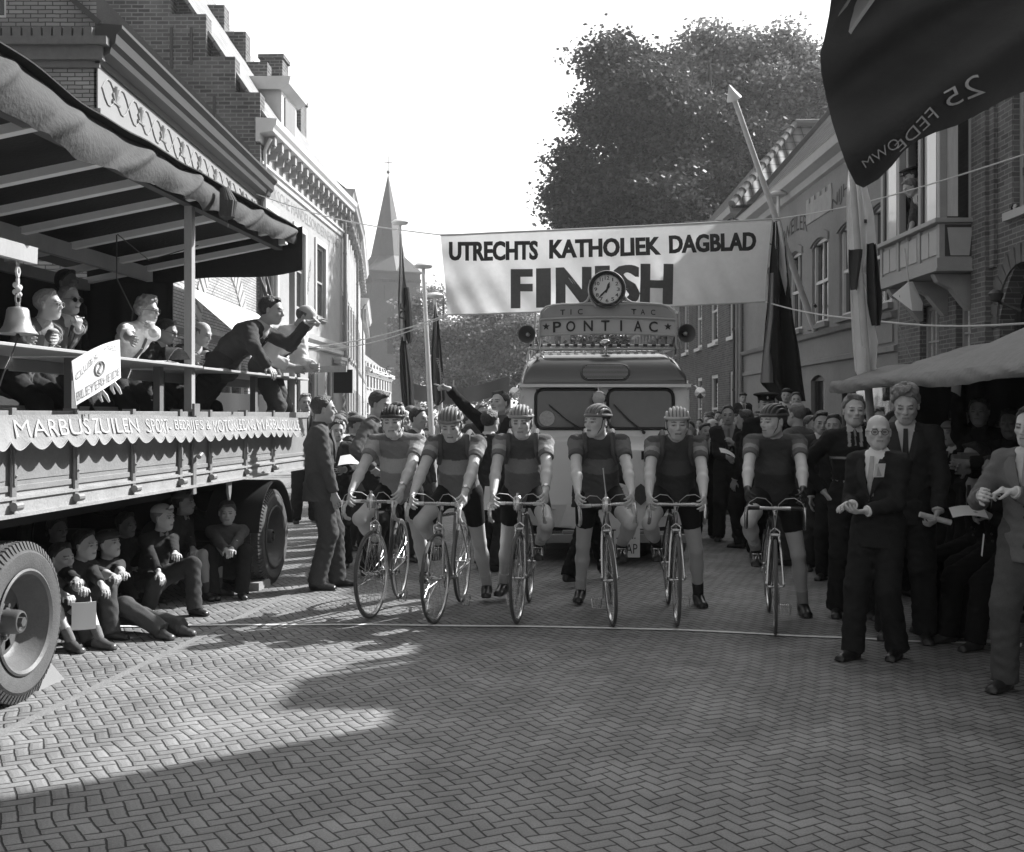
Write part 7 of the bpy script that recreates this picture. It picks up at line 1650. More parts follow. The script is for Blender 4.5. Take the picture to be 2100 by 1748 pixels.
def person(pel, label, yaw=0.0, kind='suit', h=0.008, s=1.0, base=None, skin=0.42, hair=('short', 0.05), cat='person', group=None, tones=None, hand={}, glass=None, hat=None, foot_yaw=None, foot_pitch=None, helmet=None, fat=0.0, beard=0.0, eyes=True, shoes=0.03, brow=0.12, legs=True, mouth=0.0, look=0.0, glove=None, nose=1.0, jaw=1.0, detail=True, name='person', seed=None, bare_legs=False, **kw):
    """kind: suit | shirt | jersey | sweater | shorts_boy | coat"""
    T = dict(top=0.06, bottom=0.06, shirt=0.6, tie=0.08, band=0.3, sleeve=None); T.update(tones or {})
    if kind == 'suit': T['top'] *= 0.72; T['bottom'] *= 0.72
    r = rig(pel, yaw, s=s, **kw); seed = (label.__hash__() % 97)*0.1 if seed is None else seed; seed = sum(map(ord, label)) % 97*0.1
    base = V(base) if base is not None else V((r.pel.x, r.pel.y, 0))
    B = {'x': 0.006 if fat == 0 else 0.012}
    # ---- skin
    d = SDF(h); S_, U_ = r.Sc, r.up; f = 1+fat*2
    d.slab(r.pel, r.waist, (0.145*s, 0.100*s), (0.125*s*f, 0.092*s*f), r.S, k=0.04); d.slab(r.waist, r.chest, (0.125*s*f, 0.092*s*f), (0.152*s, 0.105*s), r.Sc, k=0.04); d.slab(r.chest, r.base-U_*0.05*s, (0.150*s, 0.105*s), (0.125*s, 0.075*s), r.Sc, k=0.04)
    d.cap(r.base-U_*0.03*s, r.neck+(r.hc-r.neck)*0.35, 0.056*s, 0.052*s, k=0.03)
    for k in (-1, 1):
        d.cap(r.base-U_*0.03*s, r.sh[k], 0.05*s, 0.052*s, k=0.03)
        fa = r.wr[k]-r.el[k]
        d.cap(r.sh[k], r.el[k], 0.050*s, 0.039*s, k=0.02); d.cap(r.el[k], r.el[k]+fa*0.35, 0.039*s, 0.041*s, k=0.02); d.cap(r.el[k]+fa*0.35, r.wr[k], 0.041*s, 0.026*s, k=0.02)
        hd = hand.get(k, {}); hand_ops(d, r.wr[k], r.el[k], k, s, hd.get('d'), hd.get('n', r.S*-k), hd.get('curl', 0.4), hd.get('spread', 0.0), hd.get('point', False))
        if legs:
            sh_ = r.an[k]-r.kn[k]; th = r.kn[k]-r.hip[k]; bk = (th.normalized()-sh_.normalized()); bk = bk.normalized() if bk.length > 0.05 else -r.F
            bk = -bk if False else -(bk)
            calf = r.kn[k]+sh_*0.32+(-(sh_.normalized().cross(r.S)).normalized()*0.0)
            d.cap(r.hip[k], r.kn[k], 0.082*s, 0.054*s, k=0.04); d.cap(r.kn[k], calf, 0.052*s, 0.052*s, k=0.02); d.cap(calf, r.an[k], 0.054*s, 0.033*s, k=0.02)
            cb = calf-r.F*0.018*s; d.ell(cb, (0.045*s, 0.045*s, 0.085*s), None, k=0.03)
            fy = (foot_yaw or {}).get(k, yaw); Ff = V((math.sin(fy), -math.cos(fy), 0)); d.cap(r.an[k]+V((0, 0, -0.02)), r.an[k]+Ff*0.07*s+V((0, 0, -0.062*s)), 0.026*s, 0.014*s, k=0.01)
    face_ops(d, r, fat*0.3, nose, jaw, mouth)
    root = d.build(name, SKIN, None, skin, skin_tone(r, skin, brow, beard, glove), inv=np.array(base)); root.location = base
    tag(root, label, cat, group); o = V(base); iv = np.array(base)
    if hair: hair_obj(r, root, hair[1], hair[0], h, seed)
    if eyes: eyes_obj(r, root, look)
    if glass is not None: glasses_obj(r, root, glass if glass > 0 else 0.03, dark=glass < 0)
    if hat: cap_obj(r, root, hat[1], hat[0], h, hat[2] if len(hat) > 2 else None)
    if helmet: helmet_obj(r, root, *helmet, h=min(h, 0.007))
    hh = max(h, 0.008)
    def trouser(tone, width=1.0, short=None, nm='trousers'):
        d = SDF(hh); g = 0.015*width
        d.slab(r.pel-V((0, 0, 0.02)), r.waist+(r.waist-r.pel)*0.15, ((0.150+g)*s*f, (0.108+g)*s*f), ((0.130+g)*s*f, (0.098+g)*s*f), r.S, k=0.05, flat=False)
        for k in (-1, 1):
            if short is not None:
                e = r.hip[k].lerp(r.kn[k], short); d.cap(r.hip[k], e, (0.088+g)*s, (0.066+g*(1.2 if width > 1.2 else 0.4))*s, k=0.05, flat=True)
            else:
                e = r.an[k]+(r.an[k]-r.kn[k]).normalized()*0.035*s
                d.cap(r.hip[k], r.kn[k], (0.088+g)*s, (0.070+g)*s, k=0.05); d.cap(r.kn[k], e, (0.068+g)*s, (0.064+g)*s*1.0, k=0.03, flat=True)
        d.build(nm, CLOTH, root, tone, wrinkle=0.0040 if short is None else 0.0015, wfreq=30, seed=seed, inv=iv)
    def sleeves(d, ru, re, rw, end=1.0, kk=0.03, flat=True):
        for k in (-1, 1):
            d.cap(r.sh[k], r.el[k], ru*s, re*s, k=kk)
            d.cap(r.el[k], r.el[k].lerp(r.wr[k], end), re*s, rw*s, k=0.02, flat=flat)
    def shirt(tone, sl=None, collar=True, g=0.010, nm='shirt', m=COTTON, hem=0.0):
        d = SDF(hh); d.slab(r.pel+(r.waist-r.pel)*0.2, r.waist, ((0.140+g)*s*f, (0.098+g)*s*f), ((0.128+g)*s*f, (0.094+g)*s*f), r.S, k=0.04); d.slab(r.waist, r.chest, ((0.128+g)*s*f, (0.094+g)*s*f), ((0.156+g)*s, (0.107+g)*s), r.Sc, k=0.04); d.slab(r.chest, r.base-U_*0.05*s, ((0.154+g)*s, (0.107+g)*s), ((0.128+g)*s, (0.078+g)*s), r.Sc, k=0.04)
        for k in (-1, 1): d.cap(r.base-U_*0.03*s, r.sh[k], (0.052+g)*s, (0.055+g)*s, k=0.03)
        if sl is not None:
            if sl <= 0.5:
                for k in (-1, 1): d.cap(r.sh[k], r.sh[k].lerp(r.el[k], sl*2), (0.056+g)*s, (0.052+g)*s, k=0.03, flat=True)
            else: sleeves(d, 0.056+g, 0.048+g, 0.04+g, (sl-0.5)*2)
        if collar: d.cap(r.base-U_*0.01*s, r.base.lerp(r.neck, 0.75), 0.068*s, 0.062*s, k=0.01, flat=True)
        return d.build(nm, m, root, tone, wrinkle=0.0035 if sl else 0, wfreq=36, seed=seed, inv=iv)
    def ribbon(fn, n, nm, m, th=0.004, par=None, nv=1): q = MB(); q.grid(fn, n, nv, -th); return q.build(nm, m, par or root)
    wid0 = lambda t: (0.146+0.03*min(1, t/0.53))*s*(f if t < 0.4 else 1) if t < 0.53 else (0.172-0.036*(t-0.53)/0.47)*s
    dep0 = lambda t: (0.110+0.014*min(1, t/0.53))*s*(f if t < 0.4 else 1) if t < 0.53 else (0.121-0.030*(t-0.53)/0.47)*s
    if kind in ('suit', 'coat'):
        trouser(T['bottom'])
        shirt(T['shirt'], None)
        g = 0.024; d = SDF(hh); Lh = (0.20 if kind == 'suit' else 0.34)*s
        bent = kw.get('lean', 0) > 0.5 or not legs or 'sit' in T
        hem = r.pel-V((0, 0, 1))*(Lh*0.75 if not bent else 0.03)
        d.slab(hem, r.pel, ((0.158+g)*s*f, (0.125+g)*s*f), ((0.142+g)*s*f, (0.108+g)*s*f), r.S, k=0.03, flat=not bent)
        d.slab(r.pel, r.waist, ((0.142+g)*s*f, (0.108+g)*s*f), ((0.126+g)*s*f, (0.092+g)*s*f), r.S, k=0.04); d.slab(r.waist, r.chest, ((0.126+g)*s*f, (0.092+g)*s*f), ((0.160+g)*s, (0.106+g)*s), r.Sc, k=0.04); d.slab(r.chest, r.base-U_*0.05*s, ((0.160+g)*s, (0.106+g)*s), ((0.135+g)*s, (0.070+g)*s), r.Sc, k=0.04)
        for k in (-1, 1): d.cap(r.base-U_*0.035*s, r.sh[k], 0.062*s, 0.066*s, k=0.03)
        sleeves(d, 0.068, 0.058, 0.048, 0.97)
        # open front: a V from the collar down to the buttoning point
        O = T.get('open', 0.34); tb = T.get('button', 0.05); axis = (r.base-r.waist).normalized(); w0 = np.array(r.waist); Ax, Sx, Fx = np.array(axis), np.array(r.Sc), np.array(r.Fc); Lt = (r.base-r.waist).length
        vw = T.get('vw', 0.062)
        def vcut(P):
            q = P-w0; t = (q @ Ax)/Lt; u = np.abs(q @ Sx); v = q @ Fx; w_ = vw*s*np.clip((t-tb)/(1.0-tb), 0, 1.15)
            if T.get('unbuttoned'): w_ = np.maximum(w_, 0.045*s)
            return np.where((v > 0.0), (w_-u)*0.9, -1.0)
        d.cut(vcut)
        jk = d.build('jacket' if kind == 'suit' else 'overcoat', CLOTH, root, T['top'], wrinkle=0.0042, wfreq=30, seed=seed, inv=iv)
        if detail:
            widj = lambda t: (0.156+0.034*min(1, t/0.53))*s*(f if t < 0.4 else 1) if t < 0.53 else (0.190-0.025*(t-0.53)/0.47)*s
            depj = lambda t: (0.122+0.014*min(1, t/0.53))*s*(f if t < 0.4 else 1) if t < 0.53 else (0.136-0.036*(t-0.53)/0.47)*s
            SJ = torso_surf(r, widj, depj, o); lm = mat('lapel cloth %.2f' % T['top'], T['top']*1.12, 0.9, 0.15, 0.1, 20, 0.3, 260, fine=0.15)
            lw = T.get('lapel', 0.062)
            for k in (-1, 1):
                def lap(a, b, k=k):
                    t = tb+(0.90-tb)*a; w_ = vw*s*(t-tb)/(1-tb); ww = lw*s*min(1, a*1.7+0.08)*(1 if a < 0.86 else 1-(a-0.86)*4); return SJ(k*(w_-0.004+b*ww), t, 0.008+0.006*math.sin(b*3))
                ribbon(lap, 14, 'lapel', lm, 0.005, jk, 3)
            q = MB()
            for t in T.get('buttons', (0.0, -0.18)):
                p = r.waist+(r.base-r.waist)*t+r.Fc*(depj(0)+0.012)-o; q.sph(p, 0.009, 6, (1, 1, 1))
            q.build('button', mat('dark button', 0.03, 0.4), jk)
            q = MB(); q.grid(lambda a, b: SJ(0.075*s+0.075*s*a, 0.60+b*0.022-0.01*a, 0.006), 4, 1, -0.003); q.build('breast_pocket', lm, jk)
            SS = torso_surf(r, wid0, dep0, o)
            if T['tie'] is not None: ribbon(lambda a, b: SS((b-0.5)*(0.028+0.02*(1-a))*s, 0.02+0.94*a, 0.010), 12, 'tie', mat('tie %.2f' % T['tie'], T['tie'], 0.7, 0.3, 0.25, 40), 0.005)
            for k in (-1, 1):
                c0 = r.base.lerp(r.neck, 0.25)+r.Fc*0.055*s-o
                q = MB(); q.add([c0+r.Sc*k*0.004*s+U_*0.0, c0+r.Sc*k*0.045*s+U_*0.030*s-r.Fc*0.02*s, c0+r.Sc*k*0.062*s-U_*0.022*s-r.Fc*0.004*s, c0+r.Sc*k*0.026*s-U_*0.050*s+r.Fc*0.018*s], [(0, 1, 2, 3)]); q.v = [tuple(V(p)+r.Fc*0.012) for p in q.v]; q.build('collar_point', mat('shirt collar %.2f' % T['shirt'], T['shirt'], 0.8), root, smooth=False)
            if T['shirt'] > 0.3:
                for k in (-1, 1):
                    if T.get('cuffs', True): q = MB(); a = r.el[k].lerp(r.wr[k], 0.94)-o; b_ = r.el[k].lerp(r.wr[k], 1.01)-o; q.cyl(a, b_, 0.040*s, 0.038*s, 14); q.build('cuff', mat('shirt collar %.2f' % T['shirt'], T['shirt'], 0.8), root)
    elif kind == 'shirt':
        trouser(T['bottom']); sh = shirt(T['shirt'], T['sleeve'] if T['sleeve'] else 0.98, g=0.018)
        SS = torso_surf(r, lambda t: wid0(t)+0.008, lambda t: dep0(t)+0.008, o)
        if T['tie'] is not None and detail: ribbon(lambda a, b: SS((b-0.5)*(0.028+0.02*(1-a))*s, 0.02+0.92*a, 0.008), 12, 'tie', mat('tie %.2f' % T['tie'], T['tie'], 0.7, 0.3, 0.25, 40), 0.004)
        if detail:
            for k in (-1, 1):
                c0 = r.base.lerp(r.neck, 0.25)+r.Fc*0.06*s-o
                q = MB(); q.add([c0+r.Sc*k*0.004*s, c0+r.Sc*k*0.048*s+U_*0.030*s-r.Fc*0.02*s, c0+r.Sc*k*0.066*s-U_*0.022*s, c0+r.Sc*k*0.028*s-U_*0.055*s+r.Fc*0.014*s], [(0, 1, 2, 3)]); q.v = [tuple(V(p)+r.Fc*0.010) for p in q.v]; q.build('collar_point', mat('shirt collar %.2f' % T['shirt'], T['shirt'], 0.8), root, smooth=False)
    elif kind in ('sweater', 'boy'):
        trouser(T['bottom'], 1.3 if bare_legs else 1.0, 0.62 if bare_legs else None, 'shorts' if bare_legs else 'trousers')
        d = SDF(hh); g = 0.020
        d.slab(r.pel, r.waist, ((0.140+g)*s*f, (0.102+g)*s*f), ((0.128+g)*s*f, (0.094+g)*s*f), r.S, k=0.04); d.slab(r.waist, r.chest, ((0.128+g)*s*f, (0.094+g)*s*f), ((0.156+g)*s, (0.107+g)*s), r.Sc, k=0.04); d.slab(r.chest, r.base-U_*0.05*s, ((0.154+g)*s, (0.107+g)*s), ((0.128+g)*s, (0.074+g)*s), r.Sc, k=0.04)
        for k in (-1, 1): d.cap(r.base-U_*0.035*s, r.sh[k], 0.062*s, 0.066*s, k=0.03)
        sleeves(d, 0.064, 0.054, 0.043, T['sleeve'] if T['sleeve'] else 0.97)
        if not T.get('crew'): d.cap(r.base-U_*0.01*s, r.base.lerp(r.neck, 0.5), 0.072*s, 0.066*s, k=0.01, flat=True)
        w0 = np.array(r.waist); p0 = np.array(r.pel); Ax = np.array((r.base-r.waist).normalized()); Lt = (r.base-r.waist).length; F_, S0 = np.array(r.Fc), np.array(r.Sc)
        def tf(v):
            t = (v-w0) @ Ax/Lt; u = np.abs((v-w0) @ S0); fr = (v-w0) @ F_; o_ = np.full(len(v), T['top'])
            tr = u < 0.19*s
            for (a, b, tn) in T.get('bands', ()): o_ = np.where(tr & (t > a) & (t < b), tn, o_)
            for (a, b, ta, tn) in T.get('stripes', ()): o_ = np.where((fr > 0.02) & (u > a) & (u < b) & (t > ta), tn, o_)
            return o_
        d.build('sweater' if kind == 'sweater' else 'jumper', KNIT, root, T['top'], tf, wrinkle=0.0028, wfreq=36, seed=seed, inv=iv)
        if T['shirt'] and detail:
            for k in (-1, 1):
                c0 = r.base.lerp(r.neck, 0.3)+r.Fc*0.062*s-o
                q = MB(); q.add([c0+r.Sc*k*0.004*s, c0+r.Sc*k*0.050*s+U_*0.03*s-r.Fc*0.03*s, c0+r.Sc*k*0.060*s-U_*0.02*s, c0+r.Sc*k*0.03*s-U_*0.05*s+r.Fc*0.012*s], [(0, 1, 2, 3)]); q.v = [tuple(V(p)+r.Fc*0.012) for p in q.v]; q.build('collar_point', mat('shirt collar %.2f' % T['shirt'], T['shirt'], 0.8), root, smooth=False)
    elif kind == 'jersey':
        d = SDF(hh); g = 0.0
        d.slab(r.pel-V((0, 0, 0.015)), r.waist, (0.152*s, 0.112*s), (0.131*s, 0.098*s), r.S, k=0.05)
        for k in (-1, 1): e = r.hip[k].lerp(r.kn[k], 0.60); d.cap(r.hip[k], e, 0.093*s, 0.071*s, k=0.05, flat=True)
        d.build('cycling_shorts', mat('black wool shorts', 1.0, 0.85, 0.15, 0.1, 20, 0.3, 200, attr=True), root, 0.022, inv=iv)
        d = SDF(hh); g = 0.010
        d.slab(r.pel+(r.waist-r.pel)*0.02, r.waist, ((0.160+g)*s, (0.118+g)*s), ((0.127+g)*s, (0.096+g)*s), r.S, k=0.05); d.slab(r.waist, r.chest, ((0.124+g)*s, (0.092+g)*s), ((0.152+g)*s, (0.106+g)*s), r.Sc, k=0.05); d.slab(r.chest, r.base-U_*0.05*s, ((0.150+g)*s, (0.106+g)*s), ((0.126+g)*s, (0.076+g)*s), r.Sc, k=0.04)
        for k in (-1, 1): d.cap(r.base-U_*0.033*s, r.sh[k], 0.060*s, 0.062*s, k=0.03); d.cap(r.sh[k], r.sh[k].lerp(r.el[k], 0.58), 0.064*s, 0.057*s, k=0.03, flat=True)
        w0 = np.array(r.waist); Ax = np.array((r.base-r.waist).normalized()); Lt = (r.base-r.waist).length; S0 = np.array(r.Sc)
        def tf(v):
            t = (v-w0) @ Ax/Lt; o_ = np.full(len(v), T['bottom_j']); o_ = np.where(t > 0.10, T['band'], o_); o_ = np.where(t > 0.47, T['top'], o_)
            for k in (-1, 1):
                a = np.array(r.sh[k]); e = np.array(r.el[k]); ax = (e-a)/np.linalg.norm(e-a); u = ((v-a) @ S0)*k; tt = (v-a) @ ax/np.linalg.norm(e-a); near = (np.linalg.norm(v-a-ax*((v-a) @ ax)[:, None], axis=1) < 0.085*s) & (tt > -0.02) & (u > -0.05)
                o_ = np.where(near & (tt > 0.0), T['upper'], o_); o_ = np.where(near & (tt > 0.26) & (tt < 0.42), T['slband'], o_); o_ = np.where(near & (tt >= 0.42), T['slend'], o_)
            o_ = np.where((t > 0.985), T['slend']*0.7, o_)
            return o_
        js = d.build('jersey', KNIT, root, 0.2, tf, wrinkle=0.0028, wfreq=42, seed=seed, inv=iv)
        if T.get('loops'):
            for k in T['loops']:
                q = MB(); SJ = torso_surf(r, lambda t: wid0(t)-0.005, lambda t: dep0(t)-0.004, o)
                pts = [SJ(k*0.135*s, 0.42, 0.01), SJ(k*0.118*s, 0.62, 0.014), SJ(k*0.105*s, 0.82, 0.018), r.base+r.Sc*k*0.10*s+U_*0.040*s-o, r.base+r.Sc*k*0.10*s-r.Fc*0.09*s-U_*0.02*s-o, r.chest+r.Sc*k*0.12*s-r.Fc*0.125*s-o, r.waist+r.Sc*k*0.10*s-r.Fc*0.12*s-o]
                P2 = []
                for i in range(len(pts)-1):
                    for j in range(4): P2.append(V(pts[i]).lerp(V(pts[i+1]), j/4))
                q.tube(P2, 0.021*s, 8); q.build('spare_tyre_loop', RUB, root)
    if legs:
        for k in (-1, 1):
            fy = (foot_yaw or {}).get(k, yaw+0.15*k); fp = (foot_pitch or {}).get(k, 0.0)
            if kind == 'jersey' or bare_legs:
                sk = T.get('sock', 0.6); sk = sk[k] if isinstance(sk, dict) else sk
                if sk: d = SDF(hh); d.cap(r.an[k].lerp(r.kn[k], 0.02), r.an[k].lerp(r.kn[k], T.get('sockh', 0.28)), 0.041*s, 0.046*s, k=0.01, flat=True); d.build('sock', KNIT, root, sk, inv=iv)
            shoe_obj(root, r, k, shoes, fy, fp, hh, s)
    return root, r
def stand(x, y, label, yaw=0.0, s=1.0, hands=None, foot=None, dz=0.0, **kw):
    """standing figure with its feet on the ground at (x,y)"""
    F = V((math.sin(yaw), -math.cos(yaw), 0)); S = V((math.cos(yaw), math.sin(yaw), 0)); p = V((x, y, dz))
    L = lambda a, b, c: p+S*a+F*b+V((0, 0, c))
    pel = L(0, 0, 0.925*s)
    feet = {k: L(k*0.12*s, (0.03 if k > 0 else -0.02)*s, 0.088*s) for k in (-1, 1)}
    if foot: feet.update({k: L(*v) for k, v in foot.items()})
    hh = {k: L(*v) for k, v in (hands or {}).items()}
    el = kw.pop('elb', None); el = {k: S*v[0]+F*v[1]+V((0, 0, v[2])) for k, v in el.items()} if el else None
    hd = kw.pop('hand', {}); hd2 = {}
    for k, v in hd.items():
        w_ = dict(v)
        for q in ('d', 'n'):
            if q in w_: w_[q] = S*w_[q][0]+F*w_[q][1]+V((0, 0, w_[q][2]))
        hd2[k] = w_
    return person(pel, label, yaw, s=s, hands=hh, feet=feet, elbows=el, hand=hd2, base=p, **kw)
# ---------------------------------------------------------------- racing bicycles and riders
ALU = mat('polished alloy', 0.6, 0.25, 0.5, 0.1, 20, metal=0.9); TAPE = mat('white bar tape', 0.6, 0.7, 0.2, 0.2, 60); FRM = mat('dark frame enamel', 0.06, 0.25, 0.6, 0.1, 8, coat=0.5)
BZ = 0.90
def wheel_parts(parent, y, hub_extra=False):
    w_ = empty('wheel', (0, y, 0.34)); w_.parent = parent; M = Matrix.Rotation(math.pi/2, 4, 'Y')
    q = MB(); q.tube([(0, 0.328*math.cos(a), 0.328*math.sin(a)) for a in [2*math.pi*i/56 for i in range(56)]], 0.0125, 8, closed=True); q.build('tyre', RUB, w_)
    q = MB(); q.lathe([(0.318, -0.008), (0.304, -0.009), (0.300, 0.0), (0.304, 0.009), (0.318, 0.008)], 56, M); rim = q.build('rim', ALU, w_)
    q = MB()
    for i in range(32):
        a = 2*math.pi*i/32; b_ = a+(0.55 if i % 4 < 2 else -0.55); s = 0.028 if i % 2 else -0.028; q.tube([(s, 0.018*math.cos(b_), 0.018*math.sin(b_)), (0, 0.301*math.cos(a), 0.301*math.sin(a))], 0.0013, 4, cap=False)
    q.build('spokes', ALU, w_); q = MB(); q.lathe([(0.006, -0.055), (0.010, -0.045), (0.010, -0.032), (0.024, -0.030), (0.024, -0.026), (0.010, -0.02), (0.010, 0.02), (0.024, 0.026), (0.024, 0.030), (0.010, 0.032), (0.006, 0.055)], 16, M)
    for s in (-1, 1): q.beam((s*0.056, 0, 0), (s*0.066, 0.03, 0.028), 0.012, 0.006); q.beam((s*0.056, 0, 0), (s*0.066, -0.03, 0.028), 0.012, 0.006)
    q.build('hub', ALU, w_); return w_
def bicycle(px, py, yaw, steer, label, up=1, bottle=True, tape=None, frame=0.06, lean=0.0, pump=False, straw=False):
    """origin: front wheel contact; -y forward; up=+1: pedal on the +x side is raised"""
    p = G(px, py); r = empty('racing_bicycle', p, 0, label, 'bicycle', 'racing bicycles on the finish line'); r.rotation_euler = (0, lean, yaw)
    fm = FRM if frame < 0.1 else mat('frame enamel %.2f' % frame, frame, 0.25, 0.6, coat=0.5); tp = tape or TAPE
    q = MB(); HT, HB, BB, ST = V((0, 0.165, 0.83)), V((0, 0.13, 0.70)), V((0, 0.585, 0.275)), V((0, 0.75, 0.80)); RA = V((0, 1.0, 0.34))
    q.tube([HT, HB], 0.018, 10); q.tube([HT-V((0, 0, 0.03)), ST-V((0, 0, 0.03))], 0.0135, 8); q.tube([HB+V((0, 0, 0.015)), BB], 0.0145, 8); q.tube([ST, BB], 0.0145, 8); q.cyl(BB-V((0.035, 0, 0)), BB+V((0.035, 0, 0)), 0.022)
    for s in (-1, 1): q.tube([BB+V((s*0.025, 0, 0)), V((s*0.05, 0.8, 0.31)), RA+V((s*0.06, 0, 0))], 0.009, 6); q.tube([ST-V((s*-0.012, 0, 0.04)), V((s*0.045, 0.88, 0.56)), RA+V((s*0.06, 0, 0))], 0.007, 6)
    q.build('frame', fm, r)
    q = MB(); q.tube([ST, ST+V((0, 0.035, 0.11))], 0.012, 8); q.build('seat_post', ALU, r)
    q = MB(); sd = V((0, 0.79, 0.915)); q.grid(lambda u, v: sd+V(((2*v-1)*(0.018+0.055*max(0, (u-0.45)/0.55)**1.3), -0.13+0.27*u, 0.012*math.cos((2*v-1)*1.3)-0.02*(2*v-1)**2)), 10, 8, 0.012); q.build('saddle', mat('saddle leather', 0.04, 0.35, 0.5), r)
    wheel_parts(r, 1.0)
    # steered front
    fr = empty('front_fork', (0, 0, 0), 0); fr.parent = r; fr.rotation_euler = (0, 0, steer)
    q = MB()
    for s in (-1, 1): q.tube([(s*0.028, 0.105, 0.70), (s*0.042, 0.075, 0.60), (s*0.055, 0.02, 0.42), (s*0.058, 0, 0.34)], [0.012, 0.011, 0.008, 0.006], 6)
    q.tube([(-0.03, 0.105, 0.70), (0.03, 0.105, 0.70)], 0.015, 8); q.build('fork_blades', fm if pump else ALU, fr); wheel_parts(fr, 0.0)
    q = MB(); q.tube([(0.0, 0.17, 0.84), (0, 0.175, 0.885), (0, 0.06, BZ)], 0.011, 8)
    q.tube([(0, 0.06, BZ), (0, 0.055, BZ)], 0.018, 8); q.build('stem', ALU, fr)
    q = MB(); q.tube([(-0.12, 0.055, BZ), (0.12, 0.055, BZ)], 0.0125, 8); q.build('bar_centre', ALU, fr)
    for s in (-1, 1):
        q = MB(); q.tube([(s*0.11, 0.055, BZ), (s*0.185, 0.05, BZ), (s*0.203, 0.0, BZ-0.003), (s*0.205, -0.055, BZ-0.035), (s*0.205, -0.065, BZ-0.085), (s*0.205, -0.02, BZ-0.125), (s*0.205, 0.05, BZ-0.14)], 0.014, 8); q.build('handlebar_drop', tp, fr)
        q = MB(); q.tube([(s*0.205, -0.05, BZ-0.005), (s*0.205, -0.085, BZ+0.01), (s*0.207, -0.10, BZ-0.03), (s*0.207, -0.095, BZ-0.09), (s*0.207, -0.075, BZ-0.135)], [0.012, 0.012, 0.007, 0.006, 0.004], 6); q.build('brake_lever', ALU, fr)
        q = MB(); q.tube([(s*0.205, -0.085, BZ+0.01), (s*0.18, -0.10, BZ+0.055), (s*0.13, -0.08, BZ+0.085), (s*0.07, -0.03, BZ+0.075), (s*0.025, 0.03, BZ+0.03), (s*0.01, 0.09, BZ-0.05), (0, 0.10, 0.76)], 0.0028, 6); q.build('brake_cable', mat('pale cable housing', 0.45, 0.5), fr)
    q = MB()
    for s in (-1, 1): q.tube([(0, 0.075, 0.755), (s*0.035, 0.065, 0.73), (s*0.03, 0.055, 0.675)], 0.006, 6)
    q.build('brake_caliper', ALU, fr)
    if bottle:
        q = MB(); q.lathe([(0, 0), (0.030, 0.0), (0.036, 0.02), (0.036, 0.075), (0.025, 0.10), (0.012, 0.11), (0.012, 0.13), (0, 0.132)], 16, Matrix.Translation((0, -0.005, BZ-0.045))); q.build('drink_bottle', ALU, fr)
        if straw: q = MB(); q.tube([(0, -0.005, BZ+0.07), (-0.012, -0.005, BZ+0.28)], 0.0035, 6); q.build('straw', mat('pale straw', 0.6, 0.6), fr)
        q = MB(); q.tube([(0.04*math.cos(a), -0.005+0.04*math.sin(a), BZ+0.01) for a in [2*math.pi*i/14 for i in range(14)]], 0.003, 5, closed=True); q.tube([(0, 0.05, BZ), (0, -0.05, BZ-0.02), (0, -0.045, BZ-0.06)], 0.003, 5); q.build('bottle_cage', ALU, fr)
    # cranks
    q = MB(); M = Matrix.Translation((-0.045, BB.y, BB.z)) @ Matrix.Rotation(math.pi/2, 4, 'Y'); q.lathe([(0.085, -0.002), (0.10, -0.002), (0.10, 0.002), (0.085, 0.002)], 40, M)
    for i in range(5): a = 2*math.pi*i/5; q.beam((-0.045, BB.y, BB.z), (-0.045, BB.y+0.09*math.cos(a), BB.z+0.09*math.sin(a)), 0.012, 0.004)
    q.build('chainring', ALU, r); q = MB(); q.tube([(-0.045, BB.y+0.09, BB.z+0.09*0.9), (-0.045, 0.99, 0.375)], 0.004, 5); q.tube([(-0.045, BB.y+0.02, BB.z-0.098), (-0.045, 1.0, 0.30)], 0.004, 5); q.build('chain', IRON, r)
    for s in (-1, 1):
        u = 1 if s == up else -1; e = BB+V((s*0.06, -0.03*u, 0.165*u)); q = MB(); q.tube([BB+V((s*0.045, 0, 0)), e], [0.011, 0.008], 6); q.build('crank', ALU, r)
        c_ = e+V((s*0.05, 0, 0)); q = MB(); q.tube([e, c_+V((s*0.03, 0, 0))], 0.006, 6)
        for dy in (-0.032, 0.032):
            for i in range(5): q.bx(c_.x-0.035+i*0.014, c_.x-0.028+i*0.014, c_.y+dy-0.002, c_.y+dy+0.002, c_.z-0.014, c_.z+0.014)
            q.bx(c_.x-0.037, c_.x+0.037, c_.y+dy-0.0015, c_.y+dy+0.0015, c_.z-0.004, c_.z+0.004); q.bx(c_.x-0.037, c_.x+0.037, c_.y+dy-0.003, c_.y+dy+0.003, c_.z+0.011, c_.z+0.014)
        q.build('pedal', ALU, r); q = MB(); zz = 0.0 if u > 0 else -0.0
        q.tube([c_+V((-0.02, -0.035, 0.0)), c_+V((-0.02, -0.10, 0.02*u)), c_+V((-0.012, -0.115, 0.045*u)), c_+V((-0.006, -0.07, 0.065*u))], 0.0025, 5); q.tube([c_+V((0.02, -0.035, 0.0)), c_+V((0.02, -0.10, 0.02*u)), c_+V((0.012, -0.115, 0.045*u)), c_+V((0.006, -0.07, 0.065*u))], 0.0025, 5)
        q.tube([c_+V((-0.04, 0, 0)), c_+V((-0.035, -0.02, 0.07*u)), c_+V((0.03, -0.02, 0.07*u)), c_+V((0.04, 0, 0))], 0.004, 5); q.build('toe_clip', ALU, r)
    r.location = p; bpy.context.view_layer.update()
    return r, p
def glove_free(kw): return 'glove' not in kw and 'beard' not in kw
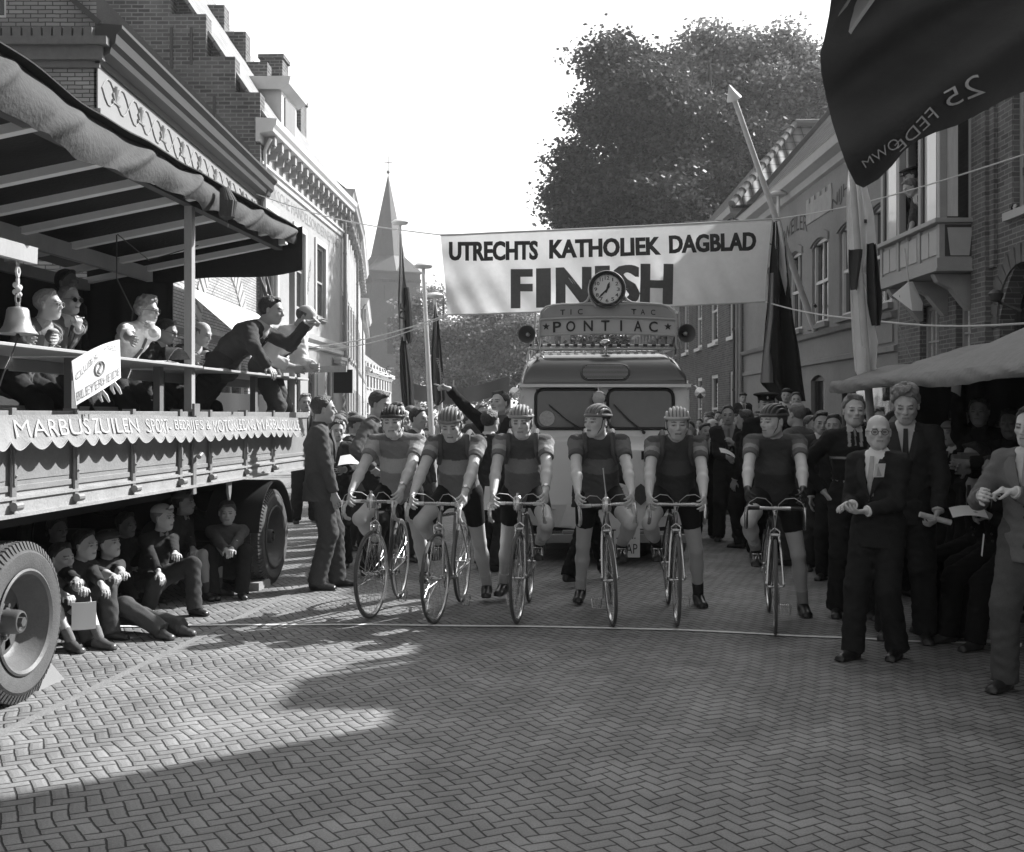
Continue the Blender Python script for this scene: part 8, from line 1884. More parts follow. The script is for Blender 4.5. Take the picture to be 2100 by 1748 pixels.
def rider(px, py, yaw, steer, g, foot, blabel, label, look=(0, 0, 0), dx=0.0, dy=0.0, lean=0.6, sl=0.0, tones={}, s=1.06, blean=0.0, bk={}, tw=0.0, pz=0.94, hood=0.0, **kw):
    """g: side (+1 photo right) of the foot on the ground; foot: its toe pixel"""
    b, p = bicycle(px, py, R_(yaw), R_(steer), blabel, up=-g, lean=blean, **bk)
    Mx = Matrix.Rotation(R_(yaw), 4, 'Z') @ Matrix.Rotation(blean, 4, 'Y'); Mf = Mx @ Matrix.Rotation(R_(steer), 4, 'Z')
    L = lambda x, y, z: p+(Mx @ V((x, y, z))); Lf = lambda x, y, z: p+(Mf @ V((x, y, z)))
    lean -= 0.10
    F = (Mx.to_3x3() @ V((0, -1, 0))); S = (Mx.to_3x3() @ V((1, 0, 0)))
    hands = {k: Lf(k*0.205, 0.055, BZ+0.055) for k in (-1, 1)}
    hd = {k: dict(d=F*0.85+V((0, 0, -0.55)), n=-S*k*0.9+V((0, 0, -0.45)), curl=0.62) for k in (-1, 1)}
    gf = G(*foot); a = V((gf.x, gf.y, 0))-F*0.15*s; a.z = 0.09*s
    feet = {g: a, -g: L(-g*0.115, 0.585+0.07, 0.275+0.165+0.10)}
    T = dict(top=0.136, band=0.304, bottom_j=0.176, upper=0.208, slband=0.384, slend=0.144, sock=0.55); T.update(tones); kw.setdefault('skin', 0.55)
    root, rg = person(L(dx+g*0.03, 0.66+dy, pz), label, R_(yaw), 'jersey', h=0.0065, s=s, lean=lean, side_lean=sl, twist=tw, hands=hands, hand=hd, feet=feet, knees={g: F+S*g*0.15, -g: F+S*(-g)*0.25}, elbows={k: S*k*0.6-F*0.5+V((0, 0, -0.4)) for k in (-1, 1)}, head=look, tones=T, base=V((gf.x, gf.y, 0)), foot_pitch={g: 0.0, -g: 0.25}, foot_yaw={g: R_(yaw)+0.15*g, -g: R_(yaw)}, hair=('crop', 0.06), curve=0.16, hoff=(0.06, 0.05), shoes=0.025, **kw)
    if blean == 0 and glove_free(kw): watch_obj(rg, root, 1)
    return root
rider(762, 1268, -7, -8, 1, (868, 1222), 'racing bicycle with a metal bottle on its bars, first in line by the lorry', 'young rider in a dark leather helmet and plain wool jersey, nearest the lorry', look=(0.08, 0.0, 0.03), dx=0.05, helmet=(0.04,), tones=dict(top=0.240, band=0.464, upper=0.416, slband=0.448, slend=0.224, bottom_j=0.288), bk=dict(frame=0.05))
rider(893, 1279, -9, -5, 1, (993, 1238), 'racing bicycle with white taped bars under the rider who looks down', 'rider looking down with closed eyes, mottled helmet and dark shoulder loops', look=(0.05, 0.32, 0.05), dx=0.02, lean=0.62, helmet=(0.16, 0.2), tones=dict(top=0.096, band=0.320, upper=0.240, slband=0.352, slend=0.160, loops=(-1, 1), bottom_j=0.192), bk=dict(bottle=False, frame=0.22))
rider(1062, 1278, -6, -4, -1, (1027, 1235), 'slim racing bicycle in front of the bare-headed man in black', 'fair rider staring ahead under a pale strapped helmet beside the van', look=(0.0, 0.08, 0.02), dx=0.02, lean=0.58, helmet=(0.24, 0.3), tones=dict(top=0.096, band=0.240, upper=0.272, slband=0.384, slend=0.176, loops=(-1, 1), bottom_j=0.160), bk=dict(frame=0.12))
rider(1256, 1284, -4, 6, -1, (1190, 1242), 'racing bicycle with a long thin straw in its bottle, before the number plate', 'blond rider with head turned towards the lorry, white sock on the bricks', look=(-0.75, 0.0, 0.0), dx=-0.02, lean=0.55, helmet=(0.20, 0.16), tones=dict(top=0.080, band=0.160, upper=0.160, slband=0.160, slend=0.112, loops=(-1, 1), bottom_j=0.096), blean=-0.05, bk=dict(frame=0.10, straw=True))
rider(1388, 1283, -4, 0, 1, (1436, 1248), 'racing bicycle with bare alloy handlebar beside the van', 'weathered rider with open mouth under a white banded helmet, dark socks', look=(0.0, 0.06, 0.0), dx=0.0, lean=0.64, helmet=(0.06, 0.42), mouth=0.006, tones=dict(top=0.080, band=0.096, upper=0.192, slband=0.320, slend=0.128, sock=0.06, loops=(-1, 1), bottom_j=0.064), bk=dict(bottle=False, frame=0.04, tape=ALU), beard=0.15)
rider(1590, 1301, -10, -2, 1, (1650, 1268), 'racing bicycle with black and white taped bars, last in line', 'sturdy rider in dark gloves and striped helmet glancing aside, last in line', look=(-0.85, 0.03, 0.0), dx=0.0, dy=0.05, lean=0.48, helmet=(0.03, 0.07), glove=0.04, tones=dict(top=0.072, band=0.080, upper=0.144, slband=0.288, slend=0.144, bottom_j=0.056, sock=0.4), bk=dict(bottle=False, frame=0.05, tape=mat('black bar tape', 0.03, 0.6)), s=1.035, beard=0.2)
# ---------------------------------------------------------------- officials, judges, boys and spectators
PI = math.pi
def at(px, top, Y, label, yaw=0.0, **kw):
    """standing person: head column px, top of head at photo row top, distance Y"""
    x = (px-CX)/FPX*Y; zt = CAMZ+(HZ-top)/FPX*Y; dz = kw.pop('dz', 0.0); s = (zt-dz)/1.715
    return stand(x, Y, label, yaw, s, dz=dz, **kw)
SU = lambda top, bot=None, shirt=0.6, tie=0.08, **k: dict(top=top, bottom=bot if bot is not None else top, shirt=shirt, tie=tie, **k)
def item(name, fn, m, label, cat, th=0.003, nu=2, nv=2):
    o = sheet(fn, name, m, nu, nv, th); tag(o, label, cat)
    c = sum((V(v.co) for v in o.data.vertices), V((0, 0, 0)))/len(o.data.vertices)
    for v in o.data.vertices: v.co -= c
    o.location = c; return o
PAPER = mat('paper', 0.75, 0.8, 0.2, 0.04, 6)
def paper(c, ux, uy, w_, h, label, cat='paper', name='sheet_of_paper', bend=0.02):
    c, ux, uy = V(c), nrm(ux), nrm(uy); n_ = ux.cross(uy)
    return item(name, lambda u, v: c+ux*(u-0.5)*w_+uy*(v-0.5)*h+n_*bend*math.sin(u*3.1), PAPER, label, cat, 0.003, 6, 4)
# ---- left side of the street
at(655, 808, 10.4, 'grey-suited man in profile standing at the tail of the lorry', PI/2+0.15, tones=SU(0.14, 0.12, 0.1, 0.03, open=1), hair=('slick', 0.07), h=0.0065, foot={1: (0.10, 0.16, 0.088), -1: (-0.10, -0.02, 0.088)}, hands={-1: (-0.16, 0.14, 0.84), 1: (0.2, 0.05, 0.84)}, head=(0.1, 0.05, 0), nose=1.03, fat=0.01)
at(690, 858, 11.9, 'short man in dark suit holding a writing pad in the crowd', -0.1, tones=SU(0.07, 0.05), hair=('short', 0.05), hands={1: (0.16, 0.30, 1.02), -1: (-0.1, 0.30, 1.0)}, head=(0.5, 0.1, 0))
paper(W(722, 945, 11.6), (1, 0.2, 0), (0, 1, 0.5), 0.26, 0.2, 'writing pad with a rolled sheet in the short man hands', 'notepad', 'notepad')
at(768, 797, 11.3, 'tall man with hand on hip, grey jacket open over a white shirt', 1.35, tones=SU(0.17, 0.04, 0.75, None, unbuttoned=True), hair=('short', 0.06), h=0.0065, hands={-1: (-0.22, 0.06, 1.06)}, elb={-1: (-1, -0.5, 0)}, head=(-0.2, 0.25, 0))
at(810, 822, 13.0, 'man with glasses behind the black helmet of the first rider', 0.9, tones=SU(0.06), hair=('slick', 0.03), glass=0.03, head=(0, 0.1, 0))
at(829, 838, 13.6, 'balding man squinting between two heads in the crowd', 0.2, tones=SU(0.12), hair=('fringe', 0.3))
at(853, 833, 12.4, 'dark-haired man in suit and tie looking aside behind the first two riders', 0.95, tones=SU(0.10), hair=('short', 0.04), head=(0.1, 0.05, 0))
at(1026, 800, 12.2, 'bareheaded man in black pointing high over the riders', -0.35, tones=SU(0.025, 0.02, 0.1, 0.03, cuffs=False), hair=('short', 0.04), h=0.0065, skin=0.46, hands={-1: (-0.46, 0.34, 1.86)}, elb={-1: (-0.3, 0.1, -1)}, hand={-1: dict(d=(-0.75, 0.35, 0.35), n=(0, 0.3, -1), point=True)}, head=(-0.25, -0.18, 0.05), mouth=0.003)
at(1002, 838, 11.6, 'man in dark suit turned away behind the second rider', 2.45, tones=SU(0.05), hair=('short', 0.04), h=0.0065)
at(985, 826, 15.0, 'fair-haired head glimpsed behind the pointing man', 0.5, tones=SU(0.1), hair=('short', 0.16))
at(625, 805, 14.0, 'grey-haired man in dark jacket by the lorry tail, past the far post', 0.4, tones=SU(0.06), hair=('short', 0.2), dz=0.25)
at(1050, 838, 14.4, 'fair woman in a light coat between the pointing man and the van', -0.4, kind='coat', tones=SU(0.5, 0.3, 0.6, None), hair=('woman', 0.2))
# man hurrying past the van with a white board
at(1205, 850, 10.7, 'man in striped jacket hurrying past the van behind the blond rider', 2.3, tones=SU(0.075, 0.02, 0.4, None), hair=('short', 0.05), lean=0.35, hands={1: (0.25, 0.35, 1.0), -1: (-0.15, 0.4, 0.95)}, foot={1: (0.1, 0.35, 0.09), -1: (-0.1, -0.35, 0.12)})
item('white_board', lambda u, v: (W(1150+(u-0.5)*40+v*14, 905, 10.45).lerp(W(1138+(u-0.5)*66, 1035, 10.45), v)), mat('white card', 0.72, 0.7, 0.2, 0.03), 'blank white board carried in front of the van nose', 'board', 0.006, 4, 4)
paper(W(1004, 1022, 9.6), (1, -0.2, 0), (0.1, 0, 1), 0.10, 0.2, 'white sheet hanging between the second and third riders', bend=0.0)
# ---- right of the van
at(1463, 857, 17.2, 'balding man in white shirt and dark tie, sleeves rolled', -0.9, kind='shirt', tones=dict(shirt=0.85, bottom=0.14, tie=0.04, sleeve=0.98), hair=('fringe', 0.12), skin=0.58, hands={1: (0.12, 0.2, 0.95)})
at(1494, 829, 14.3, 'smiling man writing on a slip, dark jacket open over grey shirt', -0.15, tones=SU(0.05, 0.05, 0.3, 0.15, unbuttoned=True, vw=0.08), hair=('slick', 0.04), hands={1: (0.05, 0.26, 1.22), -1: (-0.02, 0.30, 1.05)}, head=(-0.1, 0.05, 0.05), mouth=0.003)
paper(W(1492, 930, 13.9), (0.9, 0, -0.4), (0, 1, 0.4), 0.2, 0.14, 'folded white slip in the smiling man hand')
at(1532, 838, 13.6, 'stout man in black suit turned away from the sixth rider', -2.2, tones=SU(0.03), hair=('short', 0.05), fat=0.02)
at(1571, 803, 12.7, 'policeman in dark uniform and peaked cap above the crowd', -0.1, tones=SU(0.025, 0.025, 0.03, 0.02, button=0.8, cuffs=False), hair=('short', 0.04), hat=('officer', 0.018), h=0.0065, skin=0.50)
at(1637, 824, 12.0, 'grey-sweatered man seen from behind over the sixth rider shoulder', -2.4, kind='sweater', tones=dict(top=0.12, bottom=0.05, shirt=None), hair=('crop', 0.14))
at(1683, 840, 11.6, 'frowning dark-haired man between the riders and the youth', -0.1, tones=SU(0.06), hair=('short', 0.03), head=(0, 0.12, 0))
at(1613, 795, 16.5, 'cloth-capped lad standing high by the house wall', -0.3, tones=SU(0.07), hair=('short', 0.05), hat=('beret', 0.03), dz=0.5)
at(1632, 803, 16.0, 'fair-faced lad standing high beside the dark flag', -0.2, tones=SU(0.05), hair=('short', 0.05), dz=0.45)
at(1523, 805, 22.0, 'small lad in a dark cap before the dark brick house', 0.1, tones=SU(0.06), hat=('beret', 0.02), hair=('short', 0.05), dz=0.7)
at(1750, 806, 8.95, 'fair youth in black sweater with pale stripes, hand on hip', -0.15, kind='sweater', tones=dict(top=0.025, bottom=0.03, shirt=0.5, bands=((0.33, 0.38, 0.36), (-0.22, -0.17, 0.36)), stripes=((0.033, 0.056, 0.62, 0.36), (0.0, 0.006, 0.66, 0.3))), hair=('side', 0.18), h=0.0065, skin=0.58, hands={-1: (-0.23, 0.02, 0.98), 1: (0.22, 0.05, 0.98)}, elb={-1: (-1, -0.2, 0), 1: (1, -0.2, 0)}, head=(0.05, 0.0, 0.0), mouth=0.003)
at(1802, 846, 7.45, 'bald old man in round spectacles and three-piece suit wearing a paper badge', -0.75, tones=SU(0.040, 0.035, 0.8, 0.42, button=0.02, vw=0.07), hair=None, h=0.006, skin=0.54, glass=0.04, hands={-1: (-0.06, 0.25, 1.0), 1: (0.05, 0.27, 0.97)}, hand={-1: dict(d=(-0.3, 0.9, 0.1), n=(0.5, 0.2, -0.8), curl=0.55), 1: dict(d=(-0.55, 0.8, -0.05), n=(-0.3, 0, 0.9), curl=0.5)}, head=(0.55, 0.0, 0.0), fat=0.03, foot={1: (0.10, -0.05, 0.082), -1: (-0.10, 0.16, 0.082)}, shoes=0.02)
bd = W(1804, 965, 7.13); o = item('paper_badge', lambda u, v: bd+V(((u-0.5)*0.07+0.012*(v-0.5), 0.02*(u-0.5), (v-0.5)*0.085)), mat('badge card', 0.7, 0.6, 0.2, 0.1, 60), 'paper badge pinned on the bald old man lapel', 'badge', 0.003)
q = MB(); q.add([(-0.03, -0.006, -0.035), (0.012, -0.006, -0.035), (-0.012, -0.006, 0.03)], [(0, 1, 2)]); q.build('badge_triangle', mat('badge triangle', 0.35, 0.6), o, smooth=False)
at(1858, 786, 8.05, 'tall curly-haired man in dark grey suit looking down', -0.35, tones=SU(0.055, 0.035, 0.6, 0.03, vw=0.06, lapel=0.075), hair=('curly', 0.22), h=0.006, skin=0.52, head=(0.0, 0.30, 0.0), hands={1: (0.21, 0.16, 0.92), -1: (-0.2, 0.1, 0.9)}, hand={1: dict(d=(-0.3, 0.3, -0.8), curl=0.9)}, shoes=0.02)
q = MB(); a_, b_ = W(1886, 1055, 7.8), W(1950, 1072, 7.8); q.tube([V((0, 0, 0)), b_-a_], 0.019, 12); o = q.build('rolled_programme', PAPER); o.location = a_; tag(o, 'rolled white programme in the curly-haired man fist', 'paper roll')
at(1812, 848, 10.6, 'close-cropped head turned away between the youth and the curly-haired man', 2.8, tones=SU(0.05), hair=('crop', 0.07))
at(1795, 832, 11.4, 'heavy man facing front between the youth and the cropped head', 0.3, tones=SU(0.05), hair=('short', 0.12), fat=0.02)
at(1965, 830, 10.2, 'bare forehead and dark eyes of a man below the awning edge', -0.1, tones=SU(0.03), hair=('short', 0.05))
at(2118, 826, 6.55, 'heavy smiling man in light grey double-breasted jacket at the picture edge', -0.75, tones=SU(0.22, 0.13, 0.6, 0.3, button=0.02, vw=0.08, lapel=0.075, buttons=(0.0, -0.2)), hair=('slick', 0.05), h=0.0055, fat=0.03, skin=0.58, hands={-1: (-0.18, 0.27, 1.12), 1: (0.0, 0.28, 1.15)}, hand={-1: dict(d=(0.2, 0.9, 0.2), n=(0.9, 0, -0.2), curl=1.0), 1: dict(d=(-0.8, 0.3, 0.1), n=(-0.1, -0.2, -0.9), curl=0.9)}, head=(-0.1, 0.12, -0.05), mouth=0.002, foot={1: (0.1, 0.0, 0.088), -1: (-0.12, 0.1, 0.088)})
for i, (px, top, Y, lab) in enumerate(((1712, 846, 10.9, 'dark-coated man behind the raised elbow of the sweater youth'), (1732, 852, 12.0, 'short spectator glimpsed past the youth shoulder'), (1832, 838, 10.0, 'spectator in black between the bald man and the curly-haired man'), (1660, 850, 12.8, 'man in black behind the sixth rider shoulder'), (1415, 862, 16.0, 'short man in dark coat close beside the van door'), (1548, 846, 15.2, 'man in dark suit between the policeman and the stout man'), (1445, 866, 14.6, 'boy-sized spectator by the van wing'), (1890, 842, 10.8, 'spectator in black behind the tall curly man'))):
    at(px, top, Y, lab, -0.5+0.35*(i % 4), tones=SU(0.03+0.015*(i % 3), 0.03), hair=(('short', 'slick', 'crop')[i % 3], 0.04+0.05*(i % 2)), h=0.009, skin=0.4)
# press people in the dark below the awning
def seated(px, top, Y, label, yaw, seat=0.46, hands=None, lean=0.2, feetf=0.40, s=None, dz=0.0, elb=None, **kw):
    x = (px-CX)/FPX*Y; zt = CAMZ+(HZ-top)/FPX*Y; F = V((math.sin(yaw), -math.cos(yaw), 0)); S = V((math.cos(yaw), math.sin(yaw), 0))
    s = s or 0.89; zp = zt-(0.785*math.cos(lean*0.8))*s; hd = V((x, Y, 0)); pel = hd-F*math.sin(lean)*0.62*s+V((0, 0, zp)); p = V((pel.x, pel.y, dz))
    L = lambda a, b, c: p+S*a+F*b+V((0, 0, c))
    feet = kw.pop('foot', None) or {k: (k*0.13, feetf, 0.088*s) for k in (-1, 1)}
    hd_ = {k: {**v, **{q: S*v[q][0]+F*v[q][1]+V((0, 0, v[q][2])) for q in ('d', 'n') if q in v}} for k, v in kw.pop('hand', {}).items()}
    el = {k: S*v[0]+F*v[1]+V((0, 0, v[2])) for k, v in elb.items()} if elb else None
    return person(pel, label, yaw, s=s, lean=lean, base=p, feet={k: L(*v) for k, v in feet.items()}, knees={k: F+V((0, 0, 0.9))+S*k*0.2 for k in (-1, 1)}, hands={k: (W(*v) if v[1] > 50 else L(*v)) for k, v in (hands or {}).items()}, hand=hd_, elbows=el, **kw)
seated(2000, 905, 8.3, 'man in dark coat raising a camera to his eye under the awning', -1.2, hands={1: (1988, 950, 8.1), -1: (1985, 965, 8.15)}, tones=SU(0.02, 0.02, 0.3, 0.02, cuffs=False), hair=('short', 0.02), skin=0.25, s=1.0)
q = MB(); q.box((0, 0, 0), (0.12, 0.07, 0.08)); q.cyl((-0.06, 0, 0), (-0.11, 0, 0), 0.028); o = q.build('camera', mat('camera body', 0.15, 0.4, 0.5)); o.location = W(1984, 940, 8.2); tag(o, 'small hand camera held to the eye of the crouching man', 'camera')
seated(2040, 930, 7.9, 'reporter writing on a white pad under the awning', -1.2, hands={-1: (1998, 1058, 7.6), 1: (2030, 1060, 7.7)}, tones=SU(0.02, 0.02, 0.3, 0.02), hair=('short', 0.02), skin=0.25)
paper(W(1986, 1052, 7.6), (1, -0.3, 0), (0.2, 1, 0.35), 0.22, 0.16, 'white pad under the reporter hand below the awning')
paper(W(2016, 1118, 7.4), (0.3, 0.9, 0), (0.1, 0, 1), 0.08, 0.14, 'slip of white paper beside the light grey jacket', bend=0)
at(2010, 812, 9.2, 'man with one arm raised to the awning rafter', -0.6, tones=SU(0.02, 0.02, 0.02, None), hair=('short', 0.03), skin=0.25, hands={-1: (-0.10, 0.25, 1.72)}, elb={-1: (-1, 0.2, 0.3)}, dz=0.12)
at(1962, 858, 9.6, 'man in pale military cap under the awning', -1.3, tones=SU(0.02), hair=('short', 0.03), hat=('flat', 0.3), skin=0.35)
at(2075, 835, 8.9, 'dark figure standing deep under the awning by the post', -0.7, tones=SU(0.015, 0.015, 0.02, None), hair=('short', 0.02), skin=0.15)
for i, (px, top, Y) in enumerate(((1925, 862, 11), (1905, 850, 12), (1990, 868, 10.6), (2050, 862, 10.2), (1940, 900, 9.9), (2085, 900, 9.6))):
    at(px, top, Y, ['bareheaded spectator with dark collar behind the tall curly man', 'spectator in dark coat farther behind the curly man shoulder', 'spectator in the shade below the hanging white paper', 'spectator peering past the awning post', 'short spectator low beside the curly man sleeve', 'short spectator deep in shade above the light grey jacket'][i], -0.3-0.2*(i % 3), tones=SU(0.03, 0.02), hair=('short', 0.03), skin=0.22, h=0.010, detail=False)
paper(W(1961, 795, 9.0), (1, 0.2, -0.5), (0.1, 0, 1), 0.09, 0.10, 'white cloth corner hanging below the awning bar')
# ---- people at the upper windows
def bust(px, top, Y, label, yaw, **kw):
    x = (px-CX)/FPX*Y; zt = CAMZ+(HZ-top)/FPX*Y; hb = kw.pop('hb', None); ln = kw.get('lean', 0.0)
    F = V((math.sin(yaw), -math.cos(yaw), 0)); pel = V((x, Y, zt-0.78*math.cos(ln)))-F*math.sin(ln)*0.6
    return person(pel, label, yaw, legs=False, hands={k: W(*v) for k, v in (hb or {}).items()}, **kw)
bust(1862, 392, 15.9, 'man leaning far out of the oriel, arm hanging down', -1.5, lean=1.05, hb={-1: (1864, 485, 15.9), 1: (1885, 472, 16.1)}, tones=SU(0.10), hair=('short', 0.14), head=(0, 0.5, 0))
bust(1868, 348, 16.15, 'uniformed man in peaked cap bent behind the leaning man', -1.3, lean=0.45, tones=SU(0.05, 0.05, 0.3, 0.05), hair=('short', 0.04), hat=('officer', 0.04), head=(-0.2, 0.3, 0))
bust(2092, 358, 13.95, 'fair child looking out of the upper window past the oriel', -1.1, lean=0.25, s=0.8, tones=SU(0.03, 0.03, 0.03, None), hair=('boy', 0.3), hb={-1: (2080, 424, 13.6)})
# ---- judges on the lorry
SEAT = 1.62
def judge(px, top, y, label, yaw, **kw):
    Y = (3.29+y)/((CX-px)/FPX+0.102); return seated(px, top, Y, label, yaw, dz=1.19, legs=kw.pop('legs', True), h=kw.pop('h', 0.0065), **kw)
judge(112, 596, 0.72, 'judge with thinning swept hair and light jacket beside the bell', 1.25, lean=0.65, tones=SU(0.22, 0.06, 0.4, None, vw=0.07), hair=('slick', 0.3), skin=0.44, glass=0.3, hands={1: (120, 716, 7.2), -1: (70, 712, 7.0)}, head=(0.25, 0.0, 0.0), fat=0.02)
judge(150, 588, 0.95, 'judge in dark glasses smoking, hand at his mouth', 1.1, lean=0.5, tones=SU(0.25, 0.06, 0.7, 0.1, unbuttoned=True), hair=('slick', 0.3), skin=0.44, glass=-1, hands={1: (160, 684, 8.1), -1: (110, 716, 8.2)}, elb={1: (1, 0.2, -0.6)}, hand={1: dict(d=(-0.1, 0.2, 1), n=(0, -1, 0), curl=0.8)}, fat=0.01)
q = MB(); q.cyl((0, 0, 0), (0.06, -0.02, 0.0), 0.004); o = q.build('cigarette', PAPER); o.location = W(157, 652, 8.0); tag(o, 'white cigarette at the lips of the judge in dark glasses', 'cigarette')
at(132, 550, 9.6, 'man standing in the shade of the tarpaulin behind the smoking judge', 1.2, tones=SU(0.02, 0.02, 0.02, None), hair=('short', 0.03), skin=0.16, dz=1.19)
judge(312, 613, 0.62, 'curly-haired judge in white shirt with fist to his chin', 1.2, kind='shirt', lean=0.7, tones=dict(shirt=0.85, bottom=0.05, tie=0.12, sleeve=0.55), hair=('curly', 0.3), skin=0.44, glass=0.03, hands={1: (336, 672, 8.25), -1: (290, 728, 8.1)}, elb={1: (0.3, 0.6, -1), -1: (-1, 0.2, -0.5)}, hand={1: dict(d=(-0.3, -0.2, 0.9), n=(0, -1, 0.2), curl=1.2)}, head=(0.2, 0.1, 0))
judge(347, 655, 0.85, 'dark-haired judge with glasses bent beside the curly judge', 1.3, lean=0.6, tones=SU(0.08, 0.05), hair=('short', 0.05), skin=0.42, glass=0.05, hands={1: (368, 735, 8.9)}, head=(0.1, 0.3, 0))
judge(418, 660, 0.6, 'bald judge in dark suit writing at the desk', 1.15, lean=0.65, tones=SU(0.06, 0.05, 0.6, 0.06), hair=('fringe', 0.15), skin=0.44, hands={1: (478, 748, 9.6), -1: (440, 752, 9.5)}, elb={1: (0.6, -0.3, -0.6)}, head=(0.15, 0.35, 0), hand={1: dict(curl=0.9)})
def pointer():
    pel = W(456, 748, 10.0); b = V((pel.x, pel.y, 1.19))
    person(pel, 'judge leaning over the desk with arm stretched out, pointing up the street', 1.42, lean=0.98, base=b, h=0.006, tones=SU(0.10, 0.07, 0.6, 0.08), hair=('short', 0.04), skin=0.40, hands={1: W(630, 662, 10.0), -1: W(548, 752, 9.75)}, feet={k: b+V((-0.05, k*0.12, 0.09)) for k in (-1, 1)}, knees={k: V((-1, 0, 0)) for k in (-1, 1)}, elbows={1: V((0, 0, -1)), -1: V((0.1, -0.8, -0.2))}, hand={1: dict(d=V((0.95, 0.1, 0.25)), n=V((0, 0, -1)), point=True), -1: dict(d=V((0.7, -0.5, -0.5)), n=V((0, 0, -1)), curl=0.5)}, head=(0.05, 0.15, 0), mouth=0.005, neck=(0.3, 0))
pointer()
person(W(540, 752, 11.2), 'balding judge in pale shirt bent forward behind the pointing judge', 1.3, lean=0.95, kind='shirt', base=V((W(540, 740, 11.2).x, 11.2, 1.19)), feet={k: V((W(538, 740, 11.2).x, 11.2+k*0.1, 1.28)) for k in (-1, 1)}, tones=dict(shirt=0.6, bottom=0.1, tie=0.05, sleeve=0.9), hair=('fringe', 0.12), skin=0.42, hands={1: W(645, 752, 11.0), -1: W(600, 752, 11.0)}, head=(0.1, 0.45, 0))
paper(tW(tx(318, .25), 0.25, 1.972), TD, -TN+V((0, 0, 0.02)), 0.34, 0.22, 'large sheet on the desk before the curly judge', bend=0.01)
paper(tW(tx(435, .25), 0.25, 1.966), TD, -TN, 0.3, 0.2, 'list the bald judge is writing on', bend=0.006); paper(tW(tx(520, .25), 0.25, 1.966), TD, -TN, 0.24, 0.16, 'list under the leaning judge hand', bend=0.006)
o = item('hat', lambda u, v: tW(tx(357, .12)+0.12*(v-0.5)*2*0.9, 0.14+0.1*math.cos(u*2*PI)*v, 1.96+0.12*math.sin(PI*v*0.9)), mat('patterned hat', 0.12, 0.9, 0.1, 0.5, 60), 'dark tweed hat lying on the desk beside the mid post', 'hat', 0.004, 16, 6)
# ---- boys in the shade under the lorry
def boy(px, top, Y, label, yaw, lean=0.35, zp=0.16, foot=None, hands=None, **kw):
    x = (px-CX)/FPX*Y; zt = CAMZ+(HZ-top)/FPX*Y; s = 0.78; F = V((math.sin(yaw), -math.cos(yaw), 0)); S = V((math.cos(yaw), math.sin(yaw), 0)); ln = lean
    zp = max(zp, zt-0.84*s*math.cos(ln*0.8)); pel = V((x, Y, zp))-F*math.sin(ln)*0.6*s; p = V((pel.x, pel.y, 0)); L = lambda a, b, c: p+S*a+F*b+V((0, 0, c))
    feet = {k: L(*v) for k, v in (foot or {k: (k*0.12, 0.34, 0.07) for k in (-1, 1)}).items()}
    hh = {k: (W(*v) if len(v) == 3 and v[1] > 50 else L(*v)) for k, v in (hands or {k: (k*0.08, 0.30, 0.30) for k in (-1, 1)}).items()}
    return person(pel, label, yaw, kind='boy', s=s, hs=0.87, lean=ln, base=p, feet=feet, knees={k: F*0.6+V((0, 0, 1))+S*k*0.25 for k in (-1, 1)}, hands=hh, h=0.0065, hand={**{k: dict(curl=0.8, n=V((0, 0, -1))) for k in (-1, 1)}, **kw.pop('hand', {})}, **kw)
boy(182, 1104, 7.95, 'dark-haired boy in knitted jumper squatting beside the front lorry wheel', 1.25, lean=0.55, hair=('short', 0.02), skin=0.46, tones=dict(top=0.05, bottom=0.08, shirt=None), hands={1: (246, 1262, 7.15), -1: (170, 1200, 7.3)}, hand={1: dict(d=V((0.6, -0.4, -0.6)), n=V((0, 0, -1)))}, zp=0.2)
boy(224, 1122, 8.35, 'boy in cloth cap gazing up, arms round his knee and boots stretched out', 1.2, lean=0.2, hair=('short', 0.05), hat=('flat', 0.06), skin=0.54, tones=dict(top=0.07, bottom=0.09, shirt=None, sleeve=0.35), foot={1: (0.05, 0.68, 0.07), -1: (-0.1, 0.62, 0.07)}, hands={1: (262, 1196, 7.6), -1: (262, 1190, 7.7)}, head=(0.15, -0.2, 0), shoes=0.09, zp=0.12)
boy(335, 1072, 9.05, 'boy in pale turned-up racing cap crouching with a hand on his knee', 1.0, lean=0.3, hair=('boy', 0.22), hat=('cycling', 0.5, 0.6), skin=0.58, tones=dict(top=0.04, bottom=0.06, shirt=0.3), foot={1: (0.10, 0.38, 0.07), -1: (-0.12, 0.1, 0.07)}, hands={-1: (352, 1236, 8.35), 1: (362, 1152, 8.6)}, hand={-1: dict(d=V((0.5, -0.3, -0.7)), n=V((0, 0, -1)))}, head=(0.25, 0.0, 0), zp=0.26)
boy(376, 1030, 9.9, 'bare-kneed boy in patterned cap in the shade behind the paler capped boy', 1.4, lean=0.15, hair=('short', 0.05), hat=('cycling', 0.14, 0.2), skin=0.32, bare_legs=True, tones=dict(top=0.05, bottom=0.06, shirt=0.3, sock=0.1), head=(0.1, -0.05, 0), zp=0.3, hands={1: (398, 1140, 9.6)})
boy(466, 1062, 10.0, 'boy resting his chin on folded hands by the rear wheel', 0.25, lean=0.3, hair=('boy', 0.08), skin=0.50, tones=dict(top=0.11, bottom=0.03, shirt=None), hands={1: (474, 1128, 9.66), -1: (466, 1130, 9.66)}, head=(0.0, 0.05, 0), zp=0.22)
boy(132, 1165, 7.8, 'boy hidden behind the front wheel, one bare arm showing', 1.1, lean=0.5, hair=('short', 0.05), skin=0.54, bare_legs=True, tones=dict(top=0.15, bottom=0.12, shirt=None, sleeve=0.2, sock=0.2), hands={1: (205, 1240, 7.0), -1: (200, 1250, 7.1)}, foot={1: (0.05, 0.5, 0.07), -1: (-0.1, 0.4, 0.07)}, shoes=0.10, zp=0.12)
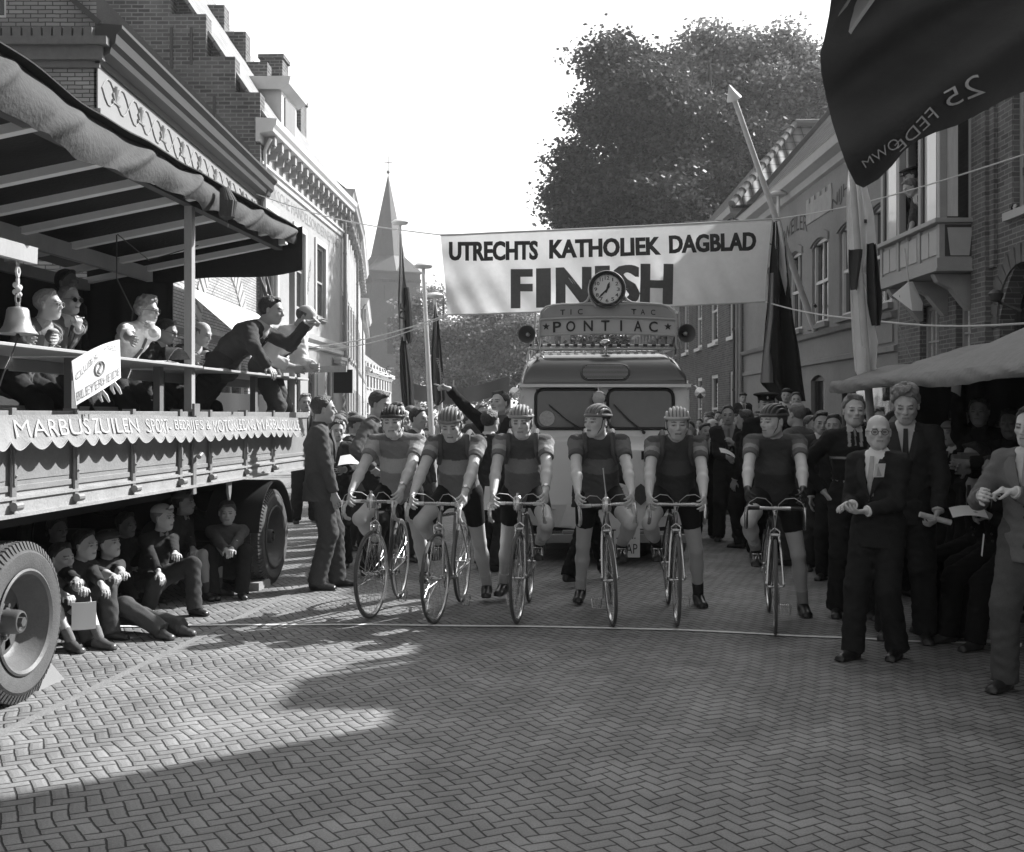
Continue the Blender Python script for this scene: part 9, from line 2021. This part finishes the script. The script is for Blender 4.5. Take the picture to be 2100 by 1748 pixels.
boy(120, 1060, 9.2, 'boy in the darkness behind the wheel under the lorry bed', 1.0, lean=0.4, hair=('short', 0.03), skin=0.2, tones=dict(top=0.04, bottom=0.04, shirt=None))
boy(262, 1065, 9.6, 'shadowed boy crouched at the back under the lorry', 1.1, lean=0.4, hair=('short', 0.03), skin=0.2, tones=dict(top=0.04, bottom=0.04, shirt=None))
paper(W(172, 1263, 6.95), (0.9, 0.4, 0), (0.05, -0.1, 1), 0.14, 0.17, 'folded newspaper sheet held low by the wheel', bend=0.01)
# ---- crowd farther up the street: a few people built once, then copied
bpy.context.view_layer.update()
protos = []
for i, (lab, kw) in enumerate((('suit a', dict(tones=SU(0.06), hair=('short', 0.05))), ('suit b', dict(tones=SU(0.16, 0.08, 0.7), hair=('slick', 0.12))), ('cap', dict(tones=SU(0.09), hat=('flat', 0.12), hair=('short', 0.08))), ('woman', dict(kind='coat', tones=SU(0.35, 0.25, 0.6, None), hair=('woman', 0.12))), ('shirt', dict(kind='shirt', tones=dict(shirt=0.75, bottom=0.1, tie=None, sleeve=0.5), hair=('short', 0.15))), ('boy', dict(kind='sweater', tones=dict(top=0.12, bottom=0.08, shirt=0.5), hair=('boy', 0.2))))):
    r_, _ = stand(0, 60+i, 'spectator in the distant crowd', 0.0, 1.0, h=0.012, detail=False, **kw); protos.append(r_)
cr = random.Random(11); n_used = [0]*6
CROWD = {}
KIND = ['dark suit', 'pale suit', 'flat cap', 'light coat', 'white shirt', 'sweater']
def crowd(x, y, s, yaw, k, place, grp):
    src = protos[k]
    c = src if n_used[k] == 0 else copy_tree(src); n_used[k] += 1
    c.location = (x, y, 0); c.rotation_euler = (0, 0, yaw); c.scale = (s, s, s)
    CROWD.setdefault((k, place), []).append((y, c)); tag(c, None, 'person', grp)
for i in range(66):      # left side, beyond the lorry and round the flagpoles
    y = 13.4+i*0.32+cr.uniform(-0.2, 0.2); x0 = (690-CX)/FPX*y; x1 = (985-CX)/FPX*y if y > 17 else (760-CX)/FPX*y
    crowd(cr.uniform(x0, x1), y, cr.uniform(0.84, 1.0) if y > 17 else cr.uniform(0.84, 0.93), cr.uniform(-0.9, 0.9)+cr.choice((0, 0.6, 1.2)), cr.choice((0, 0, 1, 2, 2, 3, 3, 4, 5)), 'in the street left of the van', 'crowd in the street left of the van')
for i in range(50):      # right side along the houses
    y = 14.2+i*0.33; x = cr.uniform(max(((1425 if y > 18 else 1560)-CX)/FPX*y, 2.6), 5.6)
    crowd(x, y, cr.uniform(0.82, 0.97), cr.uniform(-1.3, 0.3), cr.choice((0, 0, 0, 1, 2, 2, 5, 3)), 'along the houses right of the van', 'crowd along the houses right of the van')
ORD = 'nearest second third fourth fifth sixth seventh eighth ninth tenth eleventh twelfth thirteenth fourteenth fifteenth sixteenth seventeenth eighteenth nineteenth twentieth twenty-first twenty-second twenty-third twenty-fourth twenty-fifth twenty-sixth twenty-seventh twenty-eighth twenty-ninth'.split()
for (k, place), L_ in CROWD.items():
    for i, (y, c) in enumerate(sorted(L_, key=lambda t: t[0])): c['label'] = 'spectator in %s, %s of those %s' % (KIND[k], ORD[0] if i == 0 else ORD[min(i, 28)]+' nearest', place)
# ---------------------------------------------------------------- sunlit summer haze in the street
q = MB(); q.bx(-410, 410, -70, 910, -1.0, 40.0); hz = q.build('haze', None, smooth=False)
hm = bpy.data.materials.new('haze'); hm.use_nodes = True; nt_ = hm.node_tree; nt_.nodes.remove(nt_.nodes['Principled BSDF'])
pv = nt_.nodes.new('ShaderNodeVolumePrincipled'); pv.inputs['Color'].default_value = (0.95, 0.95, 0.95, 1); pv.inputs['Density'].default_value = 0.0007; pv.inputs['Anisotropy'].default_value = 0.55
nt_.links.new(pv.outputs[0], nt_.nodes['Material Output'].inputs['Volume']); hz.data.materials.append(hm); tag(hz, kind='stuff')
scene.cycles.volume_bounces = 1
